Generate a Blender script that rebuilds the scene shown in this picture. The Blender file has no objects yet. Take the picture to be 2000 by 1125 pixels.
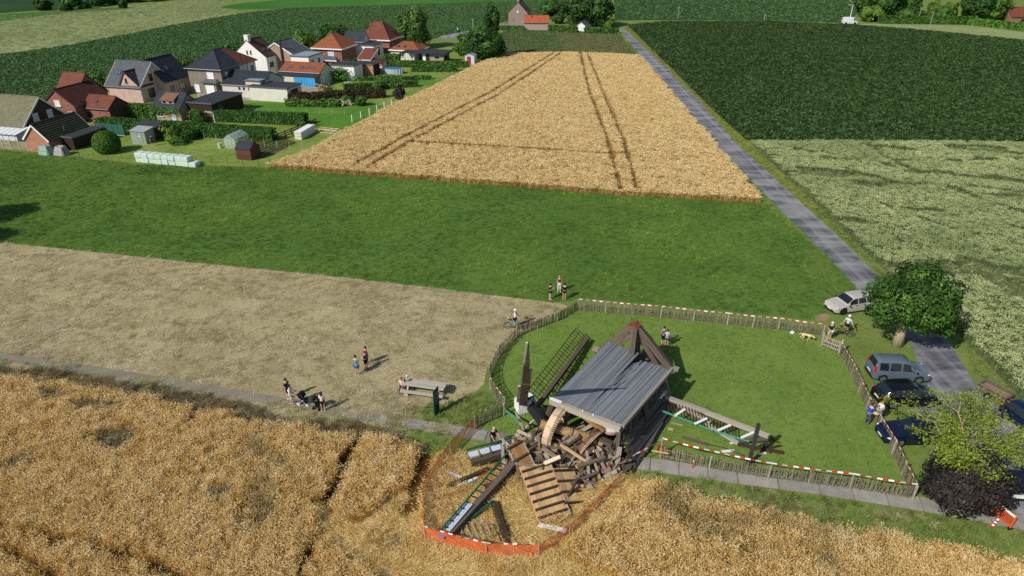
import bpy, bmesh, math, random
import numpy as np
from mathutils import Vector, Matrix, Euler, Quaternion

random.seed(7)
S = bpy.context.scene
COL = S.collection
R = math.radians

# ------------------------------------------------------------------ camera, sky, sun, exposure
CAM_H = 31.0
PITCH = math.atan((562.5 + 150) / 1333.0)
cd = bpy.data.cameras.new('camera')
cam = bpy.data.objects.new('camera', cd)
COL.objects.link(cam)
cam.location = (0, 0, CAM_H)
cam.rotation_euler = (math.pi / 2 - PITCH, 0, 0)
cd.sensor_width = 36.0
cd.lens = 36.0 * 1333.0 / 2000.0
cd.clip_start = 0.5
cd.clip_end = 6000
S.camera = cam

SUN_AZ, SUN_EL = 42.0, 39.5          # direction the light travels on the ground, height of the sun
d = Vector((math.cos(R(SUN_AZ)) * math.cos(R(SUN_EL)), math.sin(R(SUN_AZ)) * math.cos(R(SUN_EL)), -math.sin(R(SUN_EL))))
W = bpy.data.worlds.new('World')
S.world = W
W.use_nodes = True
nt = W.node_tree
bg = nt.nodes['Background']
sky = nt.nodes.new('ShaderNodeTexSky')
sky.sky_type = 'NISHITA'
sky.sun_disc = False
sky.sun_elevation = R(SUN_EL)
sky.sun_rotation = math.atan2(-d.x, -d.y)
sky.air_density = 1.0
sky.dust_density = 1.0
nt.links.new(sky.outputs[0], bg.inputs[0])
bg.inputs[1].default_value = 0.092
sd = bpy.data.lights.new('sun', 'SUN')
sd.energy = 4.4
sd.angle = R(0.53)
sd.color = (1.0, 0.95, 0.87)
sun = bpy.data.objects.new('sun', sd)
COL.objects.link(sun)
sun.rotation_euler = d.to_track_quat('-Z', 'Y').to_euler()
sun.location = (-60, -40, 90)
S.view_settings.view_transform = 'Standard'
S.view_settings.look = 'None'
S.view_settings.gamma = 1.0
S.view_settings.exposure = 0.0
S.view_settings.use_curve_mapping = False
S.render.engine = 'CYCLES'
S.cycles.use_denoising = False
S.cycles.max_bounces = 5
S.cycles.diffuse_bounces = 3
S.cycles.glossy_bounces = 2
S.cycles.transmission_bounces = 4
S.cycles.transparent_max_bounces = 6
S.render.filter_size = 1.2

# ------------------------------------------------------------------ geometry helpers
CP, SP = math.cos(PITCH), math.sin(PITCH)


def at(u, v, z=0.0):
    """point of the place seen at photograph position (u, v), at height z"""
    x = (u - 1000) / 1333.0
    y = (562.5 - v) / 1333.0
    t = (z - CAM_H) / (-SP + y * CP)
    return Vector((x * t, (CP + y * SP) * t, z))


def height_at(p, v):
    """height above ground point p of what is seen at row v straight above it"""
    y = (562.5 - v) / 1333.0
    k = p.y / (CP + y * SP)
    return CAM_H + (-SP + y * CP) * k


VR = R(-15)
E1 = Vector((math.cos(VR), math.sin(VR), 0))
E2 = Vector((-math.sin(VR), math.cos(VR), 0))


def vil(a, b, z=0.0):
    """village frame: a along the house fronts, b away from the camera"""
    p = E1 * a + E2 * b
    p.z = z
    return p


def tag(o, label=None, cat=None, group=None, kind=None):
    if label: o['label'] = label
    if cat: o['category'] = cat
    if group: o['group'] = group
    if kind: o['kind'] = kind
    return o


def world_of(o):
    m = o.matrix_basis.copy()
    if o.parent:
        return world_of(o.parent) @ o.matrix_parent_inverse @ m
    return m


def setp(o, parent):
    if parent is not None:
        o.parent = parent
        o.matrix_parent_inverse = world_of(parent).inverted()
    return o


def empty(name, loc, label, cat, group=None):
    o = bpy.data.objects.new(name, None)
    o.empty_display_size = 0.3
    COL.objects.link(o)
    o.location = loc
    return tag(o, label, cat, group)


def place(root, loc, rz=0.0, rx=0.0, ry=0.0):
    root.location = loc
    root.rotation_euler = (rx, ry, rz)


class MB:
    """collects shapes and links them as ONE mesh object"""
    def __init__(s):
        s.v, s.f, s.m = [], [], []

    def face(s, pts, mi=0):
        n = len(s.v)
        s.v.extend([tuple(p) for p in pts])
        s.f.append(tuple(range(n, n + len(pts))))
        s.m.append(mi)
        return s

    def mesh(s, vs, fs, mi=0):
        n = len(s.v)
        s.v.extend([tuple(p) for p in vs])
        for f in fs:
            s.f.append(tuple(i + n for i in f))
            s.m.append(mi)
        return s

    def box(s, c, size, rz=0.0, mi=0, mat=None):
        x, y, z = [q / 2 for q in size]
        vs = [Vector((i * x, j * y, k * z)) for i in (-1, 1) for j in (-1, 1) for k in (-1, 1)]
        if mat is None:
            mat = Matrix.Translation(Vector(c)) @ Matrix.Rotation(rz, 4, 'Z')
        else:
            mat = Matrix.Translation(Vector(c)) @ mat
        vs = [mat @ q for q in vs]
        return s.mesh(vs, [(0, 1, 3, 2), (4, 6, 7, 5), (0, 4, 5, 1), (2, 3, 7, 6), (0, 2, 6, 4), (1, 5, 7, 3)], mi)

    def box3(s, x0, x1, y0, y1, z0, z1, mi=0):
        return s.box(((x0 + x1) / 2, (y0 + y1) / 2, (z0 + z1) / 2), (x1 - x0, y1 - y0, z1 - z0), 0, mi)

    def bar(s, p, q, w, h, up=(0, 0, 1), mi=0, w2=None, h2=None):
        p, q = Vector(p), Vector(q)
        ax = (q - p).normalized()
        u = Vector(up)
        side = ax.cross(u)
        if side.length < 1e-4:
            side = ax.cross(Vector((1, 0, 0)))
        side.normalize()
        u = side.cross(ax).normalized()
        w2 = w if w2 is None else w2
        h2 = h if h2 is None else h2
        vs = []
        for c, ww, hh in ((p, w, h), (q, w2, h2)):
            for a, b in ((-1, -1), (1, -1), (1, 1), (-1, 1)):
                vs.append(c + side * (a * ww / 2) + u * (b * hh / 2))
        return s.mesh(vs, [(0, 1, 2, 3), (7, 6, 5, 4), (0, 4, 5, 1), (1, 5, 6, 2), (2, 6, 7, 3), (3, 7, 4, 0)], mi)

    def tube(s, p, q, r0, r1=None, n=8, mi=0, cap=True):
        p, q = Vector(p), Vector(q)
        r1 = r0 if r1 is None else r1
        ax = (q - p).normalized()
        a = ax.cross(Vector((0, 0, 1)))
        if a.length < 1e-4:
            a = Vector((1, 0, 0))
        a.normalize()
        b = ax.cross(a)
        vs = []
        for c, r in ((p, r0), (q, r1)):
            for i in range(n):
                t = 2 * math.pi * i / n
                vs.append(c + a * (math.cos(t) * r) + b * (math.sin(t) * r))
        fs = [(i, (i + 1) % n, n + (i + 1) % n, n + i) for i in range(n)]
        if cap:
            fs += [tuple(range(n - 1, -1, -1)), tuple(range(n, 2 * n))]
        return s.mesh(vs, fs, mi)

    def path_tube(s, pts, r, n=6, mi=0):
        for i in range(len(pts) - 1):
            ra = r[i] if isinstance(r, (list, tuple)) else r
            rb = r[i + 1] if isinstance(r, (list, tuple)) else r
            s.tube(pts[i], pts[i + 1], ra, rb, n, mi)
        return s

    def ring(s, c, axis, r_out, r_in, depth, n=24, mi=0, a0=0.0, a1=2 * math.pi):
        """flat ring (rim, tyre) round an axis"""
        ax = Vector(axis).normalized()
        a = ax.cross(Vector((0, 0, 1)))
        if a.length < 1e-4:
            a = Vector((1, 0, 0))
        a.normalize()
        b = ax.cross(a)
        c = Vector(c)
        vs = []
        full = abs(a1 - a0 - 2 * math.pi) < 1e-6
        k = n if full else n + 1
        for i in range(k):
            t = a0 + (a1 - a0) * i / n
            dr = a * math.cos(t) + b * math.sin(t)
            for rr, dd in ((r_out, -1), (r_out, 1), (r_in, 1), (r_in, -1)):
                vs.append(c + dr * rr + ax * (dd * depth / 2))
        fs = []
        for i in range(n):
            j = (i + 1) % k
            for q in range(4):
                fs.append((4 * i + q, 4 * i + (q + 1) % 4, 4 * j + (q + 1) % 4, 4 * j + q))
        return s.mesh(vs, fs, mi)

    def sphere(s, c, r, n=8, m=6, mi=0, sc=(1, 1, 1)):
        c = Vector(c)
        vs = [c + Vector((0, 0, r * sc[2]))]
        for i in range(1, m):
            th = math.pi * i / m
            for j in range(n):
                ph = 2 * math.pi * j / n
                vs.append(c + Vector((r * sc[0] * math.sin(th) * math.cos(ph), r * sc[1] * math.sin(th) * math.sin(ph), r * sc[2] * math.cos(th))))
        vs.append(c - Vector((0, 0, r * sc[2])))
        fs = [(0, 1 + j, 1 + (j + 1) % n) for j in range(n)]
        for i in range(m - 2):
            for j in range(n):
                fs.append((1 + i * n + j, 1 + (i + 1) * n + j, 1 + (i + 1) * n + (j + 1) % n, 1 + i * n + (j + 1) % n))
        o = 1 + (m - 2) * n
        fs += [(o + j, len(vs) - 1, o + (j + 1) % n) for j in range(n)]
        return s.mesh(vs, fs, mi)

    def extrude(s, poly, z0, z1, mi=0):
        n = len(poly)
        vs = [(p[0], p[1], z0) for p in poly] + [(p[0], p[1], z1) for p in poly]
        fs = [(i, (i + 1) % n, n + (i + 1) % n, n + i) for i in range(n)]
        fs += [tuple(range(n - 1, -1, -1)), tuple(range(n, 2 * n))]
        return s.mesh(vs, fs, mi)

    def data(s, name, mats, smooth=False, angle=None, weld=False):
        me = bpy.data.meshes.new(name)
        me.from_pydata(s.v, [], s.f)
        for m in (mats if isinstance(mats, (list, tuple)) else [mats]):
            me.materials.append(m)
        if any(s.m):
            me.polygons.foreach_set('material_index', s.m)
        if weld:
            bm = bmesh.new()
            bm.from_mesh(me)
            bmesh.ops.remove_doubles(bm, verts=bm.verts, dist=1e-4)
            bmesh.ops.recalc_face_normals(bm, faces=bm.faces)
            bm.to_mesh(me)
            bm.free()
        if smooth or angle:
            me.polygons.foreach_set('use_smooth', [True] * len(me.polygons))
            if angle:
                me.set_sharp_from_angle(angle=R(angle))
        me.update()
        return me

    def build(s, name, mats, parent=None, smooth=False, angle=None, weld=False):
        o = bpy.data.objects.new(name, s.data(name, mats, smooth, angle, weld))
        COL.objects.link(o)
        return setp(o, parent)


# ------------------------------------------------------------------ materials
def lin(h):
    if not isinstance(h, str):
        return (*h, 1.0)
    h = h.lstrip('#')
    c = [int(h[i:i + 2], 16) / 255 for i in (0, 2, 4)]
    return tuple(((x / 12.92) if x <= 0.04045 else ((x + 0.055) / 1.055) ** 2.4) for x in c) + (1.0,)


class Nodes:
    def __init__(s, name):
        s.mat = bpy.data.materials.new(name)
        s.mat.use_nodes = True
        s.nt = s.mat.node_tree
        s.bsdf = s.nt.nodes['Principled BSDF']

    def n(s, t, **kw):
        q = s.nt.nodes.new(t)
        for k, v in kw.items():
            setattr(q, k, v)
        return q

    def link(s, a, b):
        s.nt.links.new(a, b)

    def coords(s, kind, scale=(1, 1, 1)):
        if kind == 'pos':
            o = s.n('ShaderNodeNewGeometry').outputs['Position']
        else:
            o = s.n('ShaderNodeTexCoord').outputs['Object']
        m = s.n('ShaderNodeVectorMath', operation='MULTIPLY')
        s.link(o, m.inputs[0])
        m.inputs[1].default_value = scale
        return m.outputs[0]

    def noise(s, vec, scale, detail=4.0, rough=0.6, dist=0.0):
        q = s.n('ShaderNodeTexNoise')
        s.link(vec, q.inputs['Vector'])
        q.inputs['Scale'].default_value = scale
        q.inputs['Detail'].default_value = detail
        q.inputs['Roughness'].default_value = rough
        q.inputs['Distortion'].default_value = dist
        return q.outputs['Fac']

    def ramp(s, fac, cols, lo=0.3, hi=0.7):
        r = s.n('ShaderNodeValToRGB')
        e = r.color_ramp.elements
        k = len(cols)
        while len(e) < k:
            e.new(0.5)
        for i, c in enumerate(cols):
            e[i].position = lo + (hi - lo) * i / max(1, k - 1)
            e[i].color = lin(c)
        s.link(fac, r.inputs[0])
        return r.outputs[0]

    def mix(s, fac, a, b, mode='MIX'):
        q = s.n('ShaderNodeMix', data_type='RGBA', blend_type=mode)
        if isinstance(fac, (int, float)):
            q.inputs[0].default_value = fac
        else:
            s.link(fac, q.inputs[0])
        for i, c in ((6, a), (7, b)):
            if isinstance(c, (tuple, str)):
                q.inputs[i].default_value = lin(c) if isinstance(c, str) else c
            else:
                s.link(c, q.inputs[i])
        return q.outputs[2]

    def math(s, op, a, b=0.0):
        q = s.n('ShaderNodeMath', operation=op)
        for i, x in ((0, a), (1, b)):
            if isinstance(x, (int, float)):
                q.inputs[i].default_value = x
            else:
                s.link(x, q.inputs[i])
        return q.outputs[0]

    def rand(s):
        return s.n('ShaderNodeObjectInfo').outputs['Random']

    def vary(s, col, amount=0.3, hue=0.0, fac=None):
        """per-object value (and a little hue) variation"""
        q = s.n('ShaderNodeHueSaturation')
        r = fac if fac is not None else s.rand()
        mr = s.n('ShaderNodeMapRange')
        s.link(r, mr.inputs[0])
        mr.inputs[3].default_value = 1 - amount
        mr.inputs[4].default_value = 1 + amount
        s.link(mr.outputs[0], q.inputs['Value'])
        if hue:
            wn = s.n('ShaderNodeTexWhiteNoise', noise_dimensions='1D')
            s.link(r, wn.inputs['W'])
            m2 = s.n('ShaderNodeMapRange')
            s.link(wn.outputs[0], m2.inputs[0])
            m2.inputs[3].default_value = 0.5 - hue
            m2.inputs[4].default_value = 0.5 + hue
            s.link(m2.outputs[0], q.inputs['Hue'])
        s.link(col, q.inputs['Color'])
        return q.outputs[0]

    def done(s, col, rough=0.8, metal=0.0, bump=None, bstr=0.3, bdist=0.02, spec=0.3, coat=0.0):
        b = s.bsdf
        if isinstance(col, (tuple, str)):
            b.inputs['Base Color'].default_value = lin(col) if isinstance(col, str) else col
        else:
            s.link(col, b.inputs['Base Color'])
        b.inputs['Roughness'].default_value = rough
        b.inputs['Metallic'].default_value = metal
        b.inputs['Specular IOR Level'].default_value = spec
        if coat:
            b.inputs['Coat Weight'].default_value = coat
            b.inputs['Coat Roughness'].default_value = 0.05
        if bump is not None:
            q = s.n('ShaderNodeBump')
            q.inputs['Strength'].default_value = bstr
            q.inputs['Distance'].default_value = bdist
            s.link(bump, q.inputs['Height'])
            s.link(q.outputs[0], b.inputs['Normal'])
        return s.mat


def plain(name, col, rough=0.6, metal=0.0, var=0.12, scale=3.0, spec=0.3, coat=0.0, coords='obj'):
    """one paint or plastic with faint uneven wear"""
    k = Nodes(name)
    v = k.coords(coords)
    f = k.noise(v, scale, 5, 0.65)
    c = lin(col)
    lo = tuple(x * (1 - var * 2) for x in c[:3])
    hi = tuple(min(1, x * (1 + var)) for x in c[:3])
    return k.done(k.ramp(f, [lo, hi]), rough, metal, spec=spec, coat=coat)


def ground(name, cols, s_big, s_small, mixf=0.5, rough=0.95, bstr=0.6, bdist=0.05, stretch=(1, 1, 1), extra=None, lo=.3, hi=.7):
    """field or soil: large patches times fine grain, in world metres"""
    k = Nodes(name)
    v = k.coords('pos', stretch)
    big = k.noise(v, s_big, 5, 0.6, 0.3)
    sm = k.noise(v, s_small, 6, 0.75)
    f = k.math('ADD', k.math('MULTIPLY', big, 1 - mixf), k.math('MULTIPLY', sm, mixf))
    col = k.ramp(f, cols, lo, hi)
    if extra:
        col = k.mix(k.ramp(k.noise(v, extra[1], 5, 0.7, 1.0), [(0, 0, 0), (1, 1, 1)], extra[2], extra[3]), col, extra[0])
    return k.done(col, rough, 0, sm, bstr, bdist, spec=0.1)


def wood(name, cols, grain=(0.6, 9, 9), rough=0.85, amount=0.22, hue=0.01, coords='obj', lo=.3, hi=.72):
    k = Nodes(name)
    v = k.coords(coords, grain)
    r = k.rand()
    off = k.n('ShaderNodeVectorMath', operation='ADD')
    cmb = k.n('ShaderNodeCombineXYZ')
    sc = k.math('MULTIPLY', r, 37.0)
    for i in range(3):
        k.link(sc, cmb.inputs[i])
    k.link(v, off.inputs[0])
    k.link(cmb.outputs[0], off.inputs[1])
    f = k.noise(off.outputs[0], 2.2, 6, 0.7, 0.6)
    col = k.vary(k.ramp(f, cols, lo, hi), amount, hue)
    return k.done(col, rough, 0, f, 0.5, 0.02, spec=0.2)


def brick(name, c1, c2, mortar, sx=0.22, sz=0.075, rough=0.9, dirt=None):
    k = Nodes(name)
    tc = k.n('ShaderNodeTexCoord').outputs['Object']
    sep = k.n('ShaderNodeSeparateXYZ')
    k.link(tc, sep.inputs[0])
    cmb = k.n('ShaderNodeCombineXYZ')
    k.link(k.math('ADD', sep.outputs[0], sep.outputs[1]), cmb.inputs[0])
    k.link(sep.outputs[2], cmb.inputs[1])
    b = k.n('ShaderNodeTexBrick')
    k.link(cmb.outputs[0], b.inputs['Vector'])
    b.inputs['Scale'].default_value = 1.0
    b.inputs['Brick Width'].default_value = sx
    b.inputs['Row Height'].default_value = sz
    b.inputs['Mortar Size'].default_value = 0.008
    b.inputs['Color1'].default_value = lin(c1)
    b.inputs['Color2'].default_value = lin(c2)
    b.inputs['Mortar'].default_value = lin(mortar)
    col = b.outputs['Color']
    f = k.noise(tc, 1.3, 6, 0.7)
    col = k.mix(k.ramp(f, [(0, 0, 0), (1, 1, 1)], .42, .75), col, dirt or c1)
    f2 = k.noise(tc, 9, 4, 0.7)
    col = k.mix(0.5, col, k.ramp(f2, [(.55, .55, .55), (1.15, 1.15, 1.15)]), 'MULTIPLY')
    return k.done(col, rough, 0, b.outputs['Fac'], -0.4, 0.01, spec=0.15)


def tiles(name, cols, row=0.3, colw=0.22, rough=0.8, moss=None, mfac=(.5, .7)):
    """roof tiles too far away to tell apart singly: rows and columns as relief"""
    k = Nodes(name)
    tc = k.n('ShaderNodeTexCoord').outputs['Object']
    sep = k.n('ShaderNodeSeparateXYZ')
    k.link(tc, sep.inputs[0])
    zz = k.math('MODULO', k.math('ADD', k.math('DIVIDE', sep.outputs[2], row * 0.7), 50.0), 1.0)
    xx = k.math('MODULO', k.math('ADD', k.math('DIVIDE', k.math('ADD', sep.outputs[0], sep.outputs[1]), colw), 900.0), 1.0)
    hx = k.math('ABSOLUTE', k.math('SUBTRACT', xx, 0.5))
    h = k.math('ADD', k.math('MULTIPLY', zz, -0.6), k.math('MULTIPLY', hx, 0.8))
    f = k.math('ADD', k.math('MULTIPLY', k.noise(tc, 1.1, 6, 0.7), 0.6), k.math('MULTIPLY', k.noise(tc, 9, 3, 0.8), 0.4))
    col = k.ramp(f, cols, .32, .68)
    if moss:
        col = k.mix(k.ramp(k.noise(tc, 1.8, 6, 0.75, 0.5), [(0, 0, 0), (1, 1, 1)], *mfac), col, moss)
    col = k.mix(k.math('MULTIPLY', k.ramp(zz, [(1, 1, 1), (0, 0, 0)], 0.0, 0.3), 0.35), col, (0.02, 0.017, 0.015, 1))
    return k.done(col, rough, 0, h, 0.7, 0.05, spec=0.25)


def leafmat(name, cols, var=0.35, hue=0.012, scale=0.6, trans=0.25, attr=True):
    """leaves: light and dark by clump, a tint of its own on each leaf, some light let through"""
    k = Nodes(name)
    v = k.coords('pos')
    f = k.noise(v, scale, 4, 0.6)
    if attr:
        a = k.n('ShaderNodeAttribute', attribute_name='tint')
        f = k.math('ADD', k.math('MULTIPLY', f, 0.5), k.math('MULTIPLY', a.outputs['Fac'], 0.5))
    col = k.ramp(f, cols, .25, .75)
    col = k.vary(col, var * .5, hue)
    m = k.done(col, 0.6, spec=0.25)
    t = k.n('ShaderNodeBsdfTranslucent')
    k.link(col, t.inputs[0])
    mx = k.n('ShaderNodeMixShader')
    mx.inputs[0].default_value = trans
    out = k.nt.nodes['Material Output']
    k.link(k.bsdf.outputs[0], mx.inputs[1])
    k.link(t.outputs[0], mx.inputs[2])
    k.link(mx.outputs[0], out.inputs['Surface'])
    return m


def cropmat(name, cols, var=0.25, hue=0.01, patch=None, pscale=0.08, pr=(.45, .65), trans=0.2, scale=0.35, rw=.55):
    """crop plants: tone by plant and by patch of the field"""
    k = Nodes(name)
    v = k.coords('pos')
    r = k.rand()
    f = k.math('ADD', k.math('MULTIPLY', k.noise(v, scale, 4, 0.65), 1 - rw), k.math('MULTIPLY', r, rw))
    col = k.ramp(f, cols, .2, .8)
    col = k.vary(col, var * .6, hue)
    if patch:
        col = k.mix(k.ramp(k.noise(v, pscale, 5, 0.65, 0.8), [(0, 0, 0), (1, 1, 1)], *pr), col, patch)
    m = k.done(col, 0.75, spec=0.15)
    t = k.n('ShaderNodeBsdfTranslucent')
    k.link(col, t.inputs[0])
    mx = k.n('ShaderNodeMixShader')
    mx.inputs[0].default_value = trans
    out = k.nt.nodes['Material Output']
    k.link(k.bsdf.outputs[0], mx.inputs[1])
    k.link(t.outputs[0], mx.inputs[2])
    k.link(mx.outputs[0], out.inputs['Surface'])
    return m


def glassmat(name, col=(0.02, 0.026, 0.032), rough=0.06):
    k = Nodes(name)
    return k.done((*col, 1.0), rough, 0, spec=0.6)

# ------------------------------------------------------------------ the setting: ground, fields, road, path
def sheet(name, px, z, m, world=False, kind='structure', label=None):
    pts = [Vector((p[0], p[1], z)) for p in px] if world else [at(u, v) + Vector((0, 0, z)) for u, v in px]
    o = MB().face(pts).build(name, m)
    if (o.data.polygons[0].normal.z < 0):
        o.data.flip_normals()
    tag(o, label, None, None, kind)
    return o


m_verge = ground('verge_grass', ['#4f6430', '#627639', '#738243', '#838450'], 0.25, 6.0, .5, extra=('#8b7d4a', 0.35, .6, .8))
m_meadow = ground('meadow_soil', ['#446126', '#516e2e', '#607b3a'], 0.06, 3.0, .4)
m_lawn = ground('lawn_soil', ['#56702f', '#69823a', '#7b8f48'], 0.2, 5.0, .5, extra=('#847a3e', 0.5, .66, .84))
m_hay = ground('cut_hay_ground', ['#79704d', '#978a66', '#ada07c', '#b8ac88'], 0.22, 4.0, .55, bstr=1.0, bdist=.08, stretch=(.8, 1.0, 1), extra=('#5c5f26', 0.3, .55, .75))
m_wsoil = ground('wheat_soil', ['#3a2810', '#57401a', '#6b5223'], 0.3, 5.0, .5)
m_bsoil = ground('barley_soil', ['#5f4c2a', '#7a6238', '#8f7648'], 0.3, 4.0, .5)
m_psoil = ground('pale_wheat_soil', ['#41492b', '#565d39', '#6a6f47'], 0.2, 4.0, .5)
m_dsoil = ground('dark_crop_soil', ['#1a2a14', '#22351a', '#2c4022'], 0.2, 3.0, .5)
m_d2soil = ground('far_dark_soil', ['#22381d', '#2b4423', '#35502b'], 0.05, 2.0, .5)
m_pfar = ground('far_pale_field', ['#626f43', '#7b8757', '#8f9968', '#9ba373'], 0.03, 0.5, .45, stretch=(1, .6, 1))
m_gfar = ground('far_green_field', ['#2c5a1d', '#3b6c26', '#4a7b31'], 0.03, 0.8, .4)
m_garden = ground('garden_lawn', ['#566b2c', '#6b7f38', '#7f9046', '#8f9154'], 0.12, 3.0, .5, extra=('#837849', 0.25, .62, .8))
m_garden2 = ground('green_lawn', ['#3f681f', '#4f7c28', '#5f8c33'], 0.1, 3.0, .5)
m_rowsoil = ground('row_soil', ['#5b4a33', '#74603f', '#85714d'], 0.2, 2.0, .5)
m_paving = ground('yard_paving', ['#8b877f', '#a29d94', '#b3aea4'], 0.3, 4.0, .4)

g = MB().face([(-1500, -200, 0), (1500, -200, 0), (1500, 2600, 0), (-1500, 2600, 0)]).build('ground', m_verge)
tag(g, kind='structure')

PX_MEADOW = [(-420, 270), (0, 292), (270, 321), (525, 327), (700, 338), (1210, 378), (1488, 392), (1520, 425), (1640, 520), (1672, 560), (1660, 600), (1580, 625), (1400, 606), (1130, 582), (1090, 592), (700, 545), (350, 510), (0, 473), (-420, 425)]
PX_HAY = [(-500, 418), (0, 473), (350, 510), (700, 545), (1090, 592), (1118, 600), (1085, 618), (1005, 655), (952, 715), (945, 750), (925, 770), (870, 790), (780, 800), (770, 830), (790, 872), (680, 860), (480, 828), (360, 802), (200, 768), (0, 744), (-260, 718), (-500, 700)]
PX_LAWN = [(1128, 590), (1400, 612), (1605, 645), (1645, 690), (1700, 800), (1775, 968), (1500, 938), (1290, 893), (1180, 900), (1000, 870), (930, 828), (985, 802), (955, 750), (960, 712), (1008, 655), (1088, 615)]
PX_WHEAT_L = [(-260, 725), (0, 748), (80, 754), (200, 772), (360, 806), (480, 832), (680, 862), (780, 876), (850, 892), (930, 886), (1010, 900), (1210, 930), (1270, 958), (1400, 988), (1600, 1038), (1870, 1086), (2000, 1118), (2200, 1150), (2200, 1330), (-260, 1330)]
PX_BARLEY = [(522, 328), (700, 343), (955, 362), (1210, 382), (1488, 397), (1249, 112), (1120, 106), (985, 109), (930, 131), (850, 173), (770, 208), (680, 258), (600, 300)]
PX_PALE = [(1468, 282), (1700, 282), (2150, 286), (2400, 700), (2160, 860), (2004, 790), (1938, 720), (1868, 650), (1790, 590), (1730, 530), (1600, 405)]
PX_DARK = [(1226, 50), (1300, 43), (1500, 42), (1660, 50), (1800, 60), (2000, 80), (2300, 110), (2300, 275), (1900, 277), (1600, 276), (1458, 274), (1400, 222), (1330, 152)]
PX_FARDARK = [(-300, 140), (0, 108), (120, 92), (250, 68), (350, 48), (468, 28), (560, 17), (760, 11), (1000, 3), (1160, -2), (1180, 30), (985, 42), (930, 58), (860, 70), (820, 86), (640, 100), (420, 140), (250, 165), (90, 205), (-300, 300)]
PX_FARPALE = [(-400, 140), (0, 108), (120, 92), (250, 68), (350, 48), (468, 28), (425, 12), (460, 3), (400, -3), (130, 22), (0, 32), (-400, 70)]

sheet('meadow', PX_MEADOW, .004, m_meadow)
sheet('hay_field', PX_HAY, .008, m_hay)
sheet('lawn', PX_LAWN, .012, m_lawn)
sheet('wheat_field', PX_WHEAT_L, .004, m_wsoil)
sheet('barley_field', PX_BARLEY, .016, m_bsoil)
sheet('pale_wheat_field', PX_PALE, .004, m_psoil)
sheet('dark_crop_field', PX_DARK, .004, m_dsoil)
sheet('far_dark_field', PX_FARDARK, .004, m_d2soil)
sheet('far_pale_field', PX_FARPALE, .008, m_pfar)
sheet('far_green_field', [(428, 14), (470, 6), (640, -8), (1010, -12), (1150, -6), (1000, 3), (760, 11), (560, 17), (468, 19)], .012, m_gfar)
sheet('far_field_strip', [(-300, 62), (0, 28), (130, 20), (250, 13), (250, 18), (130, 25), (0, 42), (-300, 84)], .016, m_gfar)
sheet('far_back_field', [(-300, 24), (0, 26), (120, 17), (260, 6), (330, -6), (-300, -14)], .012, m_d2soil)
sheet('far_right_field', [(1200, 40), (1300, 39), (1500, 39), (1655, 45), (1680, 20), (1650, -6), (1200, -6)], .008, m_d2soil)
sheet('right_pale_field', [(1668, 47), (1760, 45), (1900, 50), (1990, 62), (2200, 90), (2200, 104), (2000, 78), (1850, 62), (1720, 52)], .012, m_pfar)
sheet('corn_field', [(985, 58), (1128, 62), (1205, 60), (1243, 108), (1120, 105), (985, 108), (960, 95)], .020, m_rowsoil)
sheet('garden_ground', [(-150, 262), (0, 288), (270, 318), (522, 326), (600, 298), (680, 256), (770, 206), (850, 171), (930, 129), (985, 107), (985, 80), (880, 90), (790, 100), (650, 110), (420, 150), (200, 180), (-150, 190)], .020, m_garden)
sheet('grass_plot', [(408, 232), (600, 242), (680, 256), (770, 207), (690, 203), (560, 197), (430, 205)], .028, m_garden2)
sheet('pool_garden_ground', [(735, 152), (870, 158), (862, 164), (760, 172), (700, 166)], .028, m_garden2)
sheet('paved_yard', [(385, 200), (490, 196), (500, 188), (430, 190), (420, 178), (385, 180)], .026, m_paving)
sheet('vegetable_bed', [(505, 312), (548, 296), (580, 278), (560, 272), (480, 276), (470, 290)], .028, ground('bed_soil', ['#4a3c28', '#5f4d33', '#6d5d40'], .4, 4, .5))
sheet('bare_earth', [(1590, 618), (1612, 612), (1622, 618), (1612, 628), (1595, 626)], .016, ground('bare_soil', ['#7d6648', '#93795a', '#a58c6c'], .8, 6, .5))
sheet('road_verge', [(1216, 56), (1228, 52), (1340, 152), (1455, 272), (1600, 405), (1560, 405), (1436, 282), (1372, 205), (1290, 123)], .004, ground('dry_verge', ['#5f6a2a', '#79803b', '#8d8b4c'], .3, 3, .5))

# road: asphalt, worn pale with darker bands across it
k = Nodes('asphalt')
v = k.coords('pos', (0.16, 0.5, 1))
f = k.noise(v, 1.0, 5, 0.6, 0.4)
col = k.ramp(f, ['#4b4c53', '#62636a', '#7d7d80', '#8d8c8b'], .36, .62)
f2 = k.noise(k.coords('pos'), 9, 5, .75)
col = k.mix(0.35, col, k.ramp(f2, [(.45, .45, .45), (1.3, 1.3, 1.3)]), 'MULTIPLY')
wv = k.noise(k.coords('pos', (1.1, 0.02, 1)), 1.0, 2, .5)
col = k.mix(k.ramp(wv, [(0, 0, 0), (.5, .5, .5)], .45, .65), col, '#9a9997')
m_road = k.done(col, .92, 0, f2, .4, .01, spec=.15)
RL = [(1207, 55), (1222, 75), (1264, 123), (1333, 205), (1393, 280), (1595, 480), (1667, 556), (1712, 604), (1778, 671), (1790, 700), (1806, 730), (1790, 790), (1800, 850), (1850, 920), (1930, 960), (1985, 1003), (2200, 1060)]
RR = [(2200, 900), (2040, 860), (1960, 800), (1913, 767), (1886, 720), (1856, 671), (1776, 598), (1730, 556), (1656, 480), (1438, 280), (1373, 205), (1291, 123), (1240, 75), (1218, 55)]
sheet('road', RL + RR, .024, m_road)
sheet('far_road', [(858, 75), (862, 70), (930, 56), (995, 44), (1000, 48), (940, 62), (875, 76)], .024, m_road)
sheet('far_road_bend', [(1088, 25), (1098, 12), (1106, 12), (1104, 26)], .024, m_road)

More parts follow.
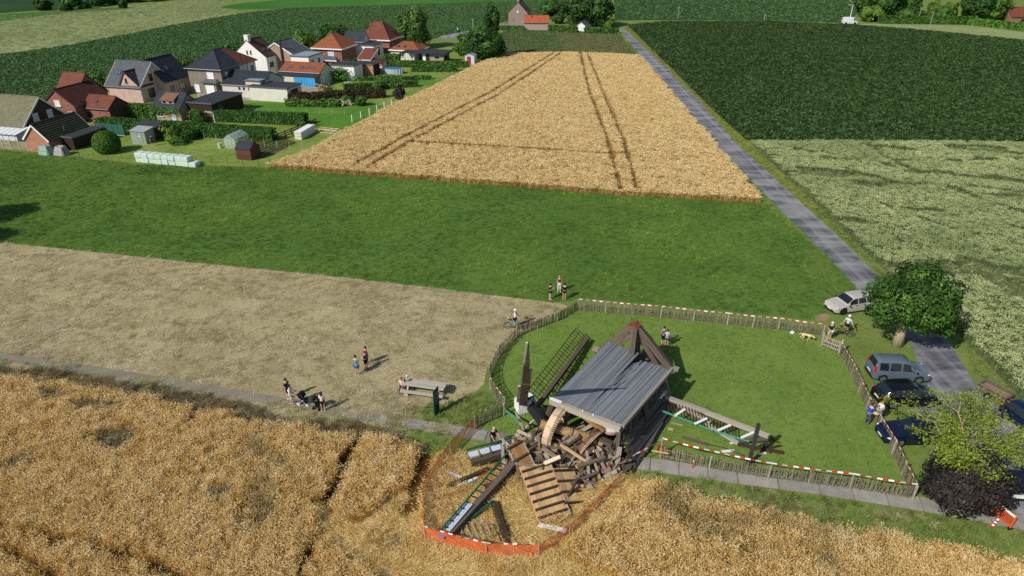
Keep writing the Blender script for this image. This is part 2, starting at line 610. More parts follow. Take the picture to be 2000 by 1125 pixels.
# narrow concrete path of slabs, each slab a piece of its own
m_conc = plain('path_concrete', '#96938b', .92, var=.16, scale=1.2, coords='pos', spec=.15)
k = Nodes('slab_concrete')
v = k.coords('pos')
f = k.math('ADD', k.math('MULTIPLY', k.noise(v, 1.1, 5, .7), .5), k.math('MULTIPLY', k.noise(v, 14, 4, .7), .5))
m_slab = k.done(k.vary(k.ramp(f, ['#716d64', '#8f8b83', '#a3a099'], .3, .7), .12, .01), .9, bump=f, bstr=.3, spec=.15)
PATH = [at(*p) for p in ((-160, 672), (80, 708), (250, 734), (450, 768), (600, 793), (740, 818), (880, 840), (950, 852), (1100, 880), (1270, 908), (1440, 932), (1600, 953), (1800, 985), (2000, 1022), (2120, 1040))]
path = MB()
for i in range(len(PATH) - 1):
    a, b = PATH[i], PATH[i + 1]
    n = (b - a).normalized().cross(Vector((0, 0, 1))) * (.62 if i > 5 else .5)
    path.face([a - n + Vector((0, 0, .02)), a + n + Vector((0, 0, .02)), b + n + Vector((0, 0, .02)), b - n + Vector((0, 0, .02))])
path = tag(path.build('path', ground('path_bed', ['#6d675a', '#827b6c', '#948c7b'], .4, 6, .5)), kind='structure')
rs = random.Random(4)
L = 0
for i in range(len(PATH) - 1):
    a, b = PATH[i], PATH[i + 1]
    ln = (b - a).length
    ax = (b - a) / ln
    k_ = max(1, round(ln / 2.0))
    for j in range(k_):
        if i < 5 or i == 7 or i == 8 and j < 2:
            continue
        p = a + ax * (ln * (j + .02)) / k_
        q = a + ax * (ln * (j + .985)) / k_
        MB().bar(p + Vector((0, 0, .035 + rs.uniform(-.008, .008))), q + Vector((0, 0, .035 + rs.uniform(-.008, .008))), 1.18 if i > 6 else .95 + rs.uniform(-.15, .1), .05).build('slab', m_slab, path)


# ------------------------------------------------------------------ plants of the fields
SRC = {}


def blade(mb, p, dx, dy, h, w, bend, mi=0, seg=2):
    """a bent strip from the ground point p; bend = how far the tip leans along (dx, dy)"""
    sx, sy = -dy * w / 2, dx * w / 2
    prev = None
    for i in range(seg + 1):
        t = i / seg
        o = bend * t * t
        z = h * (t - .18 * bend / max(h, .01) * t * t)
        ww = 1 - .75 * t
        a = (p[0] + dx * o - sx * ww, p[1] + dy * o - sy * ww, p[2] + z)
        b = (p[0] + dx * o + sx * ww, p[1] + dy * o + sy * ww, p[2] + z)
        if prev:
            mb.face([prev[0], prev[1], b, a], mi)
        prev = (a, b)
    return Vector(((prev[0][0] + prev[1][0]) / 2, (prev[0][1] + prev[1][1]) / 2, prev[0][2]))


def ear(mb, p, dirv, ln, w, mi=1):
    dirv = Vector(dirv).normalized()
    a = dirv.cross(Vector((0, 0, 1)))
    a = a.normalized() if a.length > .01 else Vector((1, 0, 0))
    b = dirv.cross(a)
    m = p + dirv * ln * .45
    q = p + dirv * ln
    r = [m + a * w / 2, m + b * w / 2, m - a * w / 2, m - b * w / 2]
    for i in range(4):
        mb.face([p, r[i], r[(i + 1) % 4]], mi)
        mb.face([q, r[(i + 1) % 4], r[i]], mi)


def source(kind, fn, mats, n=4):
    c = bpy.data.collections.new(kind)
    for i in range(n):
        mb = MB()
        fn(mb, random.Random(hash_(kind) + i * 17))
        o = bpy.data.objects.new(kind, mb.data(kind, mats))
        c.objects.link(o)
    SRC[kind] = c
    return c


def hash_(s):
    h = 7
    for ch in s:
        h = (h * 31 + ord(ch)) % 100003
    return h


def cereal(ns, rad, h0, h1, earl, earw, lean, stem_w=.012, leaves=True):
    def fn(mb, r):
        la = r.uniform(0, 6.28)
        for _ in range(ns):
            t, q = r.uniform(0, 6.28), rad * math.sqrt(r.random())
            p = (q * math.cos(t), q * math.sin(t), 0)
            a = la + r.gauss(0, .9)
            h = r.uniform(h0, h1)
            bend = abs(r.gauss(lean, .08))
            tip = blade(mb, p, math.cos(a), math.sin(a), h, stem_w, bend, 0)
            ear(mb, tip, (math.cos(a), math.sin(a), r.uniform(-.2, .9)), earl * r.uniform(.8, 1.2), earw * r.uniform(.8, 1.2), 1)
            if leaves:
                a2 = r.uniform(0, 6.28)
                blade(mb, (p[0], p[1], h * r.uniform(.3, .6)), math.cos(a2), math.sin(a2), .12, .02, .22, 0)
    return fn


def lodged(ns, rad, ln):
    def fn(mb, r):
        for _ in range(ns):
            t, q = r.uniform(0, 6.28), rad * math.sqrt(r.random())
            p = (q * math.cos(t) - ln * .4, q * math.sin(t), r.uniform(.0, .22))
            a = r.gauss(0, .5)
            tip = blade(mb, p, math.cos(a), math.sin(a), r.uniform(.02, .22), .016, ln * r.uniform(.7, 1.1), 0)
            if r.random() < .7:
                ear(mb, tip, (math.cos(a), math.sin(a), -.15), .13, .03, 1)
    return fn


def grass(ns, rad, h0, h1, w, lean):
    def fn(mb, r):
        for _ in range(ns):
            t, q = r.uniform(0, 6.28), rad * math.sqrt(r.random())
            a = r.uniform(0, 6.28)
            blade(mb, (q * math.cos(t), q * math.sin(t), 0), math.cos(a), math.sin(a), r.uniform(h0, h1), w, abs(r.gauss(lean, lean * .5)), 0)
    return fn


def broad(ns, rad, h, ls=1.0):
    """low leafy field plant: a dome of leaves"""
    def fn(mb, r):
        for _ in range(ns):
            t = r.uniform(0, 6.28)
            e = math.acos(r.random() ** .6)
            n = Vector((math.cos(t) * math.sin(e), math.sin(t) * math.sin(e), math.cos(e)))
            c = Vector((n.x * rad, n.y * rad, h * (.35 + .65 * n.z) * r.uniform(.75, 1.05)))
            n = (n + Vector((r.gauss(0, .4), r.gauss(0, .4), r.gauss(.2, .3)))).normalized()
            u = n.cross(Vector((r.gauss(0, 1), r.gauss(0, 1), r.gauss(0, 1)))).normalized()
            w = n.cross(u)
            l, b = ls * r.uniform(.10, .2), ls * r.uniform(.06, .11)
            mb.face([c - u * l, c - w * b + n * .02, c + u * l, c + w * b + n * .02], 0)
    return fn


def straw(ns, rad, ln, z0, z1, w=.02):
    def fn(mb, r):
        for _ in range(ns):
            t, q = r.uniform(0, 6.28), rad * math.sqrt(r.random())
            a = r.gauss(0, 1.2)
            blade(mb, (q * math.cos(t), q * math.sin(t), r.uniform(z0, z1)), math.cos(a), math.sin(a), r.uniform(-.01, .07), w, ln * r.uniform(.5, 1.1), 0)
    return fn


m_wst = cropmat('wheat_stalk', ['#a97b38', '#c59a4e', '#d9b36a'], patch='#6b5a30', pscale=.11, pr=(.56, .7))
m_wear = cropmat('wheat_ear', ['#d0a85c', '#e2c17a', '#edd39a', '#f3e0b6'], patch='#7f7248', pscale=.11, pr=(.6, .72), trans=.1)
m_lst = cropmat('lodged_straw', ['#b58d45', '#d3b064', '#e4c987', '#efdba6'], trans=.15, scale=1.2)
m_bst = cropmat('barley_stalk', ['#b08d50', '#c4a465', '#d3b67a'], trans=.15)
m_bear = cropmat('barley_ear', ['#d2b272', '#dec084', '#e7ce96', '#edd9a8'], patch='#cbb468', pscale=.045, pr=(.62, .72), trans=.1, rw=.35)
m_pst = cropmat('green_wheat_stalk', ['#5c7048', '#728558', '#879868'], trans=.2)
m_pear = cropmat('green_wheat_ear', ['#9ca96c', '#adb87c', '#bdc48c', '#cacd9c'], patch='#8a9a66', pscale=.07, pr=(.45, .7), trans=.1, rw=.35)
m_dark = cropmat('dark_leaf', ['#263a1d', '#334a25', '#425b2f', '#5b7342'], var=.4, trans=.15, scale=.8)
m_far = cropmat('far_leaf', ['#3b5733', '#476739', '#547644', '#688857'], var=.35, trans=.15)  # greens kept lighter, standing in for distance haze
m_mgr = cropmat('meadow_blade', ['#577628', '#6c8a33', '#829b42', '#9cac59'], patch='#4a6a30', pscale=.09, pr=(.42, .62), trans=.25, var=.3)
m_lgr = cropmat('lawn_blade', ['#5f7733', '#738741', '#899a52', '#9ea466'], patch='#a39d63', pscale=.28, pr=(.6, .78), trans=.25)
m_hgr = cropmat('dry_hay', ['#8a7e5c', '#a89b76', '#c0b38e', '#d2c6a4'], patch='#7a7a4c', pscale=.22, pr=(.52, .7), trans=.1, scale=.6)
m_wind = cropmat('grey_hay', ['#4a4129', '#675a3c', '#7f7252', '#958866'], trans=.05, scale=1.0)
m_vgr = cropmat('verge_blade', ['#4f6a2c', '#657d38', '#7d8c48', '#93935a'], patch='#998c58', pscale=.5, pr=(.55, .7), trans=.2)
m_pfst = cropmat('pale_far_blade', ['#6f7a48', '#848d5a', '#969d6b', '#a2a678'], patch='#6a7849', pscale=.03, pr=(.45, .65), trans=.1, scale=.1)

source('wheat_plant', cereal(14, .15, .72, .98, .12, .022, .2, .011), [m_wst, m_wear])
source('lodged_plant', lodged(20, .3, .75), [m_lst, m_lst])
source('barley_plant', cereal(10, .2, .66, .8, .15, .055, .16, .016, False), [m_bst, m_bear])
source('green_wheat_plant', cereal(10, .18, .66, .8, .13, .045, .1, .016, False), [m_pst, m_pear])
source('dark_plant', broad(22, .27, .5, .72), [m_dark])
source('far_plant', broad(18, .3, .4, .8), [m_far])
source('meadow_tuft', grass(12, .2, .12, .28, .02, .12), [m_mgr])
source('lawn_tuft', grass(12, .16, .04, .10, .016, .05), [m_lgr])
source('hay_tuft', straw(14, .3, .32, .0, .06, .024), [m_hgr])
source('windrow_tuft', straw(22, .3, .4, .0, .22, .026), [m_wind])
source('verge_tuft', grass(12, .2, .1, .3, .022, .14), [m_vgr])
source('pale_far_tuft', grass(16, .6, .15, .3, .05, .2), [m_pfst])


def inside(pts, poly):
    x, y = pts[:, 0], pts[:, 1]
    ok = np.zeros(len(pts), bool)
    j = len(poly) - 1
    for i in range(len(poly)):
        xi, yi, xj, yj = poly[i][0], poly[i][1], poly[j][0], poly[j][1]
        c = ((yi > y) != (yj > y)) & (x < (xj - xi) * (y - yi) / ((yj - yi) or 1e-9) + xi)
        ok ^= c
        j = i
    return ok


def project(pts):
    x, y, z = pts[:, 0], pts[:, 1], -CAM_H
    f = y * CP - z * SP
    u = y * SP + z * CP
    return 1000 + 1333 * x / f, 562.5 - 1333 * u / f


def seg_dist(pts, line):
    dmin = np.full(len(pts), 1e9)
    for i in range(len(line) - 1):
        a, b = np.array(line[i][:2]), np.array(line[i + 1][:2])
        ab = b - a
        t = np.clip(((pts - a) @ ab) / (ab @ ab), 0, 1)
        dmin = np.minimum(dmin, np.linalg.norm(pts - (a + t[:, None] * ab), axis=1))
    return dmin


def fill(px, dens, seed, margin=200, minv=-40):
    poly = [at(*p) for p in px]
    xs = [p.x for p in poly]
    ys = [p.y for p in poly]
    rng = np.random.default_rng(seed)
    n = int((max(xs) - min(xs)) * (max(ys) - min(ys)) * dens)
    pts = np.stack([rng.uniform(min(xs), max(xs), n), rng.uniform(min(ys), max(ys), n)], 1)
    u, v = project(pts)
    pts = pts[(u > -margin) & (u < 2000 + margin) & (v < 1125 + 190) & (v > minv)]
    jt = np.stack([.30 * vnoise(pts, .6, 81) + .18 * vnoise(pts, 2.2, 82), .30 * vnoise(pts, .6, 83) + .18 * vnoise(pts, 2.2, 84)], 1)
    return pts[inside(pts + jt, poly)], rng


def gn_group(kind):
    ng = bpy.data.node_groups.new('plant_' + kind, 'GeometryNodeTree')
    ng.interface.new_socket('Geometry', in_out='INPUT', socket_type='NodeSocketGeometry')
    ng.interface.new_socket('Geometry', in_out='OUTPUT', socket_type='NodeSocketGeometry')
    N = ng.nodes
    gi, go = N.new('NodeGroupInput'), N.new('NodeGroupOutput')
    ip = N.new('GeometryNodeInstanceOnPoints')
    ci = N.new('GeometryNodeCollectionInfo')
    ci.inputs['Collection'].default_value = SRC[kind]
    ci.inputs['Separate Children'].default_value = True
    ci.inputs['Reset Children'].default_value = True
    ip.inputs['Pick Instance'].default_value = True

    def attr(nm, t):
        q = N.new('GeometryNodeInputNamedAttribute')
        q.data_type = t
        q.inputs['Name'].default_value = nm
        return q.outputs['Attribute']
    e2r = N.new('FunctionNodeEulerToRotation')
    L = ng.links.new
    L(gi.outputs[0], ip.inputs['Points'])
    L(ci.outputs[0], ip.inputs['Instance'])
    L(attr('pick', 'INT'), ip.inputs['Instance Index'])
    L(attr('rot', 'FLOAT_VECTOR'), e2r.inputs[0])
    L(e2r.outputs[0], ip.inputs['Rotation'])
    L(attr('scl', 'FLOAT_VECTOR'), ip.inputs['Scale'])
    L(ip.outputs[0], go.inputs[0])
    return ng


GN = {}


def scatter(name, kind, pts, rng, smin=.85, smax=1.15, tilt=.08, z=0.0, rot=None, hs=None, label=None):
    n = len(pts)
    me = bpy.data.meshes.new(name)
    me.vertices.add(n)
    co = np.zeros((n, 3), np.float32)
    co[:, :2] = pts
    co[:, 2] = z
    me.vertices.foreach_set('co', co.ravel())
    r = np.zeros((n, 3), np.float32)
    r[:, 0] = rng.normal(0, tilt, n)
    r[:, 1] = rng.normal(0, tilt, n)
    r[:, 2] = rng.uniform(0, 6.283, n) if rot is None else rot
    s = np.repeat(rng.uniform(smin, smax, n)[:, None], 3, 1).astype(np.float32)
    if hs is not None:
        s[:, 2] *= hs
    for nm, t, arr in (('rot', 'FLOAT_VECTOR', r), ('scl', 'FLOAT_VECTOR', s)):
        a = me.attributes.new(nm, t, 'POINT')
        a.data.foreach_set('vector', arr.ravel().astype(np.float32))
    a = me.attributes.new('pick', 'INT', 'POINT')
    a.data.foreach_set('value', rng.integers(0, 4, n).astype(np.int32))
    o = bpy.data.objects.new(name, me)
    COL.objects.link(o)
    if kind not in GN:
        GN[kind] = gn_group(kind)
    md = o.modifiers.new('plants', 'NODES')
    md.node_group = GN[kind]
    tag(o, label, None, None, 'stuff')
    return o


def vnoise(p, s, seed=0):
    """smooth value noise, -1..1"""
    q = p * s + seed * 13.7
    i = np.floor(q).astype(int)
    f = q - i
    f = f * f * (3 - 2 * f)

    def h(a, b):
        v = np.sin(a * 127.1 + b * 311.7 + seed) * 43758.5453
        return (v - np.floor(v)) * 2 - 1
    a, b, c, d_ = h(i[:, 0], i[:, 1]), h(i[:, 0] + 1, i[:, 1]), h(i[:, 0], i[:, 1] + 1), h(i[:, 0] + 1, i[:, 1] + 1)
    return (a * (1 - f[:, 0]) + b * f[:, 0]) * (1 - f[:, 1]) + (c * (1 - f[:, 0]) + d_ * f[:, 0]) * f[:, 1]


# foreground wheat: standing, with foot tracks through it and a trampled, lodged part round the wreck
LODGE = [at(*p)[:2] for p in ((560, 990), (700, 1010), (800, 985), (835, 890), (900, 880), (1010, 900), (1230, 930), (1290, 965), (1170, 1040), (1120, 1090), (1190, 1125), (1150, 1300), (660, 1300), (760, 1125), (620, 1060))]
TRACKS = [([(708, 858), (680, 900), (655, 965), (640, 985)], .36), ([(840, 876), (834, 920), (812, 970), (800, 1000)], .62),
          ([(640, 985), (625, 1050), (590, 1125), (570, 1200)], .28), ([(0, 1045), (120, 1062), (230, 1088), (330, 1125), (380, 1160)], .3),
          ([(385, 792), (380, 820), (375, 835)], .35), ([(1455, 1070), (1458, 1125), (1460, 1200)], .26), ([(0, 1090), (60, 1110), (120, 1150)], .26)]
pts, rng = fill(PX_WHEAT_L, 34, 1)
keep = np.ones(len(pts), bool)
for ln, w in TRACKS:
    keep &= seg_dist(pts, [at(*p) for p in ln]) > w * (1 + .5 * vnoise(pts, .8, 3))
lod = inside(pts + np.stack([vnoise(pts, .35, 5), vnoise(pts, .35, 9)], 1) * 1.0, LODGE)
hol = vnoise(pts, .45, 11) + .5 * vnoise(pts, 1.1, 12)
lod2 = (hol > 1.25)                                  # small lodged hollows in the standing wheat
debris_clear = inside(pts, [at(*p)[:2] for p in ((1000, 845), (1215, 890), (1215, 930), (1130, 960), (1100, 1012), (1050, 1018), (1018, 935), (965, 925), (960, 870))])
GREY = [[(128, 806), (165, 793), (236, 797), (233, 812), (160, 818)], [(148, 884), (175, 864), (228, 850), (264, 851), (248, 882), (225, 900), (195, 868)], [(-10, 930), (30, 912), (66, 902), (60, 918), (20, 934)], [(395, 978), (430, 962), (452, 970), (420, 988)], [(62, 778), (120, 770), (132, 786), (90, 790)]]
jit = pts + np.stack([vnoise(pts, 1.2, 71), vnoise(pts, 1.2, 72)], 1) * .35
grey = np.zeros(len(pts), bool)
for q in GREY:
    grey |= inside(jit, [at(*p)[:2] for p in q])
keep &= ~grey
gp = pts[grey]
scatter('flattened_grey_straw', 'windrow_tuft', gp, rng, .8, 1.3, .35, z=.32 + .25 * rng.random(len(gp)))
st = pts[keep & ~lod & ~lod2]
hs = 1 + .07 * vnoise(st, .5, 21) + .13 * vnoise(st, 1.9, 22) + .05 * vnoise(st, 4, 23)
scatter('wheat_crop', 'wheat_plant', st, rng, .85, 1.12, .12, hs=hs, rot=2.4 + .8 * vnoise(st, .5, 24) + rng.normal(0, .7, len(st)))
half = inside(pts, [at(*p)[:2] for p in ((832, 900), (900, 905), (1010, 960), (1060, 1010), (1120, 1010), (1215, 940), (1200, 1010), (1060, 1060), (850, 1050))])
ld = pts[keep & (lod | lod2) & ~debris_clear]
ang = 1.1 * vnoise(ld, .22, 31) * 3 + .6
scatter('trampled_wheat', 'lodged_plant', ld, rng, .8, 1.3, .16, rot=ang + rng.normal(0, .35, len(ld)))
sub = pts[keep & lod & half & ~debris_clear]
sub = sub[(vnoise(sub, .6, 41) + .3 * vnoise(sub, 2, 42)) > .12]
scatter('leaning_wheat', 'wheat_plant', sub, rng, .55, .85, .42)
sub = pts[keep & lod & ~half & ~debris_clear]
sub = sub[(vnoise(sub, .4, 43)) > .45]
scatter('half_fallen_wheat', 'wheat_plant', sub, rng, .55, .8, .5)

# barley with its wheel tracks
TRAM = [[(1083, 107), (960, 185), (795, 272), (690, 332)], [(1096, 108), (975, 190), (812, 278), (722, 332)],
        [(1133, 106), (1150, 180), (1185, 275), (1212, 378)], [(1146, 106), (1175, 180), (1218, 280), (1244, 378)],
        [(795, 284), (900, 290), (1010, 296), (1190, 308), (1218, 305)]]
pts, rng = fill(PX_BARLEY, 17, 2)
keep = np.ones(len(pts), bool)
for ln in TRAM:
    keep &= seg_dist(pts, [at(*p) for p in ln]) > .44 * (1 + .35 * vnoise(pts, .35, 7))
pts = pts[keep]
scatter('barley_crop', 'barley_plant', pts, rng, .9, 1.1, .1, hs=1 + .06 * vnoise(pts, .3, 4) + .06 * vnoise(pts, 1.3, 6))

# pale green wheat, wind-lodged in streaks
pts, rng = fill(PX_PALE, 14, 3)
q = pts * np.array([.25, .9])
rotm = pts @ np.array([[.9, .3], [-.3, .9]])
lodge = (vnoise(rotm * np.array([.5, 1.6]), .22, 2) + .6 * vnoise(rotm * np.array([.6, 1.5]), .5, 3)) > .62
lodge &= pts[:, 1] < 104
rows_ = np.zeros(len(pts), bool)
for ln, w in (([(1480, 310), (1700, 321), (1860, 322), (2050, 316)], .8), ([(1560, 300), (1690, 318), (1800, 352), (1920, 402), (2050, 440)], .7), ([(1690, 288), (1730, 316), (1790, 346)], .6), ([(1740, 470), (1850, 545), (1960, 640), (2010, 700)], .35), ([(1600, 360), (1700, 372), (1850, 366), (2040, 392)], .5), ([(1700, 400), (1850, 455), (2030, 500)], .4)):
    rows_ |= seg_dist(pts, [at(*p) for p in ln]) < w * (.6 + vnoise(pts, .5, 7) + .5 * vnoise(pts, 1.5, 8))
lodge |= rows_
scatter('green_wheat_crop', 'green_wheat_plant', pts[~lodge], rng, .9, 1.1, .08, hs=1 + .08 * vnoise(pts[~lodge], .4, 4))
scatter('lodged_green_wheat', 'green_wheat_plant', pts[lodge][::2], rng, .5, .75, .9)

pts, rng = fill(PX_DARK, 7, 4)
keep = (pts[:, 1] < 160) | (rng.random(len(pts)) < .7)
pts = pts[keep]
scatter('dark_crop', 'dark_plant', pts, rng, .8, 1.25, .1, hs=1 + .12 * vnoise(pts, .3, 4))
pts, rng = fill(PX_FARDARK, 4.2, 5)
scatter('far_dark_crop', 'far_plant', pts, rng, .8, 1.2, .1)
pts, rng = fill([(1200, 40), (1300, 39), (1500, 39), (1655, 45), (1680, 20), (1650, -6), (1200, -6)], .8, 6)
scatter('far_right_crop', 'far_plant', pts, rng, .9, 1.3, .1)
pts, rng = fill(PX_FARPALE, 1.2, 7)
scatter('far_pale_crop', 'pale_far_tuft', pts, rng, .8, 1.2, .1)
pts, rng = fill(PX_MEADOW, 11, 8)
clear = seg_dist(pts, [at(1705, 570), at(1640, 615)]) > 1.2
arcs = np.ones(len(pts), bool)
for o_ in (0, 14, 30, 46):
    arcs &= .8 * seg_dist(pts, [at(1578 + o_, 490), at(1572 + o_, 520), at(1585 + o_, 548), at(1625 + o_, 585)]) > .16
pts = pts[clear & arcs]
trk = pts[:0]
scatter('meadow_grass', 'meadow_tuft', pts, rng, .7, 1.3, .12, hs=.85 + .3 * vnoise(pts, .25, 4) + .2 * vnoise(pts, 1.0, 5))
rng = np.random.default_rng(90)
trk = []
for o_ in (0, 14, 30, 46):
    A = [at(1578 + o_, 490), at(1572 + o_, 520), at(1585 + o_, 548), at(1625 + o_, 585)]
    for i in range(3):
        for t in np.linspace(0, 1, 90):
            p = A[i].lerp(A[i + 1], float(t))
            trk.append((p.x + rng.normal(0, .12), p.y + rng.normal(0, .12)))
scatter('tyre_track_grass', 'lawn_tuft', np.array(trk), rng, .8, 1.3, .15)
pts, rng = fill(PX_LAWN, 26, 9)
scatter('lawn_grass', 'lawn_tuft', pts, rng, .7, 1.4, .12, hs=1 + .35 * vnoise(pts, .6, 4))
pts, rng = fill(PX_HAY, 9, 10)
pts = pts[(vnoise(pts * np.array([.6, 1.3]), .5, 8) + .5 * vnoise(pts, 1.4, 9) + .45 * np.sin((pts[:, 0] * .242 + pts[:, 1] * .97) * 2.5 + 1.5 * vnoise(pts, .15, 14)) + rng.normal(0, .5, len(pts))) > -.2]
pdn = seg_dist(pts, [tuple(p) for p in PATH])
pts = pts[pdn > .5 + .25 * vnoise(pts, .8, 66)]
scatter('cut_hay', 'hay_tuft', pts, rng, .7, 1.5, .14, rot=rng.normal(.3, 1.0, len(pts)))
pts, rng = fill(PX_HAY, 3.5, 11)
pts = pts[(vnoise(pts, .25, 18) + .5 * vnoise(pts, .8, 19)) > .25]
pts = pts[seg_dist(pts, [tuple(p) for p in PATH]) > .5]
scatter('hay_field_grass', 'verge_tuft', pts, rng, .5, .9, .2, hs=.6)
# verge along the path, road edges, under the trees
V1 = [(-260, 664), (80, 700), (450, 760), (740, 808), (950, 845), (950, 862), (850, 884), (780, 870), (680, 856), (480, 826), (360, 800), (200, 766), (0, 742), (-260, 718)]
V2 = [(780, 796), (870, 786), (945, 762), (990, 800), (930, 830), (940, 845), (770, 815)]
V3 = [(1235, 915), (1270, 920), (1600, 966), (2000, 1035), (2180, 1060), (2180, 1146), (2000, 1116), (1870, 1082), (1600, 1034), (1400, 984), (1270, 952)]
V4 = [(1640, 610), (1690, 600), (1745, 640), (1775, 676), (1788, 700), (1800, 735), (1785, 800), (1800, 860), (1850, 925), (1930, 965), (2000, 1010), (1960, 1018), (1780, 985), (1700, 800), (1650, 690), (1610, 645)]
V5 = [(1656, 478), (1740, 556), (1790, 600), (1868, 671), (1925, 767), (1945, 790), (2010, 810), (1990, 775), (1930, 705), (1868, 652), (1790, 592), (1730, 530), (1600, 405), (1580, 405)]
for nm, q, dn, seed in (('path_verge_grass', V1, 14, 12), ('bench_grass', V2, 20, 13), ('field_edge_grass', V3, 16, 14), ('car_park_grass', V4, 18, 15), ('road_edge_grass', V5, 14, 16)):
    pts, rng = fill(q, dn, seed)
    pd = seg_dist(pts, [tuple(p) for p in PATH])
    pts = pts[(pd > (.52 if nm != 'path_verge_grass' else .42)) & ~inside(pts + .22 * np.stack([vnoise(pts, 1.3, 85), vnoise(pts, 1.3, 86)], 1), [tuple(at(*p)[:2]) for p in RL + RR])]
    if nm == 'path_verge_grass':
        pts = pts[(vnoise(pts, .35, 61) + .5 * vnoise(pts, 1.1, 62)) > .05]
    if nm == 'field_edge_grass':
        pts = pts[(vnoise(pts, .5, 63) + .5 * vnoise(pts, 1.3, 62)) > -.75]
    scatter(nm, 'lawn_tuft' if nm == 'car_park_grass' else 'verge_tuft', pts, rng, .6, 1.2, .15, hs=1 + .4 * vnoise(pts, .8, 4))
pts, rng = fill([(1216, 56), (1228, 52), (1340, 152), (1455, 272), (1600, 405), (1560, 405), (1436, 282), (1372, 205), (1290, 123)], 6, 17)
pts = pts[~inside(pts, [tuple(at(*p)[:2]) for p in RL + RR])]
scatter('road_verge_grass', 'verge_tuft', pts, rng, .8, 1.4, .15)
pts, rng = fill([(1243, 108), (1388, 282), (1490, 392), (1520, 425), (1590, 480), (1393, 280), (1264, 123), (1222, 76)], 8, 18)
scatter('field_side_grass', 'meadow_tuft', pts, rng, .8, 1.4, .15)
pts, rng = fill(V3, 9, 25)
ok = (vnoise(pts, .45, 91) + .6 * vnoise(pts, 1.2, 92)) > .0
ok &= seg_dist(pts, [tuple(p) for p in PATH]) > 1.0
pts = pts[ok]
hf = len(pts) // 2
scatter('mown_edge_hay', 'hay_tuft', pts[:hf], rng, .7, 1.3, .15)
scatter('mown_edge_grey_hay', 'windrow_tuft', pts[hf:], rng, .5, .85, .2)
# windrows of grey hay between path and wheat
pts, rng = fill(V1, 26, 20)
wl = [at(*p) for p in ((-200, 690), (0, 728), (120, 738), (250, 762), (380, 792), (470, 812), (560, 838), (700, 852), (800, 868))]
dd = seg_dist(pts, wl) + .7 * vnoise(pts, .5, 8) + .3 * vnoise(pts, 1.6, 9)
pts = pts[(dd < .85) & (seg_dist(pts, [tuple(p) for p in PATH]) > .8)]
scatter('hay_windrow', 'windrow_tuft', pts, rng, .7, 1.2, .35, z=np.maximum(0, .38 - .3 * np.maximum(0, seg_dist(pts, wl)) + .15 * vnoise(pts, 1.0, 12)) * rng.random(len(pts)))
# straw dropped on the path
rng = np.random.default_rng(71)
c = np.concatenate([np.array(at(u, v)[:2]) + rng.normal(0, 1, (n_, 2)) * np.array(sg) for u, v, n_, sg in ((780, 815, 330, (.55, 1.0)), (860, 838, 90, (.5, .2)), (300, 744, 60, (1.5, .25)), (130, 712, 70, (1.2, .3)), (560, 788, 50, (1.5, .25)), (690, 806, 60, (1.2, .3)))])
scatter('straw_on_path', 'hay_tuft', c, rng, .6, 1.1, .1, z=.05)
for i, ln in enumerate((((40, 690), (100, 650), (150, 632)), ((170, 598), (215, 575)))):
    ln = [at(*p) for p in ln]
    rng = np.random.default_rng(50 + i)
    t = rng.random(200)
    idx = np.minimum((t * (len(ln) - 1)).astype(int), len(ln) - 2)
    fr = t * (len(ln) - 1) - idx
    A = np.array([p[:2] for p in ln])
    pts = A[idx] * (1 - fr)[:, None] + A[idx + 1] * fr[:, None] + rng.normal(0, .3, (200, 2))
    scatter('hay_ridge', 'hay_tuft', pts, rng, .6, .9, .25)
# corn rows
rng = np.random.default_rng(60)
poly = [at(*p) for p in ((985, 58), (1128, 62), (1205, 60), (1243, 108), (1120, 105), (985, 108), (960, 95))]
a = np.arange(-12, 40, .75)
rows = []
for x0 in a:
    y = np.arange(185, 246, .45)
    rows.append(np.stack([x0 + rng.normal(0, .08, len(y)) - .02 * (y - 185), y + rng.normal(0, .1, len(y))], 1))
pts = np.concatenate(rows)
pts = pts[inside(pts, poly)]
dense = pts[:, 0] < 14
ex = pts[dense] + rng.normal(0, .2, (dense.sum(), 2))
pts = np.concatenate([pts, ex])
scatter('corn_crop', 'far_plant', pts, rng, .5, .75, .1)
pts, rng = fill([(-150, 262), (0, 288), (270, 318), (522, 326), (600, 298), (680, 256), (770, 206), (850, 171), (930, 129), (900, 120), (650, 160), (420, 205), (200, 240), (-150, 240)], 3, 21)
scatter('garden_grass', 'lawn_tuft', pts, rng, 1.2, 2.2, .15)

# ------------------------------------------------------------------ trees, bushes, hedges
m_bark = wood('bark', ['#3b3227', '#574a3a', '#76675296'[:7]], (3, 3, 1), .95)
m_palebark = wood('pale_bark', ['#8d8064', '#b0a385', '#c5b999'], (3, 3, 1), .95)
m_lf_dark = leafmat('maple_leaf', ['#172d0e', '#284718', '#3f6625', '#6a9438'], scale=.5)
m_lf_mid = leafmat('tree_leaf', ['#1f3a14', '#31501e', '#456a2a', '#628639'], scale=.4)
m_lf_light = leafmat('pale_tree_leaf', ['#3d5a1f', '#547428', '#6d8d35', '#8aa44b'], scale=.5, trans=.35)
m_lf_rob = leafmat('acacia_leaf', ['#5b7a1e', '#7a9a2c', '#9ab340', '#b8c95c'], scale=.8, trans=.35)
m_lf_copper = leafmat('copper_leaf', ['#1a1616', '#292322', '#3a3330', '#544c46'], scale=.9, trans=.08)
m_lf_hedge = leafmat('hedge_leaf', ['#284815', '#3a5f1f', '#4f772b', '#6b9040'], scale=.6)
m_lf_lhedge = leafmat('bright_hedge_leaf', ['#33571a', '#467022', '#5c872e', '#799c42'], scale=.6)
m_lf_red = leafmat('beech_leaf', ['#241811', '#3a2a1b', '#4a3a22', '#4f4f26'], scale=.6)
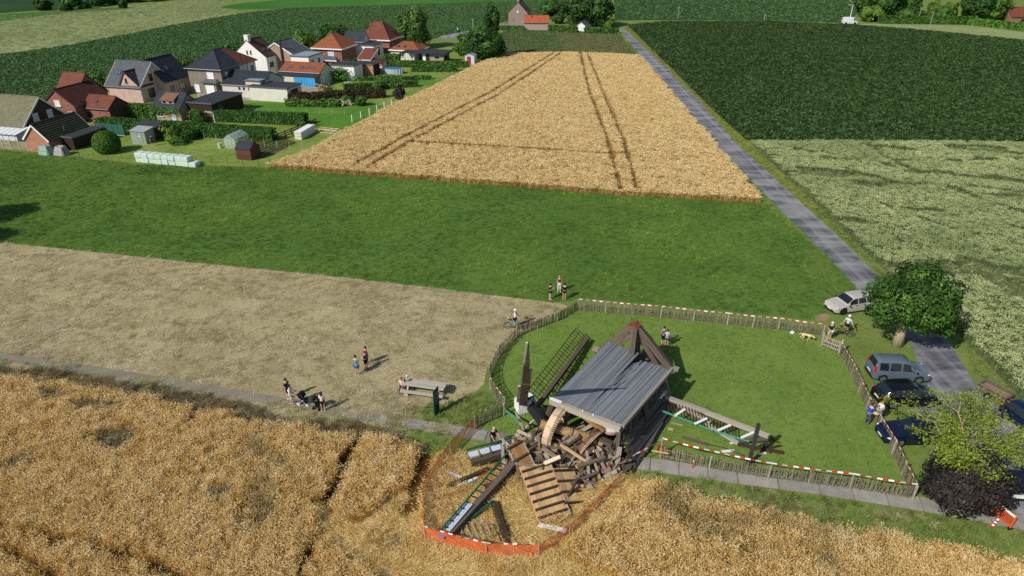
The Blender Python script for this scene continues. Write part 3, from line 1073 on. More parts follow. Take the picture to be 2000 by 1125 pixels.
m_lf_willow = leafmat('willow_leaf', ['#29441a', '#3f6026', '#587a36', '#76954c'], scale=.5)
m_core = plain('twig_core', '#22301a', .95, coords='pos')


def leaf_mesh(name, c, n, size, mat, rng, tint):
    """c: centres (n,3), n: normals; one pointed leaf quad each"""
    m = len(c)
    r = rng.normal(0, 1, (m, 3))
    u = np.cross(n, r)
    u /= np.linalg.norm(u, axis=1)[:, None] + 1e-9
    w = np.cross(n, u)
    l = (size * rng.uniform(.65, 1.3, m))[:, None]
    b = l * rng.uniform(.45, .7, m)[:, None]
    P = np.stack([c - u * l, c - w * b + n * l * .15, c + u * l, c + w * b + n * l * .15], 1).reshape(-1, 3)
    me = bpy.data.meshes.new(name)
    me.vertices.add(4 * m)
    me.vertices.foreach_set('co', P.astype(np.float32).ravel())
    me.loops.add(4 * m)
    me.loops.foreach_set('vertex_index', np.arange(4 * m, dtype=np.int32))
    me.polygons.add(m)
    me.polygons.foreach_set('loop_start', np.arange(0, 4 * m, 4, dtype=np.int32))
    me.polygons.foreach_set('loop_total', np.full(m, 4, np.int32))
    a = me.attributes.new('tint', 'FLOAT', 'FACE')
    a.data.foreach_set('value', np.clip(tint, 0, 1).astype(np.float32))
    me.materials.append(mat)
    me.update(calc_edges=True)
    return me


def crown(name, centre, radii, nblob, per, leaf, mat, seed, parent, blobr=.38, flat=.0, low=-.6, gaps=.0):
    rng = np.random.default_rng(seed)
    dirs = rng.normal(0, 1, (nblob * 3, 3))
    dirs /= np.linalg.norm(dirs, axis=1)[:, None]
    dirs = dirs[dirs[:, 2] > low][:nblob]
    rad = rng.uniform(.35, .92, len(dirs)) ** .7
    B = dirs * rad[:, None]
    if nblob == 1:
        B = B * 0
    C, N, T = [], [], []
    R3 = np.array(radii)
    for bc in B:
        br = blobr * (rng.uniform(.6, 1.25) if nblob > 1 else 1)
        k_ = int(per * rng.uniform(.7, 1.3) * (br / blobr) ** 2)
        dv = rng.normal(0, 1, (k_, 3))
        dv /= np.linalg.norm(dv, axis=1)[:, None]
        rr = rng.uniform(.55 if nblob > 1 else .9, 1.05, k_) ** .6
        p = (bc + dv * (br * rr)[:, None] * np.array([1, 1, 1 - flat])) * R3
        nn = dv + .6 * bc + rng.normal(0, .45, (k_, 3)) + np.array([0, 0, .25])
        C.append(p)
        N.append(nn / np.linalg.norm(nn, axis=1)[:, None])
        T.append(np.full(k_, rng.random()) * .45 + rng.random(k_) * .55)
    C, N, T = np.concatenate(C), np.concatenate(N), np.concatenate(T)
    C = C + np.array(centre)
    ok = C[:, 2] > .15
    o = bpy.data.objects.new(name, leaf_mesh(name, C[ok], N[ok], leaf, mat, rng, T[ok]))
    COL.objects.link(o)
    return setp(o, parent), B * R3 + np.array(centre)


def tree(label, base, h, rx, rz=None, off=(0, 0), trunk=.18, mat=None, leaf=.22, nblob=46, per=130, seed=1, name='tree', cat='tree', group=None, hc=None, bark=None, ry=None, low=-.6, blobr=.38, flat=0):
    root = empty(name, base, label, cat, group)
    rz = rz or rx * .9
    hc = hc if hc is not None else h - rz * .95
    b = Vector(base)
    c, blobs = crown('crown', b + Vector((off[0], off[1], hc)), (rx, ry or rx, rz), nblob, per, leaf, mat or m_lf_mid, seed, root, low=low, blobr=blobr, flat=flat)
    rs = random.Random(seed)
    mb = MB()
    top = b + Vector((0, 0, hc + rz * .3))
    mid = b + Vector((rs.uniform(-.1, .1), rs.uniform(-.1, .1), max(.4, hc * .6)))
    mb.tube(b - Vector((0, 0, .05)), mid, trunk * 1.25, trunk * .85, 9)
    mb.tube(mid, top, trunk * .85, trunk * .3, 7)
    for i in range(0, len(blobs), max(1, len(blobs) // 14)):
        e = Vector(blobs[i])
        s_ = mid.lerp(top, rs.uniform(0, .6))
        k_ = s_.lerp(e, .5) + Vector((0, 0, -.1 * rx))
        mb.path_tube([s_, k_, e], [trunk * .42, trunk * .28, trunk * .1], 5)
    mb.build('trunk', bark or m_bark, root, smooth=True)
    return root


def bush(label, base, rx, h, mat, leaf=.15, nblob=30, per=90, seed=1, name='bush', ry=None, group=None, cat='bush', blobr=.42):
    root = empty(name, base, label, cat, group)
    b = Vector(base)
    crown('foliage', b + Vector((0, 0, h * .45)), (rx, ry or rx, h * .55), nblob, per, leaf, mat, seed, root, low=-.9, blobr=blobr)
    mb = MB()
    rs = random.Random(seed)
    for i in range(5):
        t = rs.uniform(0, 6.28)
        mb.tube(b + Vector((rs.uniform(-.1, .1), rs.uniform(-.1, .1), 0)), b + Vector((math.cos(t) * rx * .5, math.sin(t) * (ry or rx) * .5, h * .7)), .04, .015, 5)
    mb.build('stem', m_bark, root)
    return root


def hedge(label, p, q, w, h, mat, leaf=.13, dens=26, seed=1, name='hedge', rag=.08, group=None):
    p, q = Vector(p), Vector(q)
    root = empty(name, (p + q) / 2, label, 'hedge', group)
    rng = np.random.default_rng(seed)
    ax = np.array((q - p).normalized())
    sd_ = np.array([-ax[1], ax[0], 0])
    ln = (q - p).length
    area = ln * h * 2 + ln * w + 2 * w * h
    n = int(area * dens)
    s = rng.uniform(-.02, 1.02, n) * ln
    which = rng.random(n) * (2 * h + w)
    C = np.zeros((n, 3))
    N = np.zeros((n, 3))
    off = np.where(which < h, -w / 2, np.where(which < 2 * h, w / 2, rng.uniform(-w / 2, w / 2, n)))
    zz = np.where(which < 2 * h, rng.uniform(0.02, h, n), h)
    wob = vnoise(np.stack([s, np.zeros(n)], 1), .5, seed) * rag + vnoise(np.stack([s, zz], 1), 1.5, seed + 1) * rag * .7
    endm = rng.random(n) < (2 * w * h / area)
    s = np.where(endm, np.where(rng.random(n) < .5, 0, ln), s)
    off = np.where(endm, rng.uniform(-w / 2, w / 2, n), off)
    zz = np.where(endm, rng.uniform(0.02, h, n), zz)
    top = zz >= h - 1e-6
    zz = zz + np.where(top, wob + rng.normal(0, .03, n), 0)
    off = off + np.where(~top & ~endm, np.sign(off) * (wob + rng.normal(0, .04, n)), 0)
    C[:] = np.array(p) + ax * s[:, None] + sd_ * off[:, None]
    C[:, 2] = zz
    N[:] = sd_ * np.where(top | endm, 0, np.sign(off))[:, None]
    N[:, 2] = np.where(top, 1, .25)
    N += rng.normal(0, .45, (n, 3))
    N /= np.linalg.norm(N, axis=1)[:, None]
    t = rng.random(n) * .6 + (vnoise(np.stack([s, zz + off], 1), .9, seed + 3) * .5 + .5) * .4
    o = bpy.data.objects.new('foliage', leaf_mesh('foliage', C, N, leaf, mat, rng, t))
    COL.objects.link(o)
    setp(o, root)
    MB().bar(p + Vector((0, 0, h * .46)), q + Vector((0, 0, h * .46)), w * .82, h * .88).build('stem', m_core, root)
    return root


# big tree by the parked cars
b = at(1752, 674)
tree('large dark green leafy tree with pale trunk standing beside the lane behind the parked cars', b, 7.2, 3.3, 3.1, (.35, .2), .38, m_lf_dark, .13, 95, 300, 11, hc=3.95, bark=m_palebark, low=-.72, blobr=.27)
# thin acacia over the cars
b = at(1868, 930)
root = empty('tree', b, 'sparse light green tree with bare pale branches hanging over the dark blue cars', 'tree')
rs = random.Random(3)
rng = np.random.default_rng(33)
br = MB()
C, N, T = [], [], []
mid = b + Vector((-.1, .1, 2.0))
br.tube(b, mid, .17, .13, 8)
tips = []


def limb(p, dirv, ln, r, depth):
    q = p
    dv = Vector(dirv).normalized()
    for i in range(3):
        dv = (dv + Vector((rs.gauss(0, .22), rs.gauss(0, .22), rs.gauss(-.03, .14)))).normalized()
        e = q + dv * ln / 3
        br.tube(q, e, r * (1 - .22 * i), r * (1 - .22 * (i + 1)), 5)
        if depth < 2:
            for _ in range(2):
                if rs.random() < .85:
                    sv = (dv + Vector((rs.gauss(0, .8), rs.gauss(0, .8), rs.gauss(.05, .35)))).normalized()
                    limb(e, sv, ln * .55, r * .45, depth + 1)
        else:
            tips.append(e)
        q = e
    tips.append(q)


for i in range(9):
    t = i * 2 * math.pi / 9 + rs.uniform(-.25, .25)
    limb(mid + Vector((0, 0, rs.uniform(-.3, .5))), (math.cos(t), math.sin(t), rs.uniform(.35, .85)), rs.uniform(2.0, 3.0), .07, 0)
for e in tips:
    if rs.random() < .42:
        continue
    n_ = rs.randint(12, 30)
    p = np.array(e) + rng.normal(0, 1, (n_, 3)) * np.array([.26, .26, .10])
    nn = rng.normal(0, .5, (n_, 3)) + np.array([0, 0, 1.0])
    C.append(p)
    N.append(nn / np.linalg.norm(nn, axis=1)[:, None])
    T.append(rng.random(n_) * .6 + .4 * rs.random())
o = bpy.data.objects.new('crown', leaf_mesh('crown', np.concatenate(C), np.concatenate(N), .075, m_lf_rob, rng, np.concatenate(T)))
COL.objects.link(o)
setp(o, root)
br.build('trunk', m_palebark, root, smooth=True)
bush('dark purple copper leaved bush beside the path corner of the picket fence', at(1878, 970), 2.4, 2.75, m_lf_copper, .10, 90, 300, 5, ry=1.85)
bush('small green shrub growing between the picket fence corner and the copper bush', at(1803, 955), .55, .8, m_lf_lhedge, .09, 16, 60, 6)

# shade on the left edge of the meadow: two trees just outside the picture
for i, (u, v, h, r_) in enumerate(((-105, 440, 6.5, 2.9), (-190, 500, 7.5, 3.2))):
    tree(['round dark tree at the left meadow edge', 'taller dark tree at the left edge of the cut hay'][i], at(u, v), h, r_, None, (0, 0), .25, m_lf_mid, .26, 40, 130, 70 + i)

# village trees
tree('broad dark green tree clump at the barley field corner, before the far road', vil(-54.5, 176.5), 7.5, 5.2, 3.9, (0, 0), .3, m_lf_mid, .33, 60, 150, 21, hc=3.7, low=-.8)
tree('tall narrow dark tree rising out of the clump at the barley corner', vil(-53.2, 179), 12.2, 2.0, 5.0, (0, 0), .25, m_lf_mid, .3, 46, 110, 22, low=-.9)
tree('wide shaded tree left of the tall narrow tree behind the flat roofed garden house', vil(-59.5, 178), 6.0, 3.4, 3.0, (0, 0), .25, m_lf_mid, .3, 40, 120, 23, hc=3, low=-.8)
tree('weeping willow with hanging pale green crown behind the red roofed bungalow', vil(-78.5, 187), 10.5, 4.4, 5.0, (0, 0), .35, m_lf_willow, .32, 60, 170, 24, low=-.9, blobr=.34)
for i, (a_, b_, h, r_, mm, lb) in enumerate((
        (-116, 116, 4.4, 3.4, m_lf_hedge, 'dark round tree left behind the mossy roofed house'),
        (-110, 121, 3.2, 2.4, m_lf_mid, 'low dark bush behind the mossy roofed house ridge'),
        (-108.5, 128, 5.5, 3.2, m_lf_light, 'leafy bright green tree between the red brick house and the slate house'),
        (-104.5, 131, 4.6, 2.6, m_lf_mid, 'rounded tree squeezed against the slate house corner'),
        (-104.5, 141, 6.5, 3.4, m_lf_mid, 'tree between the slate roofed house and the dark hipped house'),
        (-102.5, 146, 5.5, 2.8, m_lf_light, 'light green tree rising left behind the hipped roof'),
        (-96, 158, 7.2, 2.7, m_lf_light, 'slim bright tree behind the white gabled house'),
        (-93, 165, 8.2, 3.3, m_lf_mid, 'tree directly behind the grey roofed brown brick house'),
        (-91.8, 171, 6.8, 3.2, m_lf_mid, 'bushy tree left of the front red hipped house'),
        (-86.5, 176.5, 6.5, 3.0, m_lf_mid, 'dense tree between the two red hipped houses'))):
    tree(lb, vil(a_, b_), h, r_, None, (0, 0), .2, mm, .3, 34, 110, 100 + i, group=None, low=-.8)
bush('tightly clipped round bush on the garden lawn above the silage bales', vil(-86.1, 82.6), 1.9, 3.3, m_lf_lhedge, .12, 1, 9000, 41, blobr=1.0)
hedge('long dark clipped hedge across the gardens behind the greenhouse', vil(-97, 93.4), vil(-65.6, 94.8), 1.5, 2.0, m_lf_hedge, .16, 62, 42)
hedge('square clipped hedge right of the firewood stack at the grass plot', vil(-81.8, 103.2), vil(-65.4, 105.0), 1.6, 1.9, m_lf_hedge, .16, 62, 43)
hedge('tall ivy hedge between the red brick extension and the ivy covered shed', vil(-98.3, 101.5), vil(-93.2, 102), 1.8, 2.4, m_lf_hedge, .17, 36, 44)
hedge('reddish beech hedge right of the beige garage', vil(-77.0, 119.5), vil(-61.0, 128.2), 1.5, 1.6, m_lf_red, .2, 34, 45, rag=.3)
hedge('loose green hedge in front of the beech hedge', vil(-76.0, 116.3), vil(-66.0, 118.5), 1.2, 1.2, m_lf_lhedge, .2, 30, 46, rag=.3)
hedge('narrow green hedge along the middle gardens', vil(-72.0, 132.5), vil(-58.5, 139.5), 1.5, 1.3, m_lf_hedge, .2, 28, 47, rag=.35)
hedge('low hedge row right of the round pool lawn', vil(-66.0, 155.0), vil(-56.0, 158.0), 1.6, 1.5, m_lf_hedge, .22, 30, 48)
hedge('clipped hedge in front of the flat roofed garden house', vil(-73.5, 159.5), vil(-55.0, 163.0), 1.5, 1.4, m_lf_hedge, .22, 30, 49)
hedge('grassy weed hedge at the far side of the pool lawn', vil(-74.0, 141.8), vil(-58.5, 147.5), 1.3, .8, m_lf_lhedge, .2, 26, 50, rag=.3)
hedge('vine covered hedge behind the garden house lawn', vil(-77.0, 163.0), vil(-72.8, 163.5), 1.5, 2.2, m_lf_hedge, .22, 30, 51)
for i, (a_, b_, r_, h, mm, lb) in enumerate((
        (-82.8, 92.0, 1.6, 2.0, m_lf_light, 'tall leafy shrub right of the small green shed'),
        (-79.2, 91.8, 1.8, 1.9, m_lf_mid, 'dark rounded shrub beside the flowering bush in the garden bed'),
        (-80.8, 90.6, 1.2, 1.0, m_lf_light, 'low light green shrub in the flower bed by the shed'),
        (-78.8, 89.5, 1.5, .8, m_lf_hedge, 'low dark dome shrub at the flower bed edge'),
        (-62.3, 120.5, 1.1, 1.8, m_lf_hedge, 'small dark conifer on the lawn by the white posts'),
        (-57.5, 127.5, 1.2, 2.4, m_lf_copper, 'dark red leaved bush by the barley field'),
        (-66.5, 122.6, 1.1, 1.2, m_lf_lhedge, 'loose green bush beside the timber pile'),
        (-77.5, 141.0, 2.6, 2.7, m_lf_lhedge, 'big loose shrub in front of the wooden garden shed'),
        (-80.2, 152.6, 1.9, 3.2, m_lf_hedge, 'ball shaped dark tree beside the red lean-to'),
        (-65, 134.6, 1.4, 1.6, m_lf_mid, 'rounded green bush amid the middle gardens'),
        (-74.6, 119.5, 1.5, 1.9, m_lf_red, 'brown red bush at the beige garage corner'),
        (-71.5, 125.5, 1.4, 1.7, m_lf_mid, 'green bush by the white blue tarp wall garden'),
        (-62.6, 167.6, 1.3, 2.0, m_lf_mid, 'shrub at the right end of the flat roofed garden house'),
        (-84.3, 101.6, 1.6, 2.5, m_lf_hedge, 'ivy mound at the end of the ivy covered shed'))):
    bush(lb, vil(a_, b_), r_, h, mm, .17, 26, 80, 200 + i)
rngv = np.random.default_rng(5)
# vegetable rows
pts = np.concatenate([np.stack([np.linspace(0, 1, 60), np.full(60, j)], 1) for j in range(5)])
p0, p1 = at(520, 300), at(575, 280)
P2 = np.array([[*(p0.lerp(p1, t) + E1 * (-j * 1.0))[:2]] for t, j in pts]) + rngv.normal(0, .06, (300, 2))
scatter('vegetable_rows', 'far_plant', P2, rngv, .35, .6, .1)

# far farm and right-hand trees
for i, (u, v, vt, ru, mm, lb) in enumerate((
        (1128, 50, -14, 34, m_lf_mid, 'large dense tree left in the clump behind the orange roofed barn'),
        (1165, 52, -10, 30, m_lf_mid, 'large dense tree right in the clump beside the small grey roofed shed'),
        (1148, 50, 6, 22, m_lf_hedge, 'darker tree low in the middle of the farm clump'),
        (1074, 33, 2, 17, m_lf_mid, 'round tree between the farmhouse and the farm clump'),
        (1090, 46, 28, 10, m_lf_mid, 'small round tree at the barn end'),
        (1186, 54, 38, 13, m_lf_light, 'low bush at the lane bend beside the farm trees'))):
    p = at(u, v)
    hh = max(2.2, height_at(p, vt))
    rr = ru / 1333 * math.hypot(p.y, 31)
    tree(lb, p, hh, rr, hh * .46, (0, 0), .3, mm, .5, 46, 110, 300 + i, low=-.85)
hedge('low hedge along the farm field edge, left of the grey roofed shed', at(1072, 61), at(1127, 64), 1.6, 1.8, m_lf_hedge, .3, 14, 310)
hedge('low hedge along the farm field edge, right of the grey roofed shed', at(1142, 65), at(1207, 65), 1.6, 1.5, m_lf_hedge, .3, 14, 311)
hedge('low hedge in front of the farmhouse gable', at(965, 58), at(1024, 59), 1.4, 1.2, m_lf_hedge, .3, 14, 312)
for i, (u, v, vt, ru, mm, lb) in enumerate((
        (1690, 33, -22, 22, m_lf_mid, 'dark tree at the left end of the far wood behind the white van'),
        (1722, 36, -30, 26, m_lf_mid, 'tall dark tree in the middle of the far wood'),
        (1762, 34, -26, 26, m_lf_mid, 'dark tree at the right end of the far wood'),
        (1702, 42, 14, 20, m_lf_light, 'lighter bush before the left end of the far wood'),
        (1776, 43, 16, 22, m_lf_mid, 'olive bush before the right end of the far wood'),
        (1820, 36, 4, 9, m_lf_light, 'small yellow green tree right of the far wood'),
        (1838, 44, 14, 13, m_lf_hedge, 'dark conifer-like bush between the two small yellow trees'),
        (1854, 36, 6, 10, m_lf_light, 'small light tree left of the big round tree'),
        (1898, 44, -14, 26, m_lf_mid, 'left half of the big round trees by the brick barn'),
        (1932, 44, -16, 26, m_lf_light, 'right lighter one of the big round trees by the brick barn'),
        (1968, 46, 22, 11, m_lf_mid, 'small bush at the brick barn wall'))):
    p = at(u, v)
    hh = max(2.0, height_at(p, vt))
    rr = ru / 1333 * math.hypot(p.y, 31)
    tree(lb, p, hh, rr, hh * .48, (0, 0), .3, mm, .55, 44, 110, 330 + i, low=-.9)
hedge('dark long hedge behind the pale right field', at(1718, 46), at(1900, 48), 2, 2.6, m_lf_hedge, .35, 12, 350)
hedge('green hedge strip at the right edge by the brick barn', at(1895, 49), at(2060, 66), 2.4, 2.2, m_lf_lhedge, .35, 12, 351)
for i, (u, v, ru, h) in enumerate(((85, 20, 14, 3.2), (140, 18, 17, 4.5), (190, 12, 18, 4.0), (241, 16, 6, 2.0), (126, 21, 8, 1.6), (222, 8, 16, 3.6), (260, 4, 18, 3.0), (300, 2, 18, 3.0), (166, 17, 8, 1.8))):
    p = at(u, v)
    rr = ru / 1333 * math.hypot(p.y, 31)
    bush(['leftmost round bush on the far bank', 'tallest bush of the far bank', 'wide bush group on the far bank', 'tiny bush at the pale field edge', 'low bush beside the tallest far bush', 'far bush where the bank nears the top edge', 'far bank bush cut by the top edge', 'rightmost far bank bush at the top edge', 'small bush in the gap of the far bank row'][i], p, rr, h * 1.4, m_lf_mid, .5, 24, 70, 400 + i, group='bushes on the far bank')

# ------------------------------------------------------------------ buildings
b_pink = brick('pink_brick', '#c2a196', '#d3b8ae', '#cfc2ba', .25, .09, dirt='#b69489')
b_red = brick('red_brick', '#8d5546', '#9f6757', '#9a8d82', .22, .08, dirt='#7a4a3d')
b_dark = brick('dark_brick', '#4a342e', '#5b423a', '#5f5650', .22, .08, dirt='#3d2b26')
b_grey = brick('grey_brick', '#827a70', '#938b80', '#8f887f', .22, .08, dirt='#746c62')
b_tan = brick('tan_brick', '#a38a78', '#b39a88', '#aaa096', .22, .08, dirt='#93796a')
b_orange = brick('orange_brick', '#a9705a', '#ba836d', '#a89a8d', .22, .08, dirt='#98624d')
b_white = plain('white_render', '#e6e4df', .85, var=.05, scale=.7)
b_block = plain('pale_block_wall', '#cfcabc', .9, var=.06, scale=.8)
b_beige = plain('beige_panel', '#d3d0c4', .7, var=.05, scale=.6)
b_wash = brick('whitewashed_brick', '#d9cfc9', '#c8bcb6', '#d6d0ca', .25, .09, dirt='#bfb2ab')
r_slate = tiles('slate_roof', ['#24272d', '#30343b', '#3d4148'], .28, .25, .55)
r_slate2 = tiles('grey_slate_roof', ['#43474c', '#54585d', '#64686b'], .28, .25, .6)
r_red = tiles('red_tile_roof', ['#5a3023', '#6f4032', '#82503f'], .32, .24, moss='#6f6350', mfac=(.58, .82))
r_dred = tiles('dark_red_roof', ['#3a1f19', '#4a2a22', '#59352b'], .32, .24)
r_orange = tiles('orange_tile_roof', ['#74412b', '#895035', '#9a6144'], .32, .24, moss='#7f6a56', mfac=(.6, .85))
r_bright = tiles('new_orange_roof', ['#8f4529', '#a55436', '#b4654a'], .32, .24)
r_moss = tiles('mossy_roof', ['#615a48', '#74705a', '#868068'], .34, .26, moss='#5e6440', mfac=(.45, .7))
r_moss2 = tiles('dark_mossy_roof', ['#26261f', '#35352a', '#434232'], .45, .3, moss='#4a5030', mfac=(.45, .7))
r_brown = tiles('brown_tile_roof', ['#3d2b27', '#4d3833', '#5b443d'], .3, .24)
r_purple = tiles('plum_tile_roof', ['#4f383a', '#5f4749', '#6f5656'], .3, .24)
r_felt = plain('roof_felt', '#33363c', .85, var=.14, scale=.6)
r_grey = plain('zinc_roof', '#8d979f', .5, var=.08, scale=.5)
w_white = plain('white_paint', '#e4e4e2', .5, var=.04)
w_dark = plain('dark_frame', '#26272a', .5)
w_brown = plain('brown_frame', '#4a342a', .6)
w_shut = plain('roller_shutter', '#c3cbd8', .6, var=.05)
w_cream = plain('cream_shutter', '#e5ddc2', .6, var=.04)
glass = glassmat('window_glass')
skyglass = glassmat('skylight_glass', (.10, .15, .22), .04)
metal = plain('grey_metal', '#7b7f84', .4, .6, var=.08)
gut = plain('gutter_zinc', '#6c7075', .45, .4)
m_tarpb = plain('blue_tarp', '#4aa3dc', .45, var=.12, scale=1.5, spec=.4)
m_concrete = plain('concrete_panel', '#a9a59b', .9, var=.1, scale=1.5)
fencewood = wood('weathered_fence', ['#6d6250', '#8d826c', '#a89d86'], (9, 9, .8))
darkwood = wood('dark_stained_wood', ['#2d2119', '#3d2d23', '#4a382c'], (6, 6, .8))
cladding = wood('cedar_cladding', ['#8a6444', '#a67d58', '#b88f69'], (6, 6, .5))


class House:
    def __init__(s, name, label, cat='house', group=None):
        s.root = empty(name, (0, 0, 0), label, cat, group)

    def part(s, mb, name, m, parent=None, **k):
        return mb.build(name, m, parent or s.root, **k)

    def gable(s, x0, x1, y0, y1, he, hr, axis, wall, roof, oh=.3, vo=.2, trim=None, ridge=None, off=.5, thick=.16, single=False, z0=0.0, gutter=True):
        """pitched block; axis = the way the ridge runs; off = where across the span the ridge sits"""
        def P(l, c, z):
            return (l, c, z) if axis == 'x' else (c, l, z)
        l0, l1, c0, c1 = (x0, x1, y0, y1) if axis == 'x' else (y0, y1, x0, x1)
        cr = c0 + (c1 - c0) * off
        mb = MB()
        A = [P(l0, c0, z0), P(l0, c1, z0), P(l0, c1, he), P(l0, cr, hr), P(l0, c0, he)]
        B = [P(l1, c0, z0), P(l1, c1, z0), P(l1, c1, he), P(l1, cr, hr), P(l1, c0, he)]
        if single:
            A, B = [P(l0, c0, z0), P(l0, c1, z0), P(l0, c1, hr), P(l0, c0, he)], [P(l1, c0, z0), P(l1, c1, z0), P(l1, c1, hr), P(l1, c0, he)]
        mb.face(A).face(list(reversed(B)))
        n = len(A)
        for i in range(n):
            mb.face([A[i], B[i], B[(i + 1) % n], A[(i + 1) % n]])
        w = s.part(mb, 'wall', wall, weld=True)
        rb = MB()
        sides = ((c0, -1),) if single else ((c0, -1), (c1, 1))
        for c, sg in sides:
            top_c, top_z = (c1, hr) if single else (cr, hr)
            run = abs(top_c - c)
            sl = (top_z - he) / run
            ce, ze = c + sg * oh, he - sl * oh
            if single:
                top_c, top_z = top_c + .15, top_z + sl * .15
            for dz in (0,):
                p = [Vector(P(l0 - vo, ce, ze + .02)), Vector(P(l1 + vo, ce, ze + .02)), Vector(P(l1 + vo, top_c, top_z + .02)), Vector(P(l0 - vo, top_c, top_z + .02))]
            up = Vector((0, 0, thick))
            q = [v + up for v in p]
            rb.mesh(p + q, [(0, 3, 2, 1), (4, 5, 6, 7), (0, 1, 5, 4), (1, 2, 6, 5), (2, 3, 7, 6), (3, 0, 4, 7)])
            if gutter:
                s.part(MB().tube(P(l0 - vo, ce + sg * .06, ze + .06), P(l1 + vo, ce + sg * .06, ze + .06), .07, n=6), 'gutter', gut)
        r = s.part(rb, 'roof', roof, weld=True)
        if not single:
            s.part(MB().tube(P(l0 - vo, cr, hr + thick + .02), P(l1 + vo, cr, hr + thick + .02), .1, n=6), 'ridge_tile', ridge or roof, r)
        if trim:
            for l, sg in ((l0 - vo - .02, -1), (l1 + vo + .02, 1)):
                for c, s2 in ((c0, -1), (c1, 1)):
                    if single and s2 == 1: continue
                    tc, tz = (c1, hr) if single else (cr, hr)
                    sl = (tz - he) / abs(tc - c)
                    s.part(MB().bar(P(l, c + s2 * oh, he - sl * oh + .06), P(l, tc, tz + .06), .05, .24), 'bargeboard', trim, r)
        return w, r

    def hip(s, x0, x1, y0, y1, he, hr, rx0, rx1, ry0, ry1, wall, roof, oh=.45, trim=None, z0=0.0):
        s_w = s.part(MB().box3(x0, x1, y0, y1, z0, he), 'wall', wall)
        a = [(x0 - oh, y0 - oh, he), (x1 + oh, y0 - oh, he), (x1 + oh, y1 + oh, he), (x0 - oh, y1 + oh, he)]
        b = [(rx0, ry0, hr), (rx1, ry0, hr), (rx1, ry1, hr), (rx0, ry1, hr)]
        mb = MB()
        for i in range(4):
            j = (i + 1) % 4
            # a slight kick at the eaves
            mb.face([a[i], a[j], b[j], b[i]])
        if abs(rx1 - rx0) > .01 and abs(ry1 - ry0) > .01:
            mb.face(b)
        mb.face(list(reversed(a)))
        r = s.part(mb, 'roof', roof, weld=True)
        cp = MB()
        for i in range(4):
            cp.tube(a[i], b[i], .09, n=5)
        cp.tube(b[0], b[1] if rx1 - rx0 > ry1 - ry0 else b[3], .1, n=5)
        s.part(cp, 'ridge_tile', roof, r)
        if trim:
            t = MB()
            for i in range(4):
                p, q = Vector(a[i]), Vector(a[(i + 1) % 4])
                t.bar(p + Vector((0, 0, -.12)), q + Vector((0, 0, -.12)), .1, .3)
            s.part(t, 'eaves_board', trim, r)
        return s_w, r

    def flat(s, x0, x1, y0, y1, h, wall, roof, oh=.12, th=.18, z0=0.0, edge=None):
        w = s.part(MB().box3(x0, x1, y0, y1, z0, h), 'wall', wall)
        r = s.part(MB().box3(x0 - oh, x1 + oh, y0 - oh, y1 + oh, h, h + th), 'roof', roof)
        t = MB()
        for (a, b) in (((x0 - oh, y0 - oh), (x1 + oh, y0 - oh)), ((x1 + oh, y0 - oh), (x1 + oh, y1 + oh)), ((x1 + oh, y1 + oh), (x0 - oh, y1 + oh)), ((x0 - oh, y1 + oh), (x0 - oh, y0 - oh))):
            t.bar((*a, h + th * .6), (*b, h + th * .6), .08, th + .08)
        s.part(t, 'roof_edge', edge or metal, r)
        return w, r

    FACE = {'f': ((1, 0, 0), (0, -1, 0)), 'r': ((0, 1, 0), (1, 0, 0)), 'l': ((0, -1, 0), (-1, 0, 0)), 'b': ((-1, 0, 0), (0, 1, 0))}

    def win(s, x, y, z, w, h, face='f', frame=None, pane=None, mull=1, sill=True, name='window'):
        u, n = [Vector(q) for q in s.FACE[face]]
        c = Vector((x, y, z))
        zz = Vector((0, 0, 1))
        f = MB()
        t, dp = .07, .06
        o = n * (dp / 2 + .004)
        for sg in (-1, 1):
            f.bar(c + u * sg * (w / 2 - t / 2) - zz * h / 2 + o, c + u * sg * (w / 2 - t / 2) + zz * h / 2 + o, t, dp, up=n)
            f.bar(c - u * (w / 2 - t) + zz * sg * (h / 2 - t / 2) + o, c + u * (w / 2 - t) + zz * sg * (h / 2 - t / 2) + o, t, dp, up=n)
        for i in range(mull):
            k_ = -w / 2 + w * (i + 1) / (mull + 1)
            f.bar(c + u * k_ - zz * (h / 2 - t) + o * .9, c + u * k_ + zz * (h / 2 - t) + o * .9, .05, dp * .8, up=n)
        fr = s.part(f, name, frame or w_white)
        s.part(MB().face([c + n * .02 + u * a * (w / 2 - .02) + zz * b * (h / 2 - .02) for a, b in ((-1, -1), (1, -1), (1, 1), (-1, 1))]), 'pane', pane or glass, fr)
        if sill:
            s.part(MB().bar(c - u * (w / 2 + .08) - zz * (h / 2 + .04) + n * .07, c + u * (w / 2 + .08) - zz * (h / 2 + .04) + n * .07, .14, .06), 'sill', m_concrete, fr)
        return fr

    def door(s, x, y, w, h, face='f', m=None, z0=0.0):
        u, n = [Vector(q) for q in s.FACE[face]]
        c = Vector((x, y, z0 + h / 2))
        dr = s.part(MB().bar(c - Vector((0, 0, h / 2)) + n * .03, c + Vector((0, 0, h / 2)) + n * .03, w, .05, up=n), 'door', m or w_white)
        s.part(MB().bar(c + u * w * .36 + n * .07 - Vector((0, 0, .08)), c + u * w * .36 + n * .07 + Vector((0, 0, .04)), .04, .04), 'handle', w_dark, dr)
        f = MB()
        for sg in (-1, 1):
            f.bar(c + u * sg * (w / 2 + .04) - Vector((0, 0, h / 2)) + n * .035, c + u * sg * (w / 2 + .04) + Vector((0, 0, h / 2)) + n * .035, .08, .07, up=n)
        f.bar(c + Vector((0, 0, h / 2 + .04)) - u * (w / 2 + .08) + n * .035, c + Vector((0, 0, h / 2 + .04)) + u * (w / 2 + .08) + n * .035, .08, .07, up=n)
        s.part(f, 'door_frame', w_dark, dr)

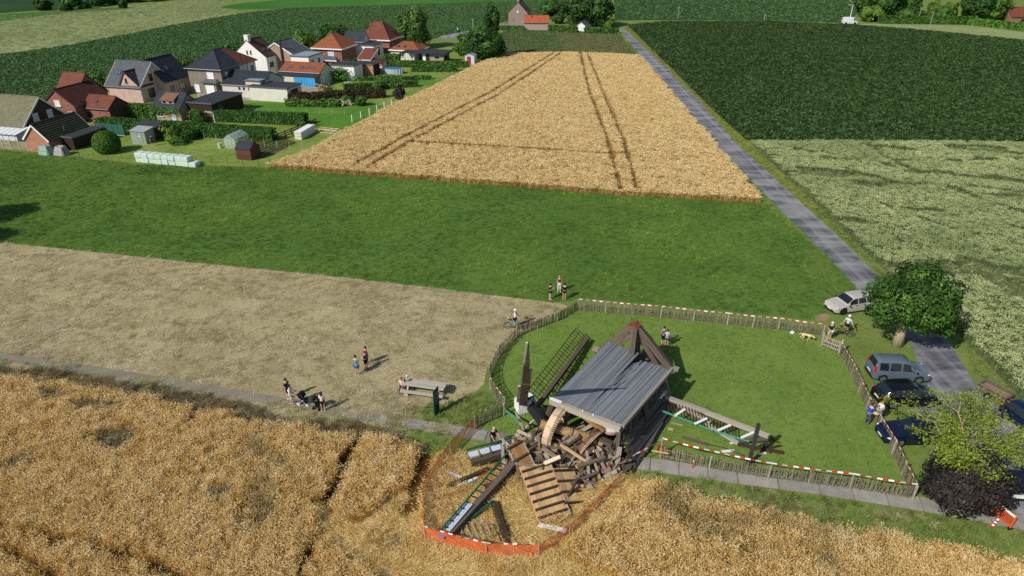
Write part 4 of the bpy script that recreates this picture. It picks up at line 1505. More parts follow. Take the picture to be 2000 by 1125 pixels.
    def sky(s, a, b, c, fu, fv, w, h, roof):
        """skylight on a roof plane a (eaves corner), b (other eaves corner), c (ridge above a); fu, fv across and up"""
        a, b, c = Vector(a), Vector(b), Vector(c)
        u, v = (b - a).normalized(), (c - a)
        v = (v - u * v.dot(u)).normalized()
        n = u.cross(v)
        if n.z < 0: n = -n
        p = a + (b - a) * fu + (c - a) * fv + n * .2
        f = MB()
        for sg in (-1, 1):
            f.bar(p + u * sg * w / 2 - v * h / 2, p + u * sg * w / 2 + v * h / 2, .07, .1, up=n)
            f.bar(p - u * w / 2 + v * sg * h / 2, p + u * w / 2 + v * sg * h / 2, .07, .1, up=n)
        fr = s.part(f, 'skylight', w_dark, roof)
        s.part(MB().face([p + n * .02 + u * i * w / 2 + v * j * h / 2 for i, j in ((-1, -1), (1, -1), (1, 1), (-1, 1))]), 'skylight_pane', skyglass, s.root)

    def chimney(s, x, y, z0, z1, w=.6, m=None, parent=None):
        c = s.part(MB().box3(x - w / 2, x + w / 2, y - w / 2, y + w / 2, z0, z1).box3(x - w / 2 - .06, x + w / 2 + .06, y - w / 2 - .06, y + w / 2 + .06, z1, z1 + .12), 'chimney', m or b_red, parent)
        s.part(MB().tube((x, y, z1 + .12), (x, y, z1 + .45), .12, .1, 8), 'chimney_pot', r_dred, parent or s.root)

    def pipe(s, x, y, z0, z1, r=.07, m=None):
        s.part(MB().tube((x, y, z0), (x, y, z1), r, n=8).tube((x, y, z1), (x, y, z1 + .1), r * 1.6, n=8), 'flue_pipe', m or w_dark)

    def at(s, a, b, rz=VR):
        place(s.root, vil(a, b), rz)

    def atw(s, p, rz):
        place(s.root, Vector(p), rz)


# A: mossy roofed house at the left edge
h = House('house', 'house with mossy grey tiled roof and dark gable with two shuttered windows')
w, r = h.gable(-16, 0, 0, 8, 2.75, 6.25, 'x', plain('pink_wall', '#c9a39c', .85, var=.05), r_moss, .35, .15, trim=w_white)
h.part(MB().mesh([(.01, .02, 0), (.01, 7.98, 0), (.01, 7.98, 2.72), (.01, 4, 6.2), (.01, .02, 2.72)], [(0, 1, 2, 3, 4)]), 'gable_wall', b_dark)
h.win(.012, 2.5, 3.55, 1.0, 1.25, 'r', w_white, w_shut, 0)
h.win(.012, 5.2, 3.55, 1.0, 1.25, 'r', w_white, w_shut, 0)
h.chimney(-9, 5, 5.3, 7.0, .6, b_red)
h.win(-12, -.01, 1.5, 1.2, 1.1, 'f')
h.at(-102.2, 83.5)
# conservatory before it
h = House('conservatory', 'low white conservatory with polycarbonate roof built before the mossy roofed house', 'conservatory')
m_poly = plain('polycarbonate', '#dcdedd', .35, var=.04, spec=.5)
w, r = h.gable(-8, 0, 0, 2.6, 2.0, 2.5, 'x', plain('grey_blind', '#c9ced2', .6, var=.05), m_poly, .1, .05, single=True, thick=.05)
for i in range(9):
    h.part(MB().bar((-8 + i, -.12, 2.07), (-8 + i, 2.55, 2.59), .05, .06), 'roof_bar', w_white, r)
for i in range(7):
    h.part(MB().bar((-7.6 + i * 1.2, -.03, 0), (-7.6 + i * 1.2, -.03, 2), .08, .06), 'post', w_white)
h.part(MB().bar((-8, -.03, .95), (0, -.03, .95), .05, .05), 'rail', w_white)
h.at(-101.2, 80.9)

# B: brick outbuilding with white bargeboards
h = House('outbuilding', 'brick outbuilding with white bargeboards and dark mossy tiled roof beside the concrete fence', 'outbuilding')
w, r = h.gable(0, 4.3, 0, 7.9, 2.05, 4.1, 'y', b_orange, r_moss2, .3, .18, trim=w_white)
rows = MB()
for sg, c in ((1, 4.3),):
    for i in range(9):
        t = i / 9
        x = 2.15 + 2.45 * (t + .02)
        z = 4.1 + .2 - (4.1 - 2.05) / 2.15 * 2.45 * (t + .02)
        t2 = (i + 1.0) / 9
        x2 = 2.15 + 2.45 * t2
        z2 = 4.1 + .16 - (4.1 - 2.05) / 2.15 * 2.45 * t2
        rows = MB().mesh([(x, -.15, z - .05), (x, 8.05, z - .05), (x2, 8.05, z2 + .1), (x2, -.15, z2 + .1), (x, -.15, z - .1), (x, 8.05, z - .1), (x2, 8.05, z2), (x2, -.15, z2)], [(0, 1, 2, 3), (3, 2, 6, 7), (0, 3, 7, 4), (1, 5, 6, 2)])
        h.part(rows, 'tile_course', r_moss2, r)
h.pipe(4.0, 3.6, 2.6, 3.1, .08, metal)
h.at(-98.5, 80.0)
h = House('lean_to', 'dark flat lean-to along the right side of the brick outbuilding', 'lean-to')
h.flat(.03, 2.2, 2.2, 8.4, 1.9, darkwood, r_felt)
h.at(-94.1, 80.0)
for i, (a_, b_, col, lb) in enumerate(((-94.4, 79.4, '#8fa79a', 'pale green tarpaulin covered stack beside the brick outbuilding'), (-91.9, 79.7, '#9d9c99', 'grey tarpaulin covered trailer load right of the green tarpaulin stack'))):
    root = empty('covered_stack', (0, 0, 0), lb, 'tarpaulin')
    rs = random.Random(20 + i)
    mb = MB()
    nx, ny = 8, 6
    vs = []
    for iy in range(ny + 1):
        for ix in range(nx + 1):
            ex = min(ix, nx - ix) / nx
            ey = min(iy, ny - iy) / ny
            z = 0.02 if min(ix, nx - ix, iy, ny - iy) == 0 else 1.35 + rs.uniform(-.12, .12)
            sx = 1.0 if z < .1 else .88
            vs.append(((ix / nx - .5) * 1.9 * sx, (iy / ny - .5) * 1.5 * sx, z))
    fs = [(a + b * (nx + 1), a + 1 + b * (nx + 1), a + 1 + (b + 1) * (nx + 1), a + (b + 1) * (nx + 1)) for a in range(nx) for b in range(ny)]
    mb.mesh(vs, fs).build('tarpaulin', plain('tarp', col, .5, var=.1, scale=4), root)
    mb = MB()
    for q in (-.5, 0, .5):
        mb.tube((q, -.8, .7), (q, .8, .7), .02, n=5)
    mb.build('rope', w_dark, root)
    place(root, vil(a_, b_), VR)

# C: red brick house in three volumes
h = House('house', 'red brick house with cross gable, cream shuttered window and low extension')
w, r = h.gable(-4.6, 0, 3.3, 11, 3.3, 7.0, 'x', b_red, r_red, .3, .15, trim=None)
w, r2 = h.gable(-3.3, 3.3, 0, 7.6, 3.2, 5.6, 'y', b_red, r_dred, .25, .12, trim=w_brown)  # wing roof in darker red, shade of its right slope put into the colour
h.win(-.2, -.01, 3.4, 1.25, 1.1, 'f', w_white, w_cream, 0)
h.win(2.1, -.01, 1.5, 1.0, 1.2, 'f', w_white, glass, 1)
w, r3 = h.gable(3.0, 8.6, 1.8, 6.2, 2.55, 4.1, 'x', b_red, r_red, .25, .1, trim=None)
h.part(MB().mesh([(8.61, 1.82, 0), (8.61, 6.18, 0), (8.61, 6.18, 2.5), (8.61, 4, 4.05), (8.61, 1.82, 2.5)], [(0, 1, 2, 3, 4)]), 'gable_wall', b_dark)  # dark sheet on the end away from the sun, shade given as colour
h.win(4.2, 1.79, 1.2, .9, 1.0, 'f', w_dark, glass, 0)
h.sky((3, 1.5, 2.4), (8.6, 1.5, 2.4), (3, 4, 4.1), .42, .55, .5, .5, r3)
h.pipe(3.2, 1.6, 0, 3.6, .1)
h.at(-107.1, 95.2)

# D: big pink brick house with two slate roofs
h = House('house', 'large pale pink brick house with dark slate roofs, small front gable and skylights')
w, r = h.gable(-8, 0, 0, 8.4, 3.1, 6.9, 'x', b_pink, r_slate2, .3, .12, trim=w_white)
w2, r2 = h.gable(-5.4, 1.6, 4.6, 12.2, 3.3, 7.1, 'y', b_pink, r_slate, .3, .12, trim=w_dark)
w3, r3 = h.gable(-4.7, -.02, -.06, 3.2, 3.1, 5.7, 'y', b_pink, r_slate, .2, .1, trim=w_brown, off=.38, gutter=False)
h.win(-2.9, -.07, 4.1, .45, .9, 'f', w_brown, glass, 0)
h.win(.012, 3.2, 4.3, .9, 1.3, 'r', w_dark, glass, 1)
h.win(.012, 2.6, 1.5, 1.6, 1.7, 'r', w_dark, glass, 1)
h.win(1.612, 6.6, 1.6, .9, 1.1, 'r', w_dark, glass, 0)
h.win(1.612, 9.6, 1.6, 1.6, 1.2, 'r', w_dark, w_cream, 1)
h.sky((-8, -.3, 2.8), (0, -.3, 2.8), (-8, 4.2, 6.9), .26, .55, .6, 1.0, r)
h.sky((1.9, 4.6, 3.0), (1.9, 12.2, 3.0), (-1.9, 4.6, 7.1), .45, .55, .75, 1.1, r2)
h.sky((1.9, 4.6, 3.0), (1.9, 12.2, 3.0), (-1.9, 4.6, 7.1), .24, .45, .6, .9, r2)
h.pipe(-7.9, -.35, 0, 3.0, .06, metal)
h.at(-104.2, 111.4)

# U: ivy covered shed, dark shed, firewood
h = House('shed', 'ivy covered shed with dark slate roof and rusty dormer with two white windows', 'shed')
w, r = h.gable(0, 5.8, 0, 5.2, 2.1, 4.2, 'x', b_tan, r_slate, .3, .1)
dm = MB().box3(1.7, 4.2, .75, 2.4, 2.6, 3.35)
h.part(dm, 'dormer', b_white)
h.part(MB().mesh([(1.5, .45, 3.28), (4.4, .45, 3.28), (4.4, 2.7, 4.3), (1.5, 2.7, 4.3), (1.5, .45, 3.38), (4.4, .45, 3.38), (4.4, 2.7, 4.4), (1.5, 2.7, 4.4)], [(0, 3, 2, 1), (4, 5, 6, 7), (0, 1, 5, 4), (1, 2, 6, 5), (2, 3, 7, 6), (3, 0, 4, 7)]), 'dormer_roof', plain('rusty_roof', '#7e5a48', .8, var=.2, scale=2))
h.win(2.3, .74, 3.02, .85, .5, 'f', w_white, glass, 0, sill=False)
h.win(3.6, .74, 3.02, .85, .5, 'f', w_white, glass, 0, sill=False)
h.win(1.6, -.01, 1.1, 1.2, 1.0, 'f', w_white, glass, 1)
h.door(4.3, -.01, .95, 1.9, 'f', w_shut)
iv = np.random.default_rng(8)
n_ = 900
c = np.stack([iv.uniform(-.2, 6, n_), iv.uniform(-.5, -.2, n_) , 1.95 + np.abs(iv.normal(0, .25, n_)) * iv.choice([-1.4, 1], n_)], 1)
nn = iv.normal(0, .4, (n_, 3)) + np.array([0, -1, .4])
o = bpy.data.objects.new('ivy', leaf_mesh('ivy', c, nn / np.linalg.norm(nn, axis=1)[:, None], .15, m_lf_hedge, iv, iv.random(n_)))
COL.objects.link(o)
setp(o, h.root)
h.at(-93.5, 101.4)
h = House('shed', 'black flat roofed shed standing right behind the ivy covered shed', 'shed')
h.flat(0, 5, 0, 9, 2.9, darkwood, r_felt)
h.win(5.01, 2.2, 2.1, 1.5, .7, 'r', w_dark, glass, 1)
h.win(2.4, -.01, 1.5, .5, .5, 'f', w_dark, glass, 0)
h.at(-87.4, 103.2)
root = empty('woodpile', (0, 0, 0), 'roofed firewood stack with pale log ends beside the square clipped hedge', 'woodpile')
MB().box3(-1.8, 1.8, -.6, .7, 1.6, 1.68).build('roof', plain('corrugated_sheet', '#a7a59f', .7, var=.15), root)
for x in (-1.7, 0, 1.7):
    MB().box3(x - .05, x + .05, -.5, -.4, 0, 1.6).build('post', w_white, root)
rs = random.Random(9)
lg = MB()
for i in range(13):
    for j in range(6):
        q = (-1.6 + i * .26 + (j % 2) * .12, 0, .14 + j * .24)
        lg.tube((q[0], -.35 + rs.uniform(-.05, .05), q[2]), (q[0], .5, q[2]), .12, n=7)
o = lg.build('log', wood('log_ends', ['#5f4632', '#8a6a4c', '#b0906c'], (3, 3, 3)), root)
o['kind'] = 'stuff'
place(root, vil(-83.4, 102.8), VR)

# E: dark hipped house with red roofed rear half
h = House('house', 'two storey grey brick house with dark hipped slate roof and white shutters')
h.part(MB().box3(0, 7.8, 0, 6.3, 0, 5.0), 'wall', b_grey)
mb = MB()
o_ = .45
q = [(-o_, -o_, 5), (7.8 + o_, -o_, 5), (7.8 + o_, 6.3, 5), (-o_, 6.3, 5), (3.9, 4.2, 8.1), (3.9, 6.3, 8.1)]
mb.mesh(q, [(0, 1, 4), (1, 2, 5, 4), (3, 0, 4, 5), (2, 3, 5), (3, 2, 1, 0)])
r = h.part(mb, 'roof', r_slate)
for a_, b_ in ((0, 4), (1, 4), (4, 5)):
    h.part(MB().tube(q[a_], q[b_], .09, n=6), 'ridge_tile', r_slate, r)
for a_, b_ in ((0, 1), (1, 2)):
    h.part(MB().tube(q[a_], q[b_], .09, n=6), 'gutter', gut, r)
h.win(5.2, -.01, 3.8, 1.6, 1.3, 'f', w_white, w_white, 0)
h.win(7.81, 1.6, 3.8, .9, 1.1, 'r', w_white, w_white, 0)
h.win(1.5, -.01, 1.1, 1.2, 1.6, 'f', w_white, w_white, 0)
bay = MB().box3(4.1, 7.0, -1.2, -.02, 0, 2.6)
h.part(bay, 'bay', b_grey)
h.part(MB().mesh([(3.6, -1.7, 2.6), (7.5, -1.7, 2.6), (7.5, 0, 2.6), (3.6, 0, 2.6), (4.4, -.4, 3.15), (6.7, -.4, 3.15), (6.7, 0, 3.15), (4.4, 0, 3.15)], [(0, 1, 5, 4), (1, 2, 6, 5), (3, 0, 4, 7), (4, 5, 6, 7), (0, 3, 2, 1)]), 'bay_roof', gut)
h.win(5.5, -1.21, 1.2, 2.0, 1.9, 'f', w_white, w_white, 0, sill=False)
h.pipe(7.9, 7.2, 5, 7.0, .06)
h.at(-101, 121.5)
h = House('house', 'white walled house with weathered red tiled roof joined behind the dark hipped roof')
h.part(MB().box3(0.02, 7.82, 0, 5.6, 0, 4.95), 'wall', b_white)
mb = MB()
q = [(-.43, 0, 5), (8.27, 0, 5), (8.27, 6.0, 5), (-.43, 6.0, 5), (3.92, 0, 8.1), (3.92, 1.2, 8.1)]
mb.mesh(q, [(1, 2, 5, 4), (2, 3, 5), (3, 0, 4, 5), (0, 1, 4), (3, 2, 1, 0)])
r = h.part(mb, 'roof', r_red)
for a_, b_ in ((4, 5), (2, 5), (3, 5)):
    h.part(MB().tube(q[a_], q[b_], .09, n=6), 'ridge_tile', r_red, r)
h.part(MB().tube(q[1], q[2], .09, n=6), 'gutter', gut, r)
h.win(7.83, 4.2, 3.6, .9, 1.1, 'r', w_dark, glass, 0)
h.pipe(8.5, 1.6, 3.2, 6.3, .07)
h.at(-101, 127.82)

# F: single storey slate extension, G: beige garage
h = House('outbuilding', 'single storey whitewashed brick annex with dark slate roof and three tiny windows', 'annex')
w, r = h.gable(0, 9, 0, 8.4, 2.4, 4.3, 'x', b_wash, r_slate, .2, .1)
for x in (4.0, 5.0, 6.2):
    h.win(x, -.01, 1.75, .4, .5, 'f', w_dark, glass, 0, sill=False)
h.flat(5.6, 8.95, -.02, 3.2, 3.3, b_wash, r_grey)
h.door(7.0, -.03, 1.0, 2.1, 'f', w_white)
h.win(8.96, 1.6, 2.0, 1.6, 1.4, 'r', w_white, w_cream, 1)
h.at(-93, 120.8)
h = House('garage', 'long beige flat roofed garage with plain windowless wall', 'garage')
h.flat(0, 8.4, 0, 5.2, 2.6, b_beige, r_felt, .1)
h.door(8.41, 2.5, 2.4, 2.1, 'r', w_brown)
h.at(-85.5, 119.0)

# H: white house
h = House('house', 'white gabled house with white chimney, brown roof and two skylights')
w, r = h.gable(0, 8.6, 0, 5.6, 4.75, 8.1, 'y', b_white, r_brown, .12, .1)
h.chimney(4.3, .45, 7.4, 9.2, .95, b_white)
h.win(4.0, -.01, 5.7, .32, .75, 'f', w_dark, glass, 0)
h.win(4.9, -.01, 5.7, .32, .75, 'f', w_dark, glass, 0)
h.win(8.61, 1.7, 3.0, 1.6, 1.3, 'r', w_white, glass, 1)
h.win(8.61, 4.2, 3.4, .8, 1.1, 'r', w_white, glass, 0)
h.sky((8.8, 0, 4.6), (8.8, 5.6, 4.6), (4.3, 0, 8.1), .28, .42, .7, 1.0, r)
h.sky((8.8, 0, 4.6), (8.8, 5.6, 4.6), (4.3, 0, 8.1), .62, .42, .7, 1.0, r)
h.at(-102, 138)
# I
h = House('house', 'brown brick house with grey slate roof and tall thin flue on its gable')
w, r = h.gable(0, 9.4, 0, 7.2, 4.5, 7.2, 'y', b_tan, r_slate2, .2, .1, trim=w_white)
h.pipe(6.2, -.25, 1.5, 7.9, .22, b_dark)
h.win(2.2, -.01, 3.5, 1.0, 1.1, 'f')
h.at(-98, 142)
h = House('outbuilding', 'pale flat roofed upper extension joined to the brown brick house', 'extension')
h.flat(0, 4.4, 0, 6.2, 4.9, b_white, r_grey, .1)
h.win(4.41, 1.6, 3.3, .9, 1.6, 'r', w_dark, glass, 0)
h.win(4.41, 4.4, 3.6, .6, 1.0, 'r', w_dark, glass, 0)
h.at(-88.4, 139.8)
# J
h = House('outbuilding', 'low orange tiled outbuilding with four skylights and blue tarpaulin front', 'outbuilding')
w, r = h.gable(0, 9.6, 0, 5.6, 2.75, 4.1, 'x', b_block, r_orange, .25, .1)
for fu in (.22, .5, .64, .78):
    h.sky((0, -.25, 2.6), (9.6, -.25, 2.6), (0, 2.8, 4.1), fu, .5, .65, .8, r)
h.part(MB().mesh([(-.2, -1.9, 2.1), (9.9, -1.9, 2.1), (9.9, -.02, 2.5), (-.2, -.02, 2.5), (-.2, -1.9, 2.22), (9.9, -1.9, 2.22), (9.9, -.02, 2.62), (-.2, -.02, 2.62)], [(0, 3, 2, 1), (4, 5, 6, 7), (0, 1, 5, 4), (1, 2, 6, 5), (2, 3, 7, 6), (3, 0, 4, 7)]), 'canopy_roof', r_felt)
h.part(MB().box3(.3, 4.2, -1.75, -1.6, 0, 2.05), 'canopy_wall', b_block)
for i in range(8):
    rs = random.Random(i)
    x = 4.3 + i * .62
    h.part(MB().mesh([(x, -1.75, .02), (x + .31, -1.86, .02), (x + .6, -1.75, .02), (x, -1.75, 2.08), (x + .31, -1.84, 2.08), (x + .6, -1.75, 2.08), (x + .1, -1.6, 2.08), (x + .1, -1.6, .02)], [(0, 1, 4, 3), (1, 2, 5, 4), (3, 4, 5, 6), (0, 3, 6, 7)]), 'tarpaulin_sheet', m_tarpb)
for x in (.1, 9.7):
    h.part(MB().box3(x - .06, x + .06, -1.85, -1.73, 0, 2.1), 'post', darkwood)
h.at(-88.2, 134.6)
h = House('outbuilding', 'small white block with dark flat roof right of the orange tiled outbuilding', 'outbuilding')
h.flat(0, 5.8, 0, 4.2, 2.9, b_white, r_felt)
h.door(1.4, -.01, .9, 2.0, 'f', w_shut)
h.at(-80.4, 142.5)
h = House('garden_wall', 'low brick garden wall before the blue tarpaulin outbuilding', 'wall')
h.part(MB().box3(0, 4.5, 0, .25, 0, 1.2), 'wall', b_tan)
h.part(MB().box3(-.05, 4.55, -.05, .3, 1.2, 1.28), 'coping', m_concrete)
h.at(-79.8, 127.5)

# K, L: red hipped houses
h = House('house', 'red hipped house with white eaves in front, the lower of the two red hipped roofs')
w, r = h.hip(0, 7.4, 0, 7.4, 4.5, 7.5, 3.5, 3.5, 3.2, 5.0, b_red, r_orange, .5, trim=w_white)
h.win(4.6, -.01, 3.2, 1.6, 1.3, 'f', w_white, w_shut, 0)
h.part(MB().box3(2.6, 6.4, -1.3, -.02, 0, 2.0), 'bay', b_red)
h.part(MB().mesh([(2.3, -1.6, 2.0), (6.7, -1.6, 2.0), (6.7, 0, 2.0), (2.3, 0, 2.0), (3.2, -.3, 2.7), (5.8, -.3, 2.7), (5.8, 0, 2.7), (3.2, 0, 2.7)], [(0, 1, 5, 4), (1, 2, 6, 5), (3, 0, 4, 7), (4, 5, 6, 7), (0, 3, 2, 1)]), 'bay_roof', r_slate2)
h.part(MB().bar((2.25, -1.66, 1.9), (6.75, -1.66, 1.9), .08, .25), 'eaves_board', w_white)
h.at(-91.2, 154.6)
h = House('house', 'tall red hipped house with steep roof and white eaves, behind the lower red hipped house')
w, r = h.hip(0, 7.7, 0, 7.6, 4.5, 8.4, 2.4, 4.6, 3.4, 4.2, b_red, r_red, .5, trim=w_white)
h.chimney(.6, 5.5, 5.4, 7.6, .6, b_red)
h.sky((8.2, -.5, 4.5), (8.2, 8.1, 4.5), (4.6, 3.4, 8.4), .35, .45, .7, 1.0, r)
h.win(7.71, 2.2, 2.8, 1.0, 1.2, 'r')
h.at(-86.2, 170.5)
h = House('house', 'low red tiled bungalow with white eaves right of the tall red hipped house', 'bungalow')
w, r = h.hip(0, 7.6, 0, 6.4, 2.5, 4.1, 2.2, 5.0, 3.2, 3.2, b_block, r_orange, .4, trim=w_white)
h.sky((0, -.4, 2.5), (7.6, -.4, 2.5), (2.2, 3.2, 4.1), .12, .4, .5, .7, r)
h.sky((0, -.4, 2.5), (7.6, -.4, 2.5), (2.2, 3.2, 4.1), .34, .4, .5, .7, r)
h.win(3.0, -.01, 1.4, 1.4, 1.2, 'f')
h.at(-77.4, 168.7)
h = House('outbuilding', 'white two storey flat roofed extension between the two red hipped houses', 'extension')
h.flat(0, 6.0, 0, 5.4, 4.0, b_white, r_felt)
h.win(6.01, 2.5, 2.4, 1.6, 1.8, 'r', w_dark, glass, 1)
h.gable(-3.5, 2.0, 2.5, 6.0, 4.6, 6.6, 'x', b_white, r_slate, .2, .1)
h.at(-85.4, 163.2)
h = House('outbuilding', 'red tiled lean-to with white eaves before the white flat extension', 'lean-to')
w, r = h.gable(0, 3.4, 0, 4.2, 2.4, 4.1, 'x', b_wash, r_red, .25, .1, single=True, trim=w_white)
h.pipe(2.6, 3.2, 3.4, 4.5, .1, metal)
h.part(MB().bar((-.1, -.28, 2.25), (3.5, -.28, 2.25), .08, .25), 'eaves_board', w_white)
h.at(-79.4, 154.2)
h = House('outbuilding', 'small low red tiled porch right of the red lean-to', 'porch')
h.gable(0, 3.2, 0, 2.6, 1.7, 2.4, 'x', b_wash, r_dred, .2, .1, single=True)
h.at(-75.9, 153.0)
h = House('shed', 'flat roofed garden shed clad in upright cedar boards', 'shed')
w, r = h.flat(.03, 4.67, .03, 3.5, 2.45, darkwood, r_felt)
for i in range(24):
    h.part(MB().box3(.03 + i * .194, .03 + i * .194 + .185, 0, .03, .02, 2.43), 'plank', cladding)
h.part(MB().box3(2.0, 2.8, -.02, -.001, 0, 1.95), 'door', cladding)
h.at(-77, 147.4)
# pool
root = empty('pool', (0, 0, 0), 'above ground pool with pale ribbed metal wall and blue cover', 'pool')
mb = MB()
out = []
for i in range(40):
    t = 2 * math.pi * i / 40
    out.append((2.2 + 1.0 * abs(math.cos(t)) ** .5 * (1 if math.cos(t) > 0 else -1) if False else 2.3 * math.cos(t), 1.5 * math.sin(t)))
mb.extrude(out, 0, 1.15).build('pool_wall', plain('pool_steel', '#a9bac8', .4, .3, var=.06), root)
MB().extrude([(x * .97, y * .97) for x, y in out], 1.15, 1.2).build('pool_cover', plain('blue_cover', '#3c6d9e', .4, var=.12), root)
for i in range(0, 40, 2):
    x, y = out[i]
    MB().box((x * 1.015, y * 1.02, .58), (.08, .08, 1.16)).build('rib', w_white, root)
place(root, vil(-69.3, 151.8), VR)
root = empty('trampoline_hoop', (0, 0, 0), 'thin hoop stood upright on the pool lawn beside the hedge', 'hoop')
MB().ring((0, 0, 1.0), (.2, 1, 0), 1.25, 1.2, .06, 28).build('hoop', metal, root)
MB().bar((-.3, 0, 0), (.3, 0, 0), .1, .1).build('foot', metal, root)
place(root, vil(-58.6, 153.5), VR)
# Q: garden house
h = House('garden_house', 'flat roofed garden house with dark overhanging roof, glazed middle and white pillars', 'garden house')
h.part(MB().box3(5.6, 10.3, 0, 4.5, 0, 2.35), 'wall', b_tan)
h.part(MB().box3(2.0, 2.3, .3, 4.5, 0, 2.35), 'wall', b_white)
h.part(MB().box3(-.6, 11.2, -.8, 5.2, 2.35, 2.65), 'roof', r_felt)
h.part(MB().box3(0, .22, -.5, -.25, 0, 2.35), 'pillar', w_white)
h.part(MB().box3(4.8, 5.6, -.02, .2, 0, 2.35), 'wall', b_white)
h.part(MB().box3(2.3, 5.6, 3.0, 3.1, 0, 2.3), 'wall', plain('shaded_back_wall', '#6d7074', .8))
h.win(3.6, 2.99, 1.2, 2.2, 2.0, 'f', w_white, glass, 2, sill=False)
h.win(8.6, -.01, 1.5, 1.6, .8, 'f', w_white, glass, 0)
h.door(6.1, -.01, .8, 2.1, 'f', w_dark)
h.part(MB().box3(0, 5.6, -.6, 3, .005, .1), 'terrace', m_paving)
h.at(-72.4, 166)
h = House('shed', 'small white metal shed with red door before the dark tree clump', 'shed')
w, r = h.gable(0, 2.4, 0, 2.2, 1.9, 2.3, 'y', plain('white_sheet', '#c5c8cc', .5, var=.06), r_grey, .08, .05, gutter=False)
h.door(1.0, -.01, .8, 1.75, 'f', plain('red_door', '#a8323a', .5))
h.at(-57, 167.6)

# garden things
h = House('shed', 'pale green garden shed with double door and corrugated roof', 'shed')
m_gshed = plain('green_shed_paint', '#8c9b8c', .7, var=.1)
w, r = h.gable(0, 2.7, 0, 2.0, 2.0, 2.25, 'x', m_gshed, plain('sheet_roof', '#9aa0a2', .6, var=.12), .15, .12, single=True, thick=.05, gutter=False)
for x in (.95, 1.75):
    h.part(MB().box3(x - .38, x + .38, -.04, -.003, .1, 1.75), 'door', m_gshed)
h.part(MB().box3(1.45, 1.8, -.06, -.041, 1.2, 1.35), 'sign', w_white)
h.part(MB().box3(-.15, 2.9, -.15, 2.1, 0, .05), 'base', m_concrete)
h.at(-86.2, 87.7)
h = House('shed', 'dark brown hut with felt roof half hidden behind the pale green shed', 'shed')
h.gable(0, 3.6, 0, 2.2, 1.8, 2.3, 'x', wood('redwood', ['#5c3a2c', '#744b3a', '#835a47'], (6, 6, .6)), r_felt, .3, .3, single=True, gutter=False)
h.at(-87.4, 90.0)
h = House('shed', 'little dark red brown hut with felt roof by the greenhouse', 'shed')
m_hut = wood('hut_boards', ['#4d3027', '#5f3d32', '#6e4a3d'], (2, 2, 8))
w, r = h.gable(.04, 2.46, .04, 2.36, 1.6, 2.35, 'x', m_hut, r_felt, .12, .1, gutter=False)
for i in range(8):
    h.part(MB().box3(.02, 2.48, 0, .035, .05 + i * .19, .05 + i * .19 + .175), 'plank', m_hut)
    h.part(MB().box3(2.465, 2.5, 0, 2.4, .05 + i * .19, .05 + i * .19 + .175), 'plank', m_hut)
h.at(-65, 84.6)
# greenhouse: panes and aluminium bars
root = empty('greenhouse', (0, 0, 0), 'glass greenhouse with aluminium frame on the garden lawn', 'greenhouse')
gm = bpy.data.materials.new('greenhouse_glass')
gm.use_nodes = True
gb = gm.node_tree.nodes['Principled BSDF']
gb.inputs['Base Color'].default_value = (.75, .88, .85, 1)
gb.inputs['Roughness'].default_value = .05
gb.inputs['Alpha'].default_value = .28
alu = plain('aluminium', '#c3c7c9', .4, .5, var=.05)
Wd, Ld, he, hr = 2.0, 3.3, 1.45, 2.15
for i in range(5):
    y = Ld * i / 4
    MB().bar((0, y, 0), (0, y, he), .05, .05).bar((Wd, y, 0), (Wd, y, he), .05, .05).bar((0, y, he), (Wd / 2, y, hr), .05, .05).bar((Wd, y, he), (Wd / 2, y, hr), .05, .05).build('frame', alu, root)
for i in range(4):
    y0, y1 = Ld * i / 4 + .03, Ld * (i + 1) / 4 - .03
    for q in (([0, y0, .05], [0, y1, .05], [0, y1, he], [0, y0, he]), ([Wd, y0, .05], [Wd, y1, .05], [Wd, y1, he], [Wd, y0, he]),
              ([0, y0, he + .02], [0, y1, he + .02], [Wd / 2, y1, hr + .02], [Wd / 2, y0, hr + .02]), ([Wd, y0, he + .02], [Wd, y1, he + .02], [Wd / 2, y1, hr + .02], [Wd / 2, y0, hr + .02])):
        MB().face(q).build('pane', gm, root)
for a, b in (((0, 0, he), (0, Ld, he)), ((Wd, 0, he), (Wd, Ld, he)), ((Wd / 2, 0, hr), (Wd / 2, Ld, hr)), ((0, 0, .03), (0, Ld, .03)), ((Wd, 0, .03), (Wd, Ld, .03)), ((0, 0, .03), (Wd, 0, .03)), ((0, 0, he), (Wd, 0, he)), ((0, 0, .75), (Wd, 0, .75)), ((.65, 0, 0), (.65, 0, 1.9)), ((1.35, 0, 0), (1.35, 0, 1.9))):
    MB().bar(a, b, .05, .05).build('rail', alu, root)
MB().face([(.05, .01, .05), (Wd - .05, .01, .05), (Wd - .05, .01, he), (Wd / 2, .01, hr - .05), (.05, .01, he)]).build('pane', gm, root)
place(root, vil(-70.4, 89.3), VR)
for i, (a_, b_, col, lb) in enumerate(((-71.0, 89.0, '#b9c0a8', 'pale green water barrel at the left corner of the greenhouse'), (-68.1, 89.6, '#5e7a55', 'green bucket at the right corner of the greenhouse'))):
    root = empty('barrel', (0, 0, 0), lb, 'barrel')
    MB().tube((0, 0, 0), (0, 0, .8 - i * .3), .3, .33, 12).build('body', plain('barrel_plastic', col, .5), root)
    MB().ring((0, 0, .8 - i * .3), (0, 0, 1), .36, .28, .06, 14).build('rim', plain('barrel_rim', col, .5), root)
    place(root, vil(a_, b_), 0)
